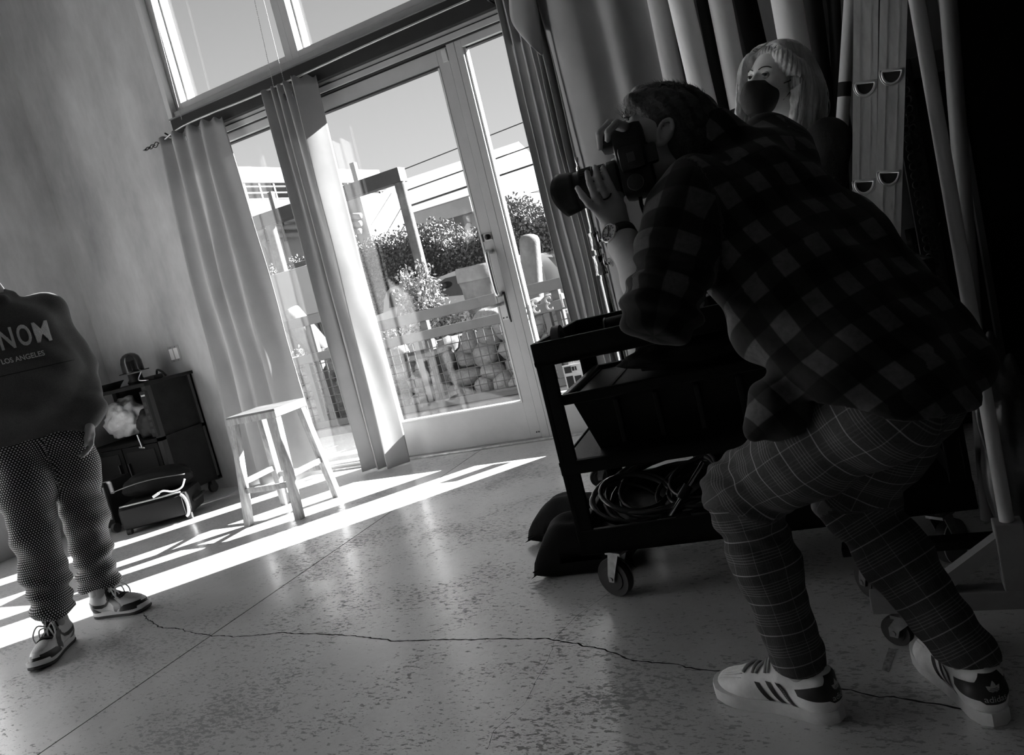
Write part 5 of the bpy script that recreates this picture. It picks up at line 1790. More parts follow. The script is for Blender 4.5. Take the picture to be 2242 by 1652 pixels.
def head_sdf(s, c, F, U, sc=1.0, female=False, neck=None):
    F, L, U = frame3(F, U)
    def P(f, l, u): return V(c) + (F * f + L * l + U * u) * sc
    R = Matrix((F, L, U)).transposed()
    def E(f, l, u, rf, rl, ru, k=.015): s.ell(P(f, l, u), V((rf, rl, ru)) * sc, R, k)
    E(-.012, 0, .030, .096, .074, .086)
    E(.028, 0, -.025, .066, .060, .088, .025)
    for q in (-1, 1):
        s.cap(P(-.005, q * .048, -.058), P(.070, q * .014, -.100), .020 * sc, .016 * sc, .025)
        E(.060, q * .042, -.022, .022, .020, .020, .02)
        s.cap(P(.080, q * .012, .024), P(.068, q * .046, .022), .012 * sc, .010 * sc, .015)
    E(.078, 0, -.100, .020, .022, .018, .02)
    s.cap(P(.088, 0, .012), P(.112, 0, -.026), .0085 * sc, .0125 * sc, .012)
    for q in (-1, 1):
        s.ell(P(.100, q * .012, -.031), V((.010, .009, .008)) * sc, R, .008)
    E(.088, 0, -.058, .014, .025, .0075, .008); E(.086, 0, -.071, .013, .022, .008, .008)
    for q in (-1, 1):
        s.sub_ell(P(.098, q * .032, .004), V((.018, .019, .013)) * sc, R, .012)
        # ear
        s.ell(P(-.014, q * .076, -.002), V((.013, .008, .023)) * sc, R, .010)
        rim = [P(-.006 + .015 * math.cos(t) - .006, q * (.083 + .003 * math.sin(t)), .001 + .025 * math.sin(t)) for t in [-.9 + .38 * i for i in range(11)]]
        s.chain(rim, [.0038 * sc] * 11, .004)
        s.cap(P(-.010, q * .079, -.024), P(-.004, q * .078, -.029), .0065 * sc, .006 * sc, .008)
        s.sub_ell(P(-.010, q * .092, .002), V((.0085, .010, .015)) * sc, R, .004)
    if neck is not None:
        s.cap(P(-.022, 0, -.055), neck, .054 * sc * (.86 if female else 1), .062 * sc * (.86 if female else 1), .03)
    return P, (F, L, U)
M_SKIN = M('skin', .42, .5, spec=.35, noise_=(40, .06), bump=(300, .06))
M_SKIN_L = M('pale_skin', .80, .5, spec=.35, noise_=(40, .05))
def shoe_xform(heel, toe):
    heel, toe = V(heel), V(toe)
    e = (toe - heel); e.z = 0; e.normalize(); n = V((-e.y, e.x, 0))
    return lambda x, y, z: V((heel.x, heel.y, 0)) + e * x + n * y + V((0, 0, z)), e, n
def outline(side, L=.295, wscale=1.0):
    """half widths of a sole along its length; side=+1 left foot bulges outward on +y"""
    st = [(0, .012), (.012, .026), (.04, .034), (.09, .033), (.14, .035), (.19, .045), (.225, .048), (.25, .0465), (.27, .0405), (.284, .030), (.292, .016), (.295, .006)]
    return [(x * L / .295, w * wscale) for x, w in st]
def sole_mesh(X, z0, z1, L, ws, flare=.0, side=1):
    o = outline(1, L, ws)
    pts = [(x, w + (.004 * side if w > .04 else 0)) for x, w in o]
    ring = [(x, w) for x, w in pts] + [(x, -w + (.006 * side if w > .04 else 0)) for x, w in reversed(o)]
    mb = MB()
    lv = [(z0, .97), (z0 + .004, 1.0), (z1 - .003, 1.0 + flare), (z1, .99 + flare)]
    R = [[X(L / 2 + (x - L / 2) * k, y * k, z + (.010 * max(0, (x / L - .72) / .28) ** 2)) for x, y in ring + ring[:1]] for z, k in lv]
    mb.grid(R)
    m_ = len(ring)
    mb.add([p for p in R[-1][:m_]], [tuple(range(m_))]); mb.add([p for p in R[0][:m_]], [tuple(range(m_ - 1, -1, -1))])
    return mb
# ================================================================ the photographer
def plaid_mat():
    g = NG('dark_buffalo_plaid')
    a = g.n('ShaderNodeAttribute', attribute_name='pat', attribute_type='GEOMETRY')
    sp = g.n('ShaderNodeSeparateXYZ'); g.nt.links.new(a.outputs['Vector'], sp.inputs[0])
    P = .090
    def band(x):
        f = g.math('FRACT', g.math('ADD', g.math('DIVIDE', x, P), 40.0))
        return g.mapr(g.math('ABSOLUTE', g.math('SUBTRACT', f, .5)), .235, .265, 0, 1)
    u, v_ = band(sp.outputs[0]), band(sp.outputs[1])
    c = g.coord('Object')
    nz = g.mapr(g.noise(c, 90, 3), .3, .7, .8, 1.2)
    tot = g.math('ADD', g.math('ADD', g.math('MULTIPLY', u, .012), g.math('MULTIPLY', v_, .012)), g.math('ADD', g.math('MULTIPLY', g.math('MULTIPLY', u, v_), .056), .005))
    g.b.inputs['Sheen Weight'].default_value = .06
    g.bump(g.noise(c, 400, 2), .1, .001)
    return g.done(g.math('MULTIPLY', tot, nz), .85, spec=.15)
def check_mat():
    g = NG('grey_windowpane_check')
    a = g.n('ShaderNodeAttribute', attribute_name='pat', attribute_type='GEOMETRY')
    sp = g.n('ShaderNodeSeparateXYZ'); g.nt.links.new(a.outputs['Vector'], sp.inputs[0])
    def line(x, P, ph, w):
        f = g.math('FRACT', g.math('ADD', g.math('DIVIDE', x, P), 40.0 + ph))
        return g.mapr(g.math('ABSOLUTE', g.math('SUBTRACT', f, .5)), w * .5, w, 1, 0)
    u, v_ = sp.outputs[0], sp.outputs[1]
    big = line(v_, .070, 0, .022)
    fine = g.math('MULTIPLY', line(v_, .0062, 0, .20), g.mapr(g.math('ABSOLUTE', g.math('SUBTRACT', g.math('FRACT', g.math('ADD', g.math('DIVIDE', v_, .070), 40.5)), .5)), .20, .22, 1, 0))
    vert = line(u, .060, 0, .018)
    vfine = g.math('MULTIPLY', line(u, .0062, 0, .2), g.mapr(g.math('ABSOLUTE', g.math('SUBTRACT', g.math('FRACT', g.math('ADD', g.math('DIVIDE', u, .060), 40.5)), .5)), .16, .18, 1, 0))
    c = g.coord('Object')
    tot = g.math('ADD', g.math('ADD', g.math('MULTIPLY', big, .24), g.math('MULTIPLY', fine, .10)), g.math('ADD', g.math('MULTIPLY', vert, .12), g.math('MULTIPLY', vfine, .025)))
    base = g.mapr(g.noise(c, 220, 3), .3, .7, .045, .065)
    return g.done(g.math('ADD', tot, base), .8, spec=.2)
M_PLAID, M_CHECK = plaid_mat(), check_mat()

ph = thing('person', onz(1930, 1560), 'photographer in a dark plaid shirt and checked trousers crouching with a camera', 'person')
XSL, XSR = shoe_xform(onz(1848, 1577), onz(1597, 1513))[0], shoe_xform(onz(2192, 1592), onz(2022, 1428))[0]
aL, aR = XSL(.072, 0, .105), XSR(.072, 0, .105)
kL, kR = dp(1622, 1075, 1.67), dp(1862, 1085, 1.69)
hL, hR = dp(1935, 885, 1.42), dp(1995, 850, 1.55)
SP = [dp(1992, 835, 1.47), dp(1905, 755, 1.51), dp(1775, 610, 1.59), dp(1645, 455, 1.665), dp(1580, 345, 1.69)]
LAT = (V((-.38, -.9, -.12))).normalized()
sL, sR = dp(1512, 452, 1.575), dp(1690, 360, 1.81)
eL, wL = dp(1446, 682, 1.47), dp(1349, 500, 1.605)
eR, wR = dp(1492, 470, 1.93), dp(1392, 300, 1.73)
LENS = (-CR * .955 - CU * .235 + CF * .26).normalized()
HC = dp(1453, 318, 1.70)
HU = (CU * .955 + CR * .29).normalized()
HF = (LENS - HU * LENS.dot(HU)).normalized()

s = Sdf()
P_, (hF, hLft, hU) = head_sdf(s, HC, HF, HU, 1.0, neck=SP[-1])
s.cap(SP[-1], SP[-2] , .055, .085, .04)
for q in (-1, 1):
    s.chain([p + LAT * (q * .05) for p in SP[:-1]], [.060, .065, .08, .085], .04)
s.cap(SP[-2], sL, .055, .045, .03); s.cap(SP[-2], sR, .055, .045, .03)
s.chain([sL, eL], [.045, .038], .03); s.chain([sR, eR, wR], [.045, .036, .027], .03)
s.cap(eL, eL.lerp(wL, .35), .037, .041, .02); s.chain([eL.lerp(wL, .35), eL.lerp(wL, .8), wL], [.041, .030, .0265], .02)
s.chain([SP[0].lerp(hL, .5), hL], [.06, .06], .03); s.chain([SP[0].lerp(hR, .5), hR], [.06, .06], .03)
s.chain([hL, kL, aL], [.060, .036, .032], .03); s.chain([hR, kR, aR], [.060, .036, .032], .03)
# left hand: back of the hand towards us, fingers over the lens barrel
def J(x, y, k): return dp(x, y, k - .07)
fingersL = [[(1309, 462, 1.655), (1290, 446, 1.640), (1275, 428, 1.642), (1264, 411, 1.650)],
            [(1318, 448, 1.650), (1301, 426, 1.630), (1291, 400, 1.633), (1285, 376, 1.650)],
            [(1331, 436, 1.650), (1317, 412, 1.628), (1308, 388, 1.632), (1303, 366, 1.652)],
            [(1345, 428, 1.653), (1335, 406, 1.633), (1326, 386, 1.638), (1320, 367, 1.658)]]
for fg in fingersL:
    pts = [J(*q) for q in fg]
    s.cap(wL, pts[0], .020, .0098, .010)
    s.chain(pts, [.0088, .0080, .0074, .0062], .003)
s.cap(wL, J(1352, 455, 1.67), .022, .017, .02)
s.chain([J(1354, 458, 1.68), J(1352, 430, 1.72), J(1338, 415, 1.745), J(1322, 405, 1.755)], [.014, .012, .010, .0085], .008)
# right hand over the grip
wR2 = wR
fingersR = [[(1358, 279, 1.69), (1336, 268, 1.672), (1312, 292, 1.668), (1314, 324, 1.680)],
            [(1366, 276, 1.675), (1350, 269, 1.655), (1332, 288, 1.650), (1330, 306, 1.658)],
            [(1374, 284, 1.70), (1340, 276, 1.72), (1322, 300, 1.73), (1320, 325, 1.735)],
            [(1378, 292, 1.72), (1344, 286, 1.76), (1328, 308, 1.77), (1326, 330, 1.775)]]
for fg in fingersR:
    pts = [J(*q) for q in fg]
    s.cap(wR, pts[0], .018, .010, .010)
    s.chain(pts, [.0092, .0084, .0078, .0066], .003)
s.chain([wR, J(1388, 318, 1.77), J(1384, 345, 1.745), J(1376, 362, 1.74)], [.02, .013, .011, .009], .008)
# bare feet inside the shoes
for a_, X_ in ((aL, XSL), (aR, XSR)):
    s.chain([a_, X_(.07, 0, .07), X_(.19, 0, .042)], [.032, .029, .020], .02)
s.mesh('body', .0042, M_SKIN, ph, 1)

# trousers
tr_ch = [([hL + LAT * .0, kL, aL], [.105, .076, .056], LAT), ([hR, kR, aR], [.105, .076, .056], -CR)]
s = Sdf()
PC = dp(1965, 830, 1.48)
s.chain([PC + LAT * .04, hL + LAT * .01], [.100, .096], .05); s.chain([PC - LAT * .05, hR], [.100, .096], .05)
s.ell(PC, (.10, .10, .09), None, .05)
for h_, k_, a_ in ((hL, kL, aL), (hR, kR, aR)):
    m1, m2 = h_.lerp(k_, .5), k_.lerp(a_, .4)
    s.chain([h_, m1, k_, m2, a_ + (a_ - k_).normalized() * .02], [.098, .090, .073, .065, .054], .04)
s.cut((0, 0, .108), (0, 0, -1))
kn = folds([((60, 25, 40), .3, 1), ((-35, 50, 70), 1.7, .8), ((20, -60, 95), 2.9, .7)], .0014)
def kdisp(pos):
    d = kn(pos)
    for k_ in (kL, kR):
        r = np.linalg.norm(pos - np.array(k_), axis=1)
        d = d + .0055 * np.exp(-(r / .12) ** 2) * np.sin(pos @ np.array((30, 40, 120)) + 3 * np.sin(pos @ np.array((12, 9, 4))))
    for a_ in (aL, aR):
        r = np.linalg.norm(pos - np.array(a_ + V((0, 0, .06))), axis=1)
        d = d + .0022 * np.exp(-(r / .08) ** 2) * np.sin(pos @ np.array((20, 25, 110)))
    return d
s.mesh('trousers', .006, M_CHECK, ph, 2, pat=pat_chains(tr_ch), disp=kdisp)

# plaid shirt
s = Sdf()
up = (SP[2] - SP[0]).normalized()
FRT = LAT.cross(up).normalized()
if FRT.dot(LENS) < 0: FRT = -FRT
for q in (-1, 1):
    s.chain([SP[0] + LAT * (q * .075) - up * .01, SP[1] + LAT * (q * .078), SP[2] + LAT * (q * .085), SP[3] + LAT * (q * .08)], [.112, .120, .128, .106], .07)
s.cap(SP[3], SP[4] - FRT * .01, .12, .075, .06)
s.cap(SP[3] + LAT * .05, sL, .095, .082, .06); s.cap(SP[3] - LAT * .05, sR, .095, .080, .06)
s.cap(SP[3] - FRT * .03, sR - FRT * .02 + up * .02, .09, .075, .05)
s.chain([sL, sL.lerp(eL, .5), eL + (eL - sL).normalized() * -.01], [.080, .070, .064], .04)
s.chain([sR, eR, eR.lerp(wR, .5)], [.08, .062, .05], .04)
# rolled cuff
ce = eL.lerp(wL, .18)
s.cap(eL, ce, .060, .054, .03)
# collar
s.chain([SP[4] + LAT * .058 + hF * .03, SP[4] + LAT * .03 - FRT * .055 + up * .03, SP[4] - LAT * .045 - FRT * .035 + up * .03], [.022, .024, .022], .03)
s.cap(SP[0] + LAT * .08 - up * .01, hL + up * .05 + LAT * .015, .112, .104, .05)
hA, hB, hC = dp(1780, 872, 1.40), dp(2168, 832, 1.47), dp(1960, 912, 1.31)
hn_ = (hB - hA).cross(hC - hA).normalized()
if hn_.dot(SP[2] - hA) > 0: hn_ = -hn_
s.cut(hA, hn_)
# front tail
t0, t1, t2 = dp(1745, 800, 1.47), dp(1705, 885, 1.47), dp(1655, 942, 1.49)
s.chain([t0, t1, t2], [.050, .045, .025], .03)
s.chain([t1, dp(1690, 930, 1.50)], [.045, .024], .03)
hem = dp(1960, 893, 1.65)
sh_f = folds([((38, 10, -30), .2, 1), ((25, -30, 45), 2.2, .8), ((-14, 40, 24), 4.0, .9)], .0040)
def sdisp(pos):
    d = sh_f(pos)
    for c_, w_, k_ in ((t1, .10, (60, 30, -50)), (dp(1700, 700, 1.50), .16, (40, 10, 62)), (eL, .12, (40, 30, 120)), (sL, .12, (50, 50, 20))):
        r = np.linalg.norm(pos - np.array(c_), axis=1)
        d = d + .007 * np.exp(-(r / w_) ** 2) * np.sin(pos @ np.array(k_) + 2.0 * np.sin(pos @ np.array((8, 11, 6))))
    return d
shirt = s.mesh('plaid_shirt', .0065, M_PLAID, ph, 2, pat=pat_chains([(SP, [.17, .2, .2, .2, .16], -FRT, LAT + FRT), ([sL, eL, ce], [.085, .07, .06], -CF), ([sR, eR, wR], [.08, .06, .05], CF)]), disp=sdisp)
# hair
s = Sdf()
Rh = Matrix((hF, hLft, hU)).transposed()
s.ell(P_(-.010, 0, .046), (.103, .080, .086), Rh, .02)
s.ell(P_(.045, 0, .088), (.052, .054, .032), Rh, .03)
s.ell(P_(-.05, 0, .0), (.060, .069, .066), Rh, .03)
s.ell(P_(.082, 0, .064), (.026, .052, .028), Rh, .03)
s.sub_ell(P_(.085, 0, -.055), (.075, .12, .080), Rh, .012)
for q in (-1, 1):
    s.sub_ell(P_(-.008, q * .092, -.008), (.024, .024, .038), Rh, .006)
    s.sub_ell(P_(.055, q * .085, .0), (.045, .03, .05), Rh, .012)
M_HAIR = M('dark_hair', .018, .45, spec=.5, noise_=(60, .5, 3, (1, 1, 4)), bump=(90, .5))
hr = s.mesh('hair', .004, M_HAIR, ph, 1, disp=folds([((170, 120, 60), 0, 1), ((60, 190, 140), 1, .7)], .0016))
mb = MB(); rr = random.Random(6)
for i in range(900):
    f, l = rr.uniform(-.06, .10), rr.uniform(-.06, .06)
    u = .03 + .093 * math.sqrt(max(0, 1 - ((f + .01) / .115) ** 2 - (l / .085) ** 2))
    p = P_(f, l, u)
    d = (hU * rr.uniform(.3, 1.0) + hF * rr.uniform(-.1, .9) + hLft * rr.uniform(-.4, .4)).normalized()
    Lh = rr.uniform(.010, .022)
    mb.tube([p, p + d * Lh * .6, p + d * Lh + hF * .006], [.0006, .0005, .0001], 3, cap=False)
mb.obj('hair_tuft', M_HAIR, hr)
# stubble-dark brow
mb = MB()
for q in (-1, 1):
    mb.tube([P_(.097, q * .014, .024), P_(.092, q * .032, .030), P_(.078, q * .050, .022)], [.003, .004, .002], 6)
mb.obj('eyebrow', M_HAIR, ph)
for q in (-1, 1):
    MB().ell(P_(.080, q * .032, .004), (.0125, .0125, .0125)).obj('eye', M('eye_white', .40, .25), ph, smooth=True)

# shoes
M_SHOE = M('scuffed_white_leather', .80, .45, noise_=(14, .22, 6), bump=(60, .12))
M_SOLE = M('off_white_rubber', .70, .6, noise_=(18, .15))
M_BLKLEA = M('black_leather', .010, .5)
M_PRINT = M('silver_print', .55, .5)
def superstar(heel, toe, side, label, L=.30):
    X, e, n = shoe_xform(heel, toe)
    R = Matrix((e, n, V((0, 0, 1)))).transposed()
    t = thing('sneaker', X(L / 2, 0, 0) , None, None)
    t.parent = ph; t.location = X(L / 2, 0, 0) - ph.location
    sole_mesh(X, 0, .030, L, 1.05, side=side).obj('sole', M_SOLE, t, smooth=40)
    s = Sdf()
    k = L / .295
    def Q(x, y, z): return X(x * k, y, z)
    s.ell(Q(.045, 0, .055), (.046, .036, .048), R, .02)
    s.cap(Q(.05, 0, .055), Q(.19, 0, .042), .036, .036, .03)
    s.ell(Q(.215, 0, .030), (.072, .0465, .036), R, .03)
    s.cap(Q(.11, 0, .078), Q(.19, 0, .055), .028, .024, .02)
    s.ell(Q(.024, 0, .098), (.016, .024, .016), R, .02)
    for q in (-1, 1): s.cap(Q(.03, q * .022, .094), Q(.11, q * .028, .082), .010, .010, .015)
    s.cap(Q(.135, 0, .092), Q(.112, 0, .128), .019, .014, .012)
    s.sub_ell(Q(.068, 0, .110), (.043, .024, .052), R, .006)
    s.cut((0, 0, .022), (0, 0, -1))
    up_ = s.mesh('upper', .0032, M_SHOE, t, 1)
    bv = bvh_of(up_)
    for q in (-1, 1):
        for j in range(3):
            x0 = .106 + j * .026
            pts = [Q(x0, q * .1, .080 - j * .006), Q(x0 + .013, q * .1, .080 - j * .006), Q(x0 + .013 - .030 + .018 * 0, q * .1, .030), Q(x0 - .030, q * .1, .030)]
            drape('side_stripe', poly(pts), bv, n * (-q), .0012, M_BLKLEA, t, back=.05, maxd=.14)
    # heel tab seen from behind
    hp_ = [Q(-.05, y, z) for y, z in ((-.030, .060), (-.030, .088), (-.018, .108), (.018, .108), (.030, .088), (.030, .060), (.018, .050), (-.018, .050))]
    tb = drape('heel_tab', poly(hp_), bv, e, .0014, M_BLKLEA, t, back=.05, maxd=.2, fine=.006)
    for q in (-1, 1):
        pts = [Q(.0, q * .1, .056), Q(.0, q * .1, .095), Q(.03, q * .1, .088), Q(.075, q * .1, .074), Q(.068, q * .1, .062), Q(.03, q * .1, .058)]
        drape('heel_tab_side', poly(pts), bv, n * (-q), .0012, M_BLKLEA, t, back=.05, maxd=.14, fine=.006)
    # trefoil mark and word on the tab
    vs, fs = text_mesh('adidas', .017)
    drape('heel_word', ([X(-.05, -v.x, .061 + v.y) for v in vs], fs), bv, e, .0026, M_PRINT, t, back=.05, maxd=.2, fine=.006)
    tv, tf = [], []
    def leaf(a0, ln, wd):
        ring = []
        for i in range(10):
            tt_ = i / 9; ring.append((wd * math.sin(math.pi * tt_ ** .8), ln * tt_))
        pr = [(x, y) for x, y in ring] + [(-x, y) for x, y in reversed(ring[1:-1])]
        b = len(tv)
        for x, y in pr:
            xx, yy = x * math.cos(a0) + y * math.sin(a0), -x * math.sin(a0) + y * math.cos(a0)
            tv.append(X(-.05, -xx, .075 + yy))
        tf.append(tuple(range(b, b + len(pr))))
    for a0, ln, wd in ((0, .021, .0052), (.85, .017, .0050), (-.85, .017, .0050)): leaf(a0, ln, wd)
    drape('heel_mark', (tv, tf), bv, e, .0026, M_PRINT, t, back=.05, maxd=.2, fine=.006)
    bars = []; 
    for j in range(3):
        z = .0752 + j * .0026; b = len(tv)
        drape('heel_mark_bar', poly([X(-.05, -.011 + .002 * j, z), X(-.05, .011 - .002 * j, z), X(-.05, .011 - .002 * j, z + .0010), X(-.05, -.011 + .002 * j, z + .0010)]), bv, e, .0030, M_BLKLEA, t, back=.05, maxd=.2, fine=.006)
    # small gilt word beside the stripes
    vs, fs = text_mesh('SUPERSTAR', .0075)
    q = side
    sl = []
    for v in vs:
        a_ = v.x; 
        sl.append(Q(.118 + .026 * 2 - .012 - .0 + a_ * .55 - .032, q * .1, .056 - a_ * .75 * 1.0 + v.y * .6) if False else Q(.100 + (-a_) * .42 * q * -1 - v.y * .8, q * .1, .055 + (a_ * .9) * q * -1 * -1 + v.y * .4))
    drape('side_word', (sl, fs), bv, n * (-q), .0016, M('gilt_print', .30, .4), t, back=.05, maxd=.14, fine=.006)
    # ribbed toe cap
    mb = MB()
    for j in range(-4, 5):
        row = []
        for i in range(7):
            x = .205 + i * .012; y = j * .008 * (1 - .06 * i)
            h, nn_, _, _ = bv.ray_cast(Q(x, y, .2), V((0, 0, -1)), .3)
            if h: row.append(h + V((0, 0, .0006)))
        if len(row) > 2: mb.tube(row, .0011, 5)
    mb.obj('toe_ribs', M_SHOE, t, smooth=True)
    mb = MB()
    for j in range(6):
        row = []
        x0 = .118 + j * .0155
        for i in range(9):
            y = -.024 + .006 * i; x = x0 + (.012 if j % 2 else -.004) * (i / 8 - .5)
            h, nn_, _, _ = bv.ray_cast(Q(x, y, .25), V((0, 0, -1)), .3)
            if h: row.append(h + V((0, 0, .003)))
        if len(row) > 2: mb.tube(row, .0036, 6)
    mb.obj('lace', M('grey_lace', .34, .8), t, smooth=True)
    return t
superstar(onz(1848, 1577), onz(1597, 1513), 1, '')
superstar(onz(2192, 1592), onz(2022, 1428), -1, '')

# watch
wd_ = (eL - wL).normalized()
wc = wL + wd_ * .028
vdir = (CP - wc).normalized(); vdir = (vdir - wd_ * vdir.dot(wd_)).normalized(); sdv = wd_.cross(vdir)
fdir = (vdir * .72 - CR * .62).normalized(); fdir = (fdir - wd_ * fdir.dot(wd_)).normalized(); fs_ = wd_.cross(fdir)
wt = thing('wrist_watch', wc); wt.parent = ph; wt.location = wc - ph.location
ring = [wc + (fdir * math.cos(a) + fs_ * math.sin(a)) * .0315 for a in [i * 6.283 / 28 for i in range(28)]]
mb = MB(); R1 = [p - wd_ * .010 for p in ring]; R2 = [p + wd_ * .010 for p in ring]
mb.grid([R1 + R1[:1], R2 + R2[:1]]); ob = mb.obj('strap', M('black_watch_strap', .015, .5), wt, smooth=True); solidify(ob, .003, 1)
fc = wc + fdir * .031
MB().lathe([(.019, -.004), (.0205, -.002), (.0205, .004), (.0185, .006), (.0165, .006)], fc, fdir, 32, cap=False).obj('case', M_CHROME, wt, smooth=35)
dl_ = MB().lathe([(.001, .0045), (.0166, .0045)], fc, fdir, 32, cap=False).obj('dial', M('pale_dial', .35, .3, metal=.4), wt)
mb = MB()
for i in range(12):
    a = i * 6.283 / 12; d = wd_ * math.cos(a) + fs_ * math.sin(a)
    mb.bar(fc + fdir * .005 + d * .0125, fc + fdir * .005 + d * .0155, .0012, .001, up=tuple(fdir))
for a, ln in ((.9, .009), (3.6, .013)):
    d = wd_ * math.cos(a) + fs_ * math.sin(a)
    mb.bar(fc + fdir * .0056, fc + fdir * .0056 + d * ln, .0013, .001, up=tuple(fdir))
for a in (0, 1.57, 3.9):
    d = wd_ * math.cos(a) + fs_ * math.sin(a)
    c_ = fc + fdir * .005 + d * .0075
    q = [c_ + (wd_ * math.cos(b) + fs_ * math.sin(b)) * .0032 for b in [k * 6.283 / 12 for k in range(12)]]
    mb.tube(q, .0005, 4, closed=True)
mb.obj('hand', M_DKMETAL, wt)
MB().cyl(fc + fs_ * .020, fc + fs_ * .024, .003, n=10).obj('crown', M_CHROME, wt)
# ring on the finger
a, b = J(*fingersL[2][0]), J(*fingersL[2][1])
c_ = a.lerp(b, .35); ax_ = (b - a).normalized(); u_ = ax_.orthogonal().normalized(); v_ = ax_.cross(u_)
q = [c_ + (u_ * math.cos(t) + v_ * math.sin(t)) * .0112 for t in [i * 6.283 / 20 for i in range(20)]]
MB().tube(q, .0016, 6, closed=True).obj('finger_ring', M_DKMETAL, ph, smooth=True)

# ================================================================ the camera he holds
M_CAMBLK = M('camera_black', .010, .42, bump=(500, .15))
M_CAMGLOSS = M('camera_gloss_black', .012, .18)
BU = (CU * .93 - CR * .36)
BU = (BU - LENS * BU.dot(LENS)).normalized()          # long axis of the body (grip up)
BN = LENS.cross(BU).normalized()
if BN.dot(CF) > 0: BN = -BN                            # prism side, towards us
BC = dp(1384, 356, 1.655)
dc_ = thing('camera', BC, 'black digital camera with a zoom lens held upright at the eye', 'camera')
MB().obox(BC - LENS * .004, LENS * .034, BU * .075, BN * .043, .014).obj('body', M_CAMBLK, dc_, smooth=40)
MB().obox(BC + BU * .056 + LENS * .034, LENS * .022, BU * .020, BN * .040, .012).obj('grip', M_CAMBLK, dc_, smooth=40)
MB().obox(BC + BN * .050 - LENS * .004, LENS * .026, BU * .026, BN * .014, .010).obj('prism_housing', M_CAMBLK, dc_, smooth=40)
MB().obox(BC + BN * .038 - LENS * .044 - BU * .0, LENS * .012, BU * .020, BN * .013, .006).obj('eyecup', M_RUBBER, dc_, smooth=40)
MB().obox(BC - LENS * .039 - BU * .01 - BN * .006, LENS * .002, BU * .038, BN * .027, .002).obj('rear_screen', M_CAMGLOSS, dc_)
md = MB().cyl(BC + BN * .043 - BU * .050, BC + BN * .056 - BU * .050, .017, n=28).obj('mode_dial', M_CAMGLOSS, dc_, smooth=40)
q = [BC + BN * .0565 - BU * .050 + (LENS * math.cos(t) + BU * math.sin(t)) * .0165 for t in [i * 6.283 / 24 for i in range(24)]]
MB().tube(q, .0008, 5, closed=True).obj('dial_rim', M('dial_rim_metal', .12, .4, metal=.5), md)
MB().obox(BC + BN * .0645 - LENS * .004, LENS * .008, BU * .010, BN * .002, .001).obj('hot_shoe', M('hot_shoe_metal', .06, .5), dc_)
LB = BC + LENS * .030 - BU * .024
k0 = (dp(1228, 428, 1.64) - LB).dot(LENS)
LD = LENS
ln = MB().lathe([(.037, 0), (.040, .004), (.040, .022), (.038, .024), (.038, .05), (.041, .053), (.041, .085), (.0395, .087), (.0395, .104), (.036, .106), (.036, .108)], LB, LD, 36).obj('lens_barrel', M_CAMBLK, dc_, smooth=35)
mb = MB()
for z0, z1, r_ in ((.056, .082, .0418), (.028, .046, .0387)):
    for i in range(48):
        a = i * 6.283 / 48
        u1 = LD.orthogonal().normalized(); u2 = LD.cross(u1)
        d = u1 * math.cos(a) + u2 * math.sin(a)
        mb.bar(LB + LD * z0 + d * r_, LB + LD * z1 + d * r_, .0022, .0014, up=tuple(d))
mb.obj('ring_ribs', M_RUBBER, ln)
# petal hood
u1 = BU; u2 = LD.cross(u1).normalized()
R = []
nn = 48
for t_ in (0, .25, .5, .75, 1):
    row = []
    for i in range(nn + 1):
        a = i * 6.283 / nn
        depth_ = .042 - .009 * math.cos(2 * a)
        r_ = .0405 + .0055 * t_
        row.append(LB + LD * (.096 + depth_ * t_) + (u1 * math.cos(a) + u2 * math.sin(a)) * r_)
    R.append(row)
ob = MB().grid(R).obj('petal_hood', M_CAMBLK, dc_, smooth=True); solidify(ob, .002)
MB().lathe([(.001, .110), (.034, .110)], LB, LD, 32, cap=False).obj('front_element', M_CAMGLOSS, dc_)
# strap dangling below the body
sp_ = [BC - BU * .070 - BN * .0, dp(1402, 432, 1.645), dp(1405, 450, 1.645), dp(1412, 470, 1.65), dp(1424, 500, 1.65)]
mb = MB(); pth = catmull(sp_, 6)
Lr = [p - CR * .004 for p in pth]; Rr = [p + CR * .004 for p in pth]
mb.grid([Lr, Rr]); ob = mb.obj('strap', M_STRAP, dc_, smooth=True); solidify(ob, .002)
MB().tube(catmull([dp(1405, 445, 1.645), dp(1415, 460, 1.64), dp(1432, 467, 1.63), dp(1445, 462, 1.63)], 5), .0022, 6).obj('cord', M_STRAP, dc_, smooth=True)
# ================================================================ the standing man at the left (his head is beyond the frame)
def dots_mat():
    g = NG('dotted_mesh_cloth')
    a = g.n('ShaderNodeAttribute', attribute_name='pat', attribute_type='GEOMETRY')
    sp = g.n('ShaderNodeSeparateXYZ'); g.nt.links.new(a.outputs['Vector'], sp.inputs[0])
    P = .0105
    def cell(off):
        u = g.math('SUBTRACT', g.math('FRACT', g.math('ADD', g.math('DIVIDE', sp.outputs[0], P), 40 + off)), .5)
        v = g.math('SUBTRACT', g.math('FRACT', g.math('ADD', g.math('DIVIDE', sp.outputs[1], P * 1.73), 40 + off)), .5)
        r = g.math('ADD', g.math('POWER', g.math('MULTIPLY', u, 1.0), 2), g.math('POWER', g.math('MULTIPLY', v, 1.73), 2))
        return g.mapr(r, .07, .11, 1, 0)
    m_ = g.math('MAXIMUM', cell(0), cell(.5))
    return g.done(g.mix(m_, .006, .62), .7, spec=.2)
M_DOTS = dots_mat()
g = NG('dark_fleece')
c = g.coord('Object')
v = g.math('MULTIPLY', g.mapr(g.noise(c, 5, 4), .3, .7, .085, .125), g.mapr(g.noise(c, 350, 3), .3, .7, .7, 1.3))
g.b.inputs['Sheen Weight'].default_value = .12
g.bump(g.noise(c, 500, 2), .15, .001)
M_FLEECE = g.done(v, .9, spec=.15)
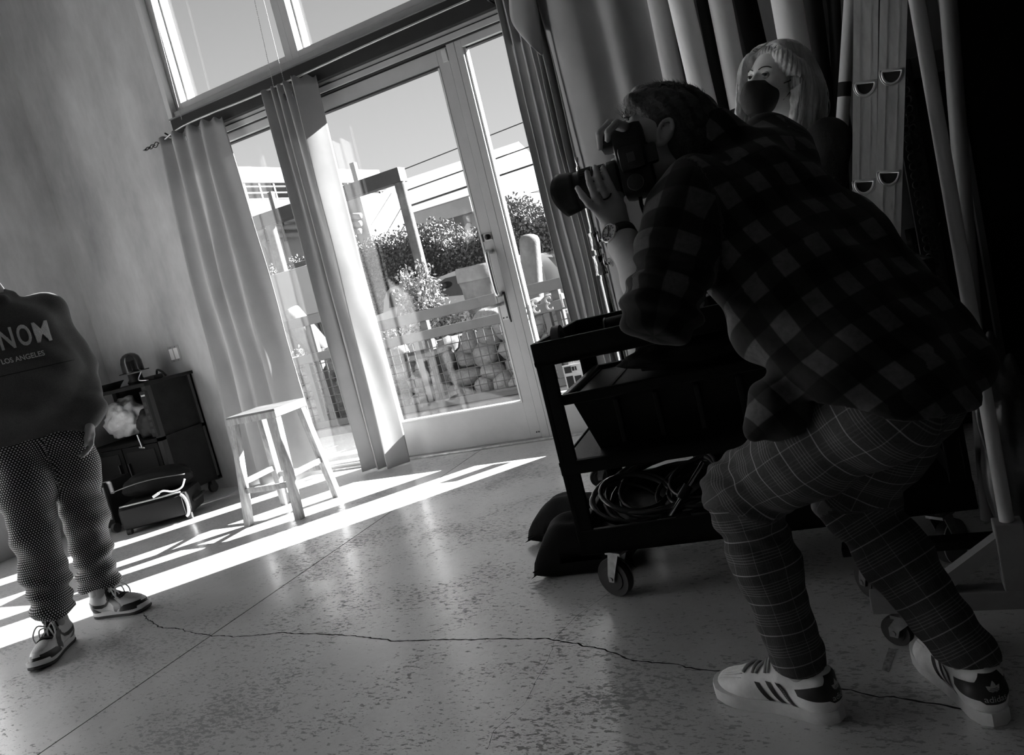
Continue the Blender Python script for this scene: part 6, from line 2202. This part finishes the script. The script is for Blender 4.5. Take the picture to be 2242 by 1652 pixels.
mF = V((.90, -.43, 0)).normalized(); mL = V((.43, .90, 0)).normalized(); mZ = V((0, 0, 1))
rh, rt = onz(152, 1404), onz(88, 1466)
lh, lt_ = onz(214, 1350), onz(327, 1333)
def stretch(h, t, L):
    e = (t - h); e.z = 0
    mid = (h + t) / 2; e.normalize()
    return mid - e * L / 2, mid + e * L / 2
rh, rt = stretch(rh, rt, .30); lh, lt_ = stretch(lh, lt_, .30)
XR_, eR_, nR_ = shoe_xform(rh, rt); XL_, eL_, nL_ = shoe_xform(lh, lt_)
MC = (XR_(.1, 0, 0) + XL_(.1, 0, 0)) / 2
mn = thing('person', V((MC.x, MC.y, 0)), 'man in a dark lettered sweatshirt and dotted trousers standing at the left', 'person')
maR, maL = XR_(.07, 0, .11), XL_(.07, 0, .11)
B = at(108, 965, 2.16); PB = V((B.x - .078, 2.17, .93))
def mp(f, l, z): return PB + mF * f + mL * l + V((0, 0, z - .93))
mhR, mhL = mp(.0, -.095, .90), mp(.0, .095, .90)
mkR = mhR.lerp(maR, .52) + mF * .035; mkL = mhL.lerp(maL, .52) + mF * .035
nb = mp(-.05, -.01, 1.50)
msL, msR = mp(-.03, .175, 1.39), mp(-.03, -.175, 1.39)
meL, mwL = mp(-.03, .240, 1.12), mp(.12, .182, .905)
meR, mwR = mp(-.07, -.250, 1.12), mp(-.04, -.250, .89)
s = Sdf()
mP, (mhF, mhLf, mhU) = head_sdf(s, mp(-.03, -.02, 1.68), mF, mZ, 1.0, neck=nb)
for q in (-1, 1):
    s.chain([mp(0, q * .06, .92), mp(0, q * .065, 1.12), mp(0, q * .075, 1.34)], [.10, .09, .10], .05)
s.cap(mp(-.02, 0, 1.36), nb, .1, .06, .05)
for sh, el, wr, q in ((msL, meL, mwL, 1), (msR, meR, mwR, -1)):
    s.cap(mp(-.02, 0, 1.38), sh, .06, .052, .05)
    s.chain([sh, el, wr], [.05, .04, .027], .03)
    # relaxed hand
    d = V((mF * .10 - mZ * .97 - mL * q * .12)).normalized(); palm = (-mL * q * .9 - mF * .2).normalized(); th_ = (mF * .95 + mZ * .2).normalized()
    kn_ = wr + d * .085
    for i, (o_, ln_) in enumerate(((.035, (.042, .026, .020)), (.012, (.046, .029, .021)), (-.012, (.043, .027, .020)), (-.035, (.034, .020, .018)))):
        b0 = kn_ + th_ * o_ - d * (.006 if i in (0, 3) else 0) - (d * .01 if i == 3 else V())
        s.cap(wr, b0, .023, .0115, .010)
        pts = [b0]; dd = d.copy(); axis = dd.cross(palm).normalized()
        for L_, cu in zip(ln_, (.24, .36, .32)):
            dd = Matrix.Rotation(cu + .06 * i, 3, axis) @ dd
            pts.append(pts[-1] + dd * L_)
        s.chain(pts, [.0098, .0088, .0080, .0068], .003)
    s.chain([wr + d * .02 + th_ * .018, wr + d * .055 + th_ * .045 + palm * .012, wr + d * .088 + th_ * .045 + palm * .024, wr + d * .110 + th_ * .038 + palm * .03], [.017, .0135, .0115, .009], .01)
for h_, k_, a_, X_ in ((mhR, mkR, maR, XR_), (mhL, mkL, maL, XL_)):
    s.chain([h_, k_, a_], [.08, .05, .035], .03)
    s.chain([a_, X_(.07, 0, .07), X_(.19, 0, .042)], [.034, .030, .020], .02)
s.mesh('body', .0046, M_SKIN, mn, 1)
# trousers, loose with gathered ankles
s = Sdf()
for q in (-1, 1): s.chain([mp(0, q * .07, 1.0), mp(0, q * .085, .90)], [.115, .118], .06)
for h_, k_, a_ in ((mhR, mkR, maR), (mhL, mkL, maL)):
    low = a_.lerp(k_, .18)
    s.chain([h_ + V((0, 0, -.03)), h_.lerp(k_, .5), k_, k_.lerp(low, .55), low, a_.lerp(k_, .06)], [.112, .102, .084, .077, .074, .060], .05)
    s.ell(a_.lerp(k_, .15) + mF * .012, (.074, .074, .05), None, .03)
s.cut((0, 0, .150), (0, 0, -1))
fa = folds([((30, 20, 18), .5, 1), ((-28, 36, 14), 2.0, .8), ((12, 20, 40), 1.0, .6)], .004)
def mdisp(pos):
    d = fa(pos)
    lowz = np.exp(-((pos[:, 2] - .24) / .11) ** 2)
    d = d + .008 * lowz * np.sin(pos[:, 2] * 88 + 2.2 * np.sin(pos @ np.array((14, 10, 3))))
    kz = np.exp(-((pos[:, 2] - .52) / .10) ** 2)
    d = d + .004 * kz * np.sin(pos[:, 2] * 70 + 2 * np.sin(pos @ np.array((11, -9, 2))))
    # pressed side seam
    return d
def legpat(pos):
    out = np.zeros((len(pos), 3)); best = np.full(len(pos), 1e9)
    for i, (h_, k_, a_, ref) in enumerate(((mhR, mkR, maR, mL - mF), (mhL, mkL, maL, -mL - mF))):
        zz = np.array([a_.z, k_.z, h_.z, 1.1])
        cx = np.interp(pos[:, 2], zz, [a_.x, k_.x, h_.x, h_.x]); cy = np.interp(pos[:, 2], zz, [a_.y, k_.y, h_.y, h_.y])
        dx, dy = pos[:, 0] - cx, pos[:, 1] - cy
        r = np.hypot(dx, dy); r0 = V(ref).normalized(); r1 = V((-r0.y, r0.x, 0))
        an = np.arctan2(-(dx * r1.x + dy * r1.y), -(dx * r0.x + dy * r0.y))
        m_ = r < best
        out[m_, 0] = (an * .095)[m_]; out[m_, 1] = pos[m_, 2]; best = np.minimum(best, r)
    return out
s.mesh('trousers', .0055, M_DOTS, mn, 2, pat=legpat, disp=mdisp)
# oversized sweatshirt
s = Sdf()
for q in (-1, 1):
    s.chain([mp(.01, q * .095, .945), mp(.012, q * .10, 1.12), mp(0, q * .10, 1.33)], [.128, .132, .118], .08)
s.ell(mp(.02, 0, 1.02), (.19, .19, .11), None, .08)
s.cap(mp(-.01, 0, 1.36), mp(-.02, 0, 1.47), .13, .075, .06)
for sh, el, wr, q in ((msL, meL, mwL, 1), (msR, meR, mwR, -1)):
    s.cap(mp(-.015, q * .08, 1.37), sh, .095, .082, .06)
    s.chain([sh, el, wr.lerp(el, .22), wr + V((0, 0, .005))], [.080, .073, .070, .050], .04)
    s.ell(wr.lerp(el, .20), (.075, .075, .045), None, .03)
s.chain([mp(.065, .03, 1.472), mp(.0, .072, 1.485), mp(-.07, .04, 1.50), mp(-.07, -.04, 1.50), mp(.0, -.072, 1.485), mp(.065, -.03, 1.472), mp(.065, .03, 1.472)], [.016] * 7, .02)
s.cut((0, 0, .858), (0, 0, -1))
s.sub_ell(mp(-.005, 0, 1.54), (.058, .058, .06), None, .008)
sf = folds([((18, 14, -22), .2, 1), ((-22, 30, 16), 1.5, .9), ((10, 26, 34), 3.1, .7)], .0038)
def swdisp(pos):
    d = sf(pos)
    for w_, e_ in ((mwL, meL), (mwR, meR)):
        r = np.linalg.norm(pos - np.array(w_.lerp(e_, .3)), axis=1)
        d = d + .0065 * np.exp(-(r / .09) ** 2) * np.sin(pos[:, 2] * 95 + 2.5 * np.sin(pos @ np.array((18, 12, 5))))
        r = np.linalg.norm(pos - np.array(e_), axis=1)
        d = d + .0055 * np.exp(-(r / .10) ** 2) * np.sin(pos @ np.array((34, 40, 72)) + 2 * np.sin(pos @ np.array((8, 12, 5))))
    r = np.linalg.norm(pos - np.array(mp(.1, .12, 1.22)), axis=1)
    d = d + .006 * np.exp(-(r / .14) ** 2) * np.sin(pos @ np.array((10, 38, 30)))
    band = np.exp(-((pos[:, 2] - .868) / .012) ** 2)
    return d
swt = s.mesh('sweatshirt', .006, M_FLEECE, mn, 2, disp=swdisp)
bv = bvh_of(swt)
# chest lettering
def chest(body, size, px, py, nm, mat, thick, sx=1.0, gap=1.0):
    c0 = at(px, py, 2.02)
    vs, fs = text_mesh(body, size)
    right = mL; up = mZ
    vv = [V((c0.x, c0.y, 0)) + right * (v.x * sx) + V((0, 0, c0.z + v.y)) + mF * .35 for v in vs]
    return drape(nm, (vv, fs), bv, -mF, thick, mat, swt, back=.1, maxd=.8, fine=.008)
M_TERRY = M('white_chenille', .95, .95, bump=(260, .9))
cen = mp(.13, 0, 1.24)
lx = -.100
for ch, wdt in (('E', .052), ('N', .062), ('O', .060), ('M', .070)):
    vs, fs = text_mesh(ch, .120, bold=.0022)
    xs = [v.x for v in vs]; mid = (min(xs) + max(xs)) / 2; hw = (max(xs) - min(xs)) / 2
    k = (wdt * .42) / hw
    o_ = mp(.0, 0, 1.300) + mL * (lx + wdt / 2)
    vv = [o_ + mL * ((v.x - mid) * k) + V((0, 0, v.y)) + mF * .35 for v in vs]
    ob = drape('chest_letter', (vv, fs), bv, -mF, .003, M_TERRY, swt, back=.1, maxd=.8, fine=.007)
    solidify(ob, .007, 0)
    lx += wdt * 1.04
vs, fs = text_mesh('LOS ANGELES', .030, bold=.0006)
vv = [mp(.0, .018, 1.215) + mL * (v.x * .86) + V((0, 0, v.y)) + mF * .35 for v in vs]
drape('chest_small_print', (vv, fs), bv, -mF, .0025, M('white_print', .85, .8), swt, back=.1, maxd=.8, fine=.006)
# pocket seam
pts = [mp(.0, l, 1.160) + mF * .3 for l in [-.2 + .02 * i for i in range(21)]]
row = []
for p in pts:
    h, nn_, _, _ = bv.ray_cast(p, -mF, .6)
    if h: row.append(h + mF * .0005)
if len(row) > 2: MB().tube(row, .0016, 5).obj('seam', M('seam_thread', .02, .9), swt, smooth=True)
# hair
s = Sdf(); Rh2 = Matrix((mhF, mhLf, mhU)).transposed()
s.ell(mP(-.014, 0, .045), (.102, .081, .085), Rh2, .02); s.ell(mP(-.05, 0, -.005), (.056, .068, .066), Rh2, .03)
s.sub_ell(mP(.085, 0, -.045), (.075, .12, .085), Rh2, .012)
for q in (-1, 1): s.sub_ell(mP(-.006, q * .088, -.010), (.028, .022, .042), Rh2, .008)
s.mesh('hair', .005, M_HAIR, mn, 1)
for q in (-1, 1):
    MB().ell(mP(.080, q * .032, .004), (.0125, .0125, .0125)).obj('eye', M('eye_white', .55, .2), mn, smooth=True)
    MB().ell(mP(.0888, q * .032, .004), (.0045, .0058, .0058)).obj('iris', M_GASKET, mn, smooth=True)
    MB().tube([mP(.097, q * .014, .026), mP(.092, q * .032, .032), mP(.078, q * .050, .023)], [.003, .004, .002], 6).obj('eyebrow', M_HAIR, mn)

# high-top sneakers
M_WLEA = M('white_leather', .66, .4, noise_=(20, .06))
M_GLEA = M('pale_grey_leather', .48, .5, noise_=(20, .08))
M_BLEA2 = M('black_leather_panel', .012, .35)
def hightop(X, e, n, side):
    t = thing('high_top_sneaker', X(.15, 0, 0)); t.parent = mn; t.location = X(.15, 0, 0) - mn.location
    L = .30
    R = Matrix((e, n, V((0, 0, 1)))).transposed()
    sole_mesh(X, 0, .012, L, 1.06, side=side).obj('outsole', M('dark_outsole', .03, .7), t, smooth=40)
    sole_mesh(X, .012, .034, L, 1.06, side=side).obj('midsole', M('white_midsole', .74, .5), t, smooth=40)
    s = Sdf()
    s.ell(X(.045, 0, .058), (.047, .036, .05), R, .02)
    s.cap(X(.05, 0, .06), X(.19, 0, .044), .037, .037, .03)
    s.ell(X(.212, 0, .032), (.084, .052, .052), R, .03)
    s.cap(X(.11, 0, .085), X(.185, 0, .058), .030, .026, .02)
    s.cap(X(.056, 0, .09), X(.060, 0, .150), .042, .043, .02)
    s.cap(X(.12, 0, .115), X(.098, 0, .175), .021, .017, .012)
    s.sub_ell(X(.062, 0, .190), (.036, .030, .06), R, .006)
    s.cut((0, 0, .026), (0, 0, -1))
    up_ = s.mesh('upper', .0034, M_WLEA, t, 1)
    b = bvh_of(up_)
    Z = V((0, 0, 1))
    for q in (-1, 1):
        def sd(nm, pts, mat, lift=.0012):
            drape(nm, poly([X(x, q * .12, z) for x, z in pts]), b, n * (-q), lift, mat, t, back=.05, maxd=.17, fine=.007)
        sd('toe_guard', [(.180, .026), (.195, .046), (.215, .056), (.25, .058), (.29, .060), (.31, .050), (.31, .026)], M_BLEA2)
        sd('eyestay', [(.105, .118), (.125, .118), (.155, .085), (.195, .062), (.205, .046), (.180, .040), (.165, .028), (.150, .028), (.152, .055), (.120, .085)], M_BLEA2)
        sd('heel_panel', [(-.005, .030), (-.005, .080), (.02, .085), (.045, .055), (.07, .034), (.07, .030)], M_BLEA2)
        sw_ = [(.012, .084), (.03, .066), (.055, .054), (.085, .050), (.112, .058), (.128, .078), (.124, .088), (.115, .092), (.118, .078), (.105, .068), (.085, .066), (.06, .070), (.035, .078)]
        sd('swoosh', sw_, M_BLEA2, .0022)
        sd('ankle_strap', [(.02, .112), (.02, .150), (.085, .150), (.092, .120), (.06, .108)], M_GLEA)
    drape('toe_guard_front', poly([X(.40, y, z) for y, z in ((-.036, .026), (-.034, .046), (-.02, .054), (.02, .054), (.034, .046), (.036, .026))]), b, -e, .0012, M_BLEA2, t, back=.05, maxd=.3, fine=.007)
    drape('throat', poly([X(x, y, .25) for x, y in ((.112, -.022), (.15, -.026), (.19, -.030), (.203, -.018), (.203, .018), (.19, .030), (.15, .026), (.112, .022))]), b, -Z, .0012, M_BLEA2, t, back=.05, maxd=.3, fine=.007)
    # perforated toe box panel
    drape('toe_box', poly([X(x, y, .25) for x, y in ((.205, -.026), (.235, -.030), (.265, -.022), (.276, 0), (.265, .022), (.235, .030), (.205, .026), (.200, 0))]), b, -Z, .0014, M_GLEA, t, back=.05, maxd=.3, fine=.007)
    mb = MB()
    for i in range(4):
        for j in range(-2, 3):
            h, _, _, _ = b.ray_cast(X(.215 + i * .012, j * .008, .25), -Z, .3)
            if h: mb.ell(h + Z * .0012, (.0011, .0011, .0006), None, 6, 4)
    mb.obj('perforation', M_BLEA2, t)
    mb = MB()
    for j in range(7):
        row = []; x0 = .112 + j * .0135
        for i in range(9):
            y = -.026 + .0065 * i; x = x0 + (.010 if j % 2 else -.006) * (i / 8 - .5)
            h, _, _, _ = b.ray_cast(X(x, y, .25), -Z, .3)
            if h: row.append(h + Z * .003)
        if len(row) > 2: mb.tube(row, .003, 6)
    mb.obj('lace', M('black_lace', .03, .8), t, smooth=True)
    mb = MB()
    k0 = X(.135, 0, .118)
    for q in (-1, 1):
        lo = [k0, k0 + n * (q * .03) + e * .02 + Z * .02, k0 + n * (q * .045) + e * .045 - Z * .015, k0 + n * (q * .025) + e * .055 - Z * .045, k0 + n * (q * .006) + e * .03 - Z * .015, k0]
        mb.tube(catmull(lo, 6), .0032, 7)
        mb.tube(catmull([k0, k0 + n * (q * .02) + e * .03 + Z * .005, k0 + n * (q * .03) + e * .03 - Z * .04, k0 + n * (q * .035) + e * .025 - Z * .07], 6), .003, 7)
        mb.tube(catmull([X(.10, q * .032, .15), X(.125, q * .02, .14), k0], 5), .0032, 7)
    mb.obj('bow', M('white_lace', .78, .8), t, smooth=True)
    return t
hightop(XR_, eR_, nR_, -1); hightop(XL_, eL_, nL_, 1)
# ================================================================ the masked woman behind
wY = 3.06
WHC = at(1694, 178, wY)
WU = (CU * .965 + CR * .26).normalized()
WF = (-CR * .82 - CF * .52 - CU * .05).normalized()
wm = thing('person', V((-.35, 3.12, 0)), 'blonde woman in black wearing a black face mask behind the photographer', 'person')
wn = at(1745, 292, wY + .03)
s = Sdf()
wP, (wF, wLf, wUp) = head_sdf(s, WHC, WF, WU, 1.0, female=True, neck=wn)
hip = V((-.33, 3.12, .90)); chest_ = V((wn.x - .05, wn.y + .02, wn.z - .17))
wlat = V((.60, -.80, 0)).normalized()       # her left towards us
lat2 = wlat
shA, shB = wn + V((0, 0, -.065)) + lat2 * .165, wn + V((0, 0, -.085)) - lat2 * .165
s.cap(chest_, wn, .085, .05, .05)
s.cap(wn + V((0, 0, -.04)), shA, .05, .045, .04); s.cap(wn + V((0, 0, -.04)), shB, .05, .045, .04)
elA, elB = shA + V((-.06, .02, -.27)), shB + V((-.08, .05, -.27))
wrA, wrB = elA + V((-.13, -.02, .10)) + V((0, 0, -.12)), elB + V((-.15, -.08, -.04))
for a, b, c in ((shA, elA, wrA), (shB, elB, wrB)):
    s.chain([a, b, c], [.042, .034, .024], .03)
    d = (c - b).normalized(); p_ = V((0, 0, -1)); t_ = d.cross(p_).normalized(); palm = t_.cross(d)
    for i, o_ in enumerate((.027, .009, -.009, -.027)):
        b0 = c + d * .075 + t_ * o_
        s.cap(c, b0, .02, .011, .012)
        s.chain([b0, b0 + d * .034 - palm * .008, b0 + d * .052 - palm * .026, b0 + d * .056 - palm * .044], [.009, .008, .0075, .0065], .004)
    s.chain([c + d * .02 + t_ * .014, c + d * .05 + t_ * .040, c + d * .085 + t_ * .042 - palm * .01], [.014, .011, .008], .008)
for q in (-1, 1):
    s.chain([chest_ + lat2 * (q * .05), V((-.27, 3.12, 1.05)) + lat2 * (q * .05), hip + lat2 * (q * .06)], [.085, .075, .095], .05)
    fx = V((-.35, 3.12, 0)) + lat2 * (q * .09)
    s.chain([hip + lat2 * (q * .08), fx + V((-.02, 0, .48)), fx + V((0, 0, .09))], [.08, .05, .034], .04)
s.mesh('body', .0042, M_SKIN_L, wm, 1)
# black sweater and trousers
s = Sdf()
M_BLKKNIT = M('black_knit', .007, .9, bump=(180, .3))
for q in (-1, 1):
    s.chain([chest_ + lat2 * (q * .075), V((-.27, 3.12, 1.05)) + lat2 * (q * .07), hip + lat2 * (q * .075)], [.112, .105, .115], .06)
s.cap(wn + V((0, 0, -.06)), chest_, .085, .12, .05)
for a, b, c in ((shA, elA, wrA), (shB, elB, wrB)):
    s.cap(wn + V((0, 0, -.075)), a, .075, .068, .05)
    s.chain([a, b, c], [.068, .056, .044], .03)
s.mesh('sweater', .007, M_BLKKNIT, wm, 2, disp=folds([((30, 20, 25), .4, 1), ((-20, 35, 30), 2, .8)], .003))
s = Sdf()
for q in (-1, 1):
    fx = V((-.35, 3.12, 0)) + lat2 * (q * .09)
    s.chain([hip + V((0, 0, .03)) + lat2 * (q * .07), fx + V((-.02, 0, .48)), fx + V((0, 0, .09))], [.115, .075, .062], .05)
s.cut((0, 0, .07), (0, 0, -1))
s.mesh('trousers', .009, M('black_denim', .009, .85), wm, 2)
for q in (-1, 1):
    fx = V((-.35, 3.12, 0)) + lat2 * (q * .09)
    d = V((-.85, -.5, 0)).normalized()
    X, e, n = shoe_xform(fx - d * .06, fx + d * .19)
    sh_ = sole_mesh(X, 0, .03, .25, .9).obj('shoe', M_BLKLEA, wm, smooth=40)
    s = Sdf(); R = Matrix((e, n, V((0, 0, 1)))).transposed()
    s.ell(X(.05, 0, .06), (.05, .034, .05), R, .02); s.cap(X(.05, 0, .05), X(.18, 0, .04), .032, .03, .03); s.ell(X(.19, 0, .034), (.055, .038, .03), R, .03); s.cut((0, 0, .022), (0, 0, -1))
    s.mesh('shoe_upper', .006, M_BLKLEA, sh_, 1)

# mask
M_MASK = M('black_face_mask', .007, .7, bump=(300, .2))
s = Sdf(); Rw = Matrix((wF, wLf, wUp)).transposed()
s.cap(wP(.110, 0, -.012), wP(.118, 0, -.035), .011, .016, .02)
s.ell(wP(.060, 0, -.060), (.064, .064, .060), Rw, .03)
s.ell(wP(.088, 0, -.066), (.040, .044, .045), Rw, .03)
s.ell(wP(.070, 0, -.095), (.040, .040, .030), Rw, .03)
s.cut(wP(.0, 0, -.004), wUp * 1 + wF * .10)          # upper edge
s.cut(wP(.012, 0, 0), -wF)
s.cut(wP(.0, 0, -.124), -wUp)
mk = s.mesh('face_mask', .0032, M_MASK, wm, 1)
for q in (-1, 1):
    MB().tube([wP(.024, q * .0635, -.020), wP(.006, q * .0725, -.011), wP(-.012, q * .0785, .002), wP(-.024, q * .083, .012)], .0015, 6).obj('ear_loop', M_STRAP, mk, smooth=True)
    MB().tube([wP(.016, q * .060, -.074), wP(.0, q * .069, -.052), wP(-.012, q * .077, -.032), wP(-.024, q * .083, -.016)], .0015, 6).obj('ear_loop', M_STRAP, mk, smooth=True)
# eyes, lids, brows
for q in (-1, 1):
    ey = MB().ell(wP(.0785, q * .032, .004), (.0125, .0125, .0125), None, 20, 14).obj('eye', M('eye_white', .40, .25), wm, smooth=True)
    gz = (wF * .95 + wLf * .25).normalized()
    c_ = wP(.0785, q * .032, .004)
    MB().lathe([(.0068, .0100), (.0060, .0120), (.004, .0130), (.0002, .0133)], c_, gz, 16).obj('iris', M('dark_iris', .03, .15), ey, smooth=True)
    up_l = [c_ + (wF * math.cos(a) + wLf * math.sin(a)) * .0135 + wUp * (.0030 * math.cos(a * 1.2) + .0008) for a in [-1.05 + .15 * i for i in range(15)]]
    MB().tube(up_l, [.0006 + .0016 * math.sin(math.pi * i / 14) for i in range(15)], 5).obj('eyelashes', M_GASKET, wm, smooth=True)
    lid = [[c_ + (wF * math.cos(a) + wLf * math.sin(a)) * (.0134 * math.cos(b)) + wUp * (.0134 * math.sin(b)) for a in [-1.2 + .2 * i for i in range(13)]] for b in (.24, .5, .85, 1.15)]
    MB().grid(lid).obj('eyelid', M_SKIN_L, wm, smooth=True)
    lid = [[c_ + (wF * math.cos(a) + wLf * math.sin(a)) * (.0133 * math.cos(b)) + wUp * (.0133 * math.sin(b)) for a in [-1.2 + .2 * i for i in range(13)]] for b in (-.34, -.7, -1.0)]
    MB().grid(lid).obj('lower_lid', M_SKIN_L, wm, smooth=True)
    br_ = [wP(.0965, q * .012, .022), wP(.0935, q * .026, .029), wP(.0830, q * .042, .030), wP(.0700, q * .054, .023)]
    MB().tube(catmull(br_, 5), [.0012 + .0009 * math.sin(math.pi * (i + 2) / 20) for i in range(16)], 6).obj('eyebrow', M('brown_brow', .05, .7), wm, smooth=True)
MB().ell(wP(-.004, .086, -.036), (.0035, .0035, .0035)).obj('earring', M_CHROME, wm, smooth=True)
# hair: a parted mass of long locks
M_BLOND = M('blonde_hair', .58, .4, spec=.5, noise_=(26, .45, 4, (1, 1, .25)), bump=(60, .35))
s = Sdf()
s.ell(wP(-.022, 0, .050), (.102, .086, .086), Rw, .02)
s.ell(wP(-.055, 0, .0), (.075, .080, .085), Rw, .03)
s.sub_ell(wP(.095, .002, -.012), (.074, .070, .100), Rw, .026)
def lockpts(f0, l0, u0, f1, l1, u1, f2, l2, u2): return [wP(f0, l0, u0), wP(f1, l1, u1), wP(f2, l2, u2)]
for f0, l0, u0, f1, l1, u1, f2, l2, u2, r in (
    (.045, .070, .065, .000, .098, .0, -.010, .100, -.17, .026),
    (-.02, .078, .03, -.06, .10, -.06, -.05, .115, -.20, .036),
    (-.07, .05, .0, -.095, .075, -.10, -.085, .10, -.22, .040),
    (-.09, .0, .0, -.115, .02, -.12, -.12, .05, -.235, .042),
    (-.07, -.05, .0, -.09, -.07, -.1, -.06, -.09, -.2, .040),
    (.03, -.072, .06, .035, -.090, -.02, .045, -.088, -.17, .026),
    (.058, -.058, .078, .070, -.078, .01, .070, -.080, -.14, .020)):
    p = catmull(lockpts(f0, l0, u0, f1, l1, u1, f2, l2, u2), 4)
    s.chain(p, [r * (1 - .35 * i / (len(p) - 1)) for i in range(len(p))], .018)
for q in (1,):
    s.sub_ell(wP(-.002, q * .096, -.012), (.026, .022, .036), Rw, .010)
def hd(pos):
    loc = pos - np.array(WHC)
    l = loc @ np.array(wLf); f = loc @ np.array(wF); u = loc @ np.array(wUp)
    th = np.arctan2(l, f + .02)
    wav = .35 * np.sin(u * 28 + f * 12)
    return .0016 * np.sin(th * 44 + wav * 3) + .0010 * np.sin(th * 91 + u * 20 + wav)
hw = s.mesh('hair', .004, M_BLOND, wm, 1, disp=hd)
mb = MB(); rr = random.Random(14)
for i in range(760):
    q = rr.choice((1, 1, 1, -1))
    a = rr.uniform(-1.2, 1.0)
    f0 = -.02 + .098 * math.sin(a); l0 = q * rr.uniform(.004, .06)
    u0 = .051 + .088 * math.sqrt(max(0.02, 1 - ((f0 + .022) / .106) ** 2 * .95 - (l0 / .092) ** 2))
    ph_ = rr.uniform(0, 6.28); wv_ = rr.uniform(.004, .012)
    fe = min(f0, .05) * .85 - .03 if q > 0 else f0 * .8
    le = .088 + rr.uniform(-.004, .012)
    K = [wP(f0, l0, u0 + .001), wP(f0 * .95, l0 * .5 + q * le * .5, u0 * .55 + .048), wP(fe, q * le, .035)]
    Ln = rr.uniform(.17, .26)
    for j in range(1, 6):
        t_ = j / 5
        K.append(wP(fe - .03 * t_ + wv_ * math.sin(ph_ + 5 * t_), q * (le + .022 * math.sin(t_ * 2.4)) + wv_ * math.cos(ph_ + 5 * t_), .035 - Ln * t_))
    pth = catmull(K, 3)
    mb.tube(pth, [.0014] * (len(pth) - 4) + [.0011, .0008, .0005, .0002], 4, cap=False)
mb.obj('hair_strands', M_BLOND, hw)
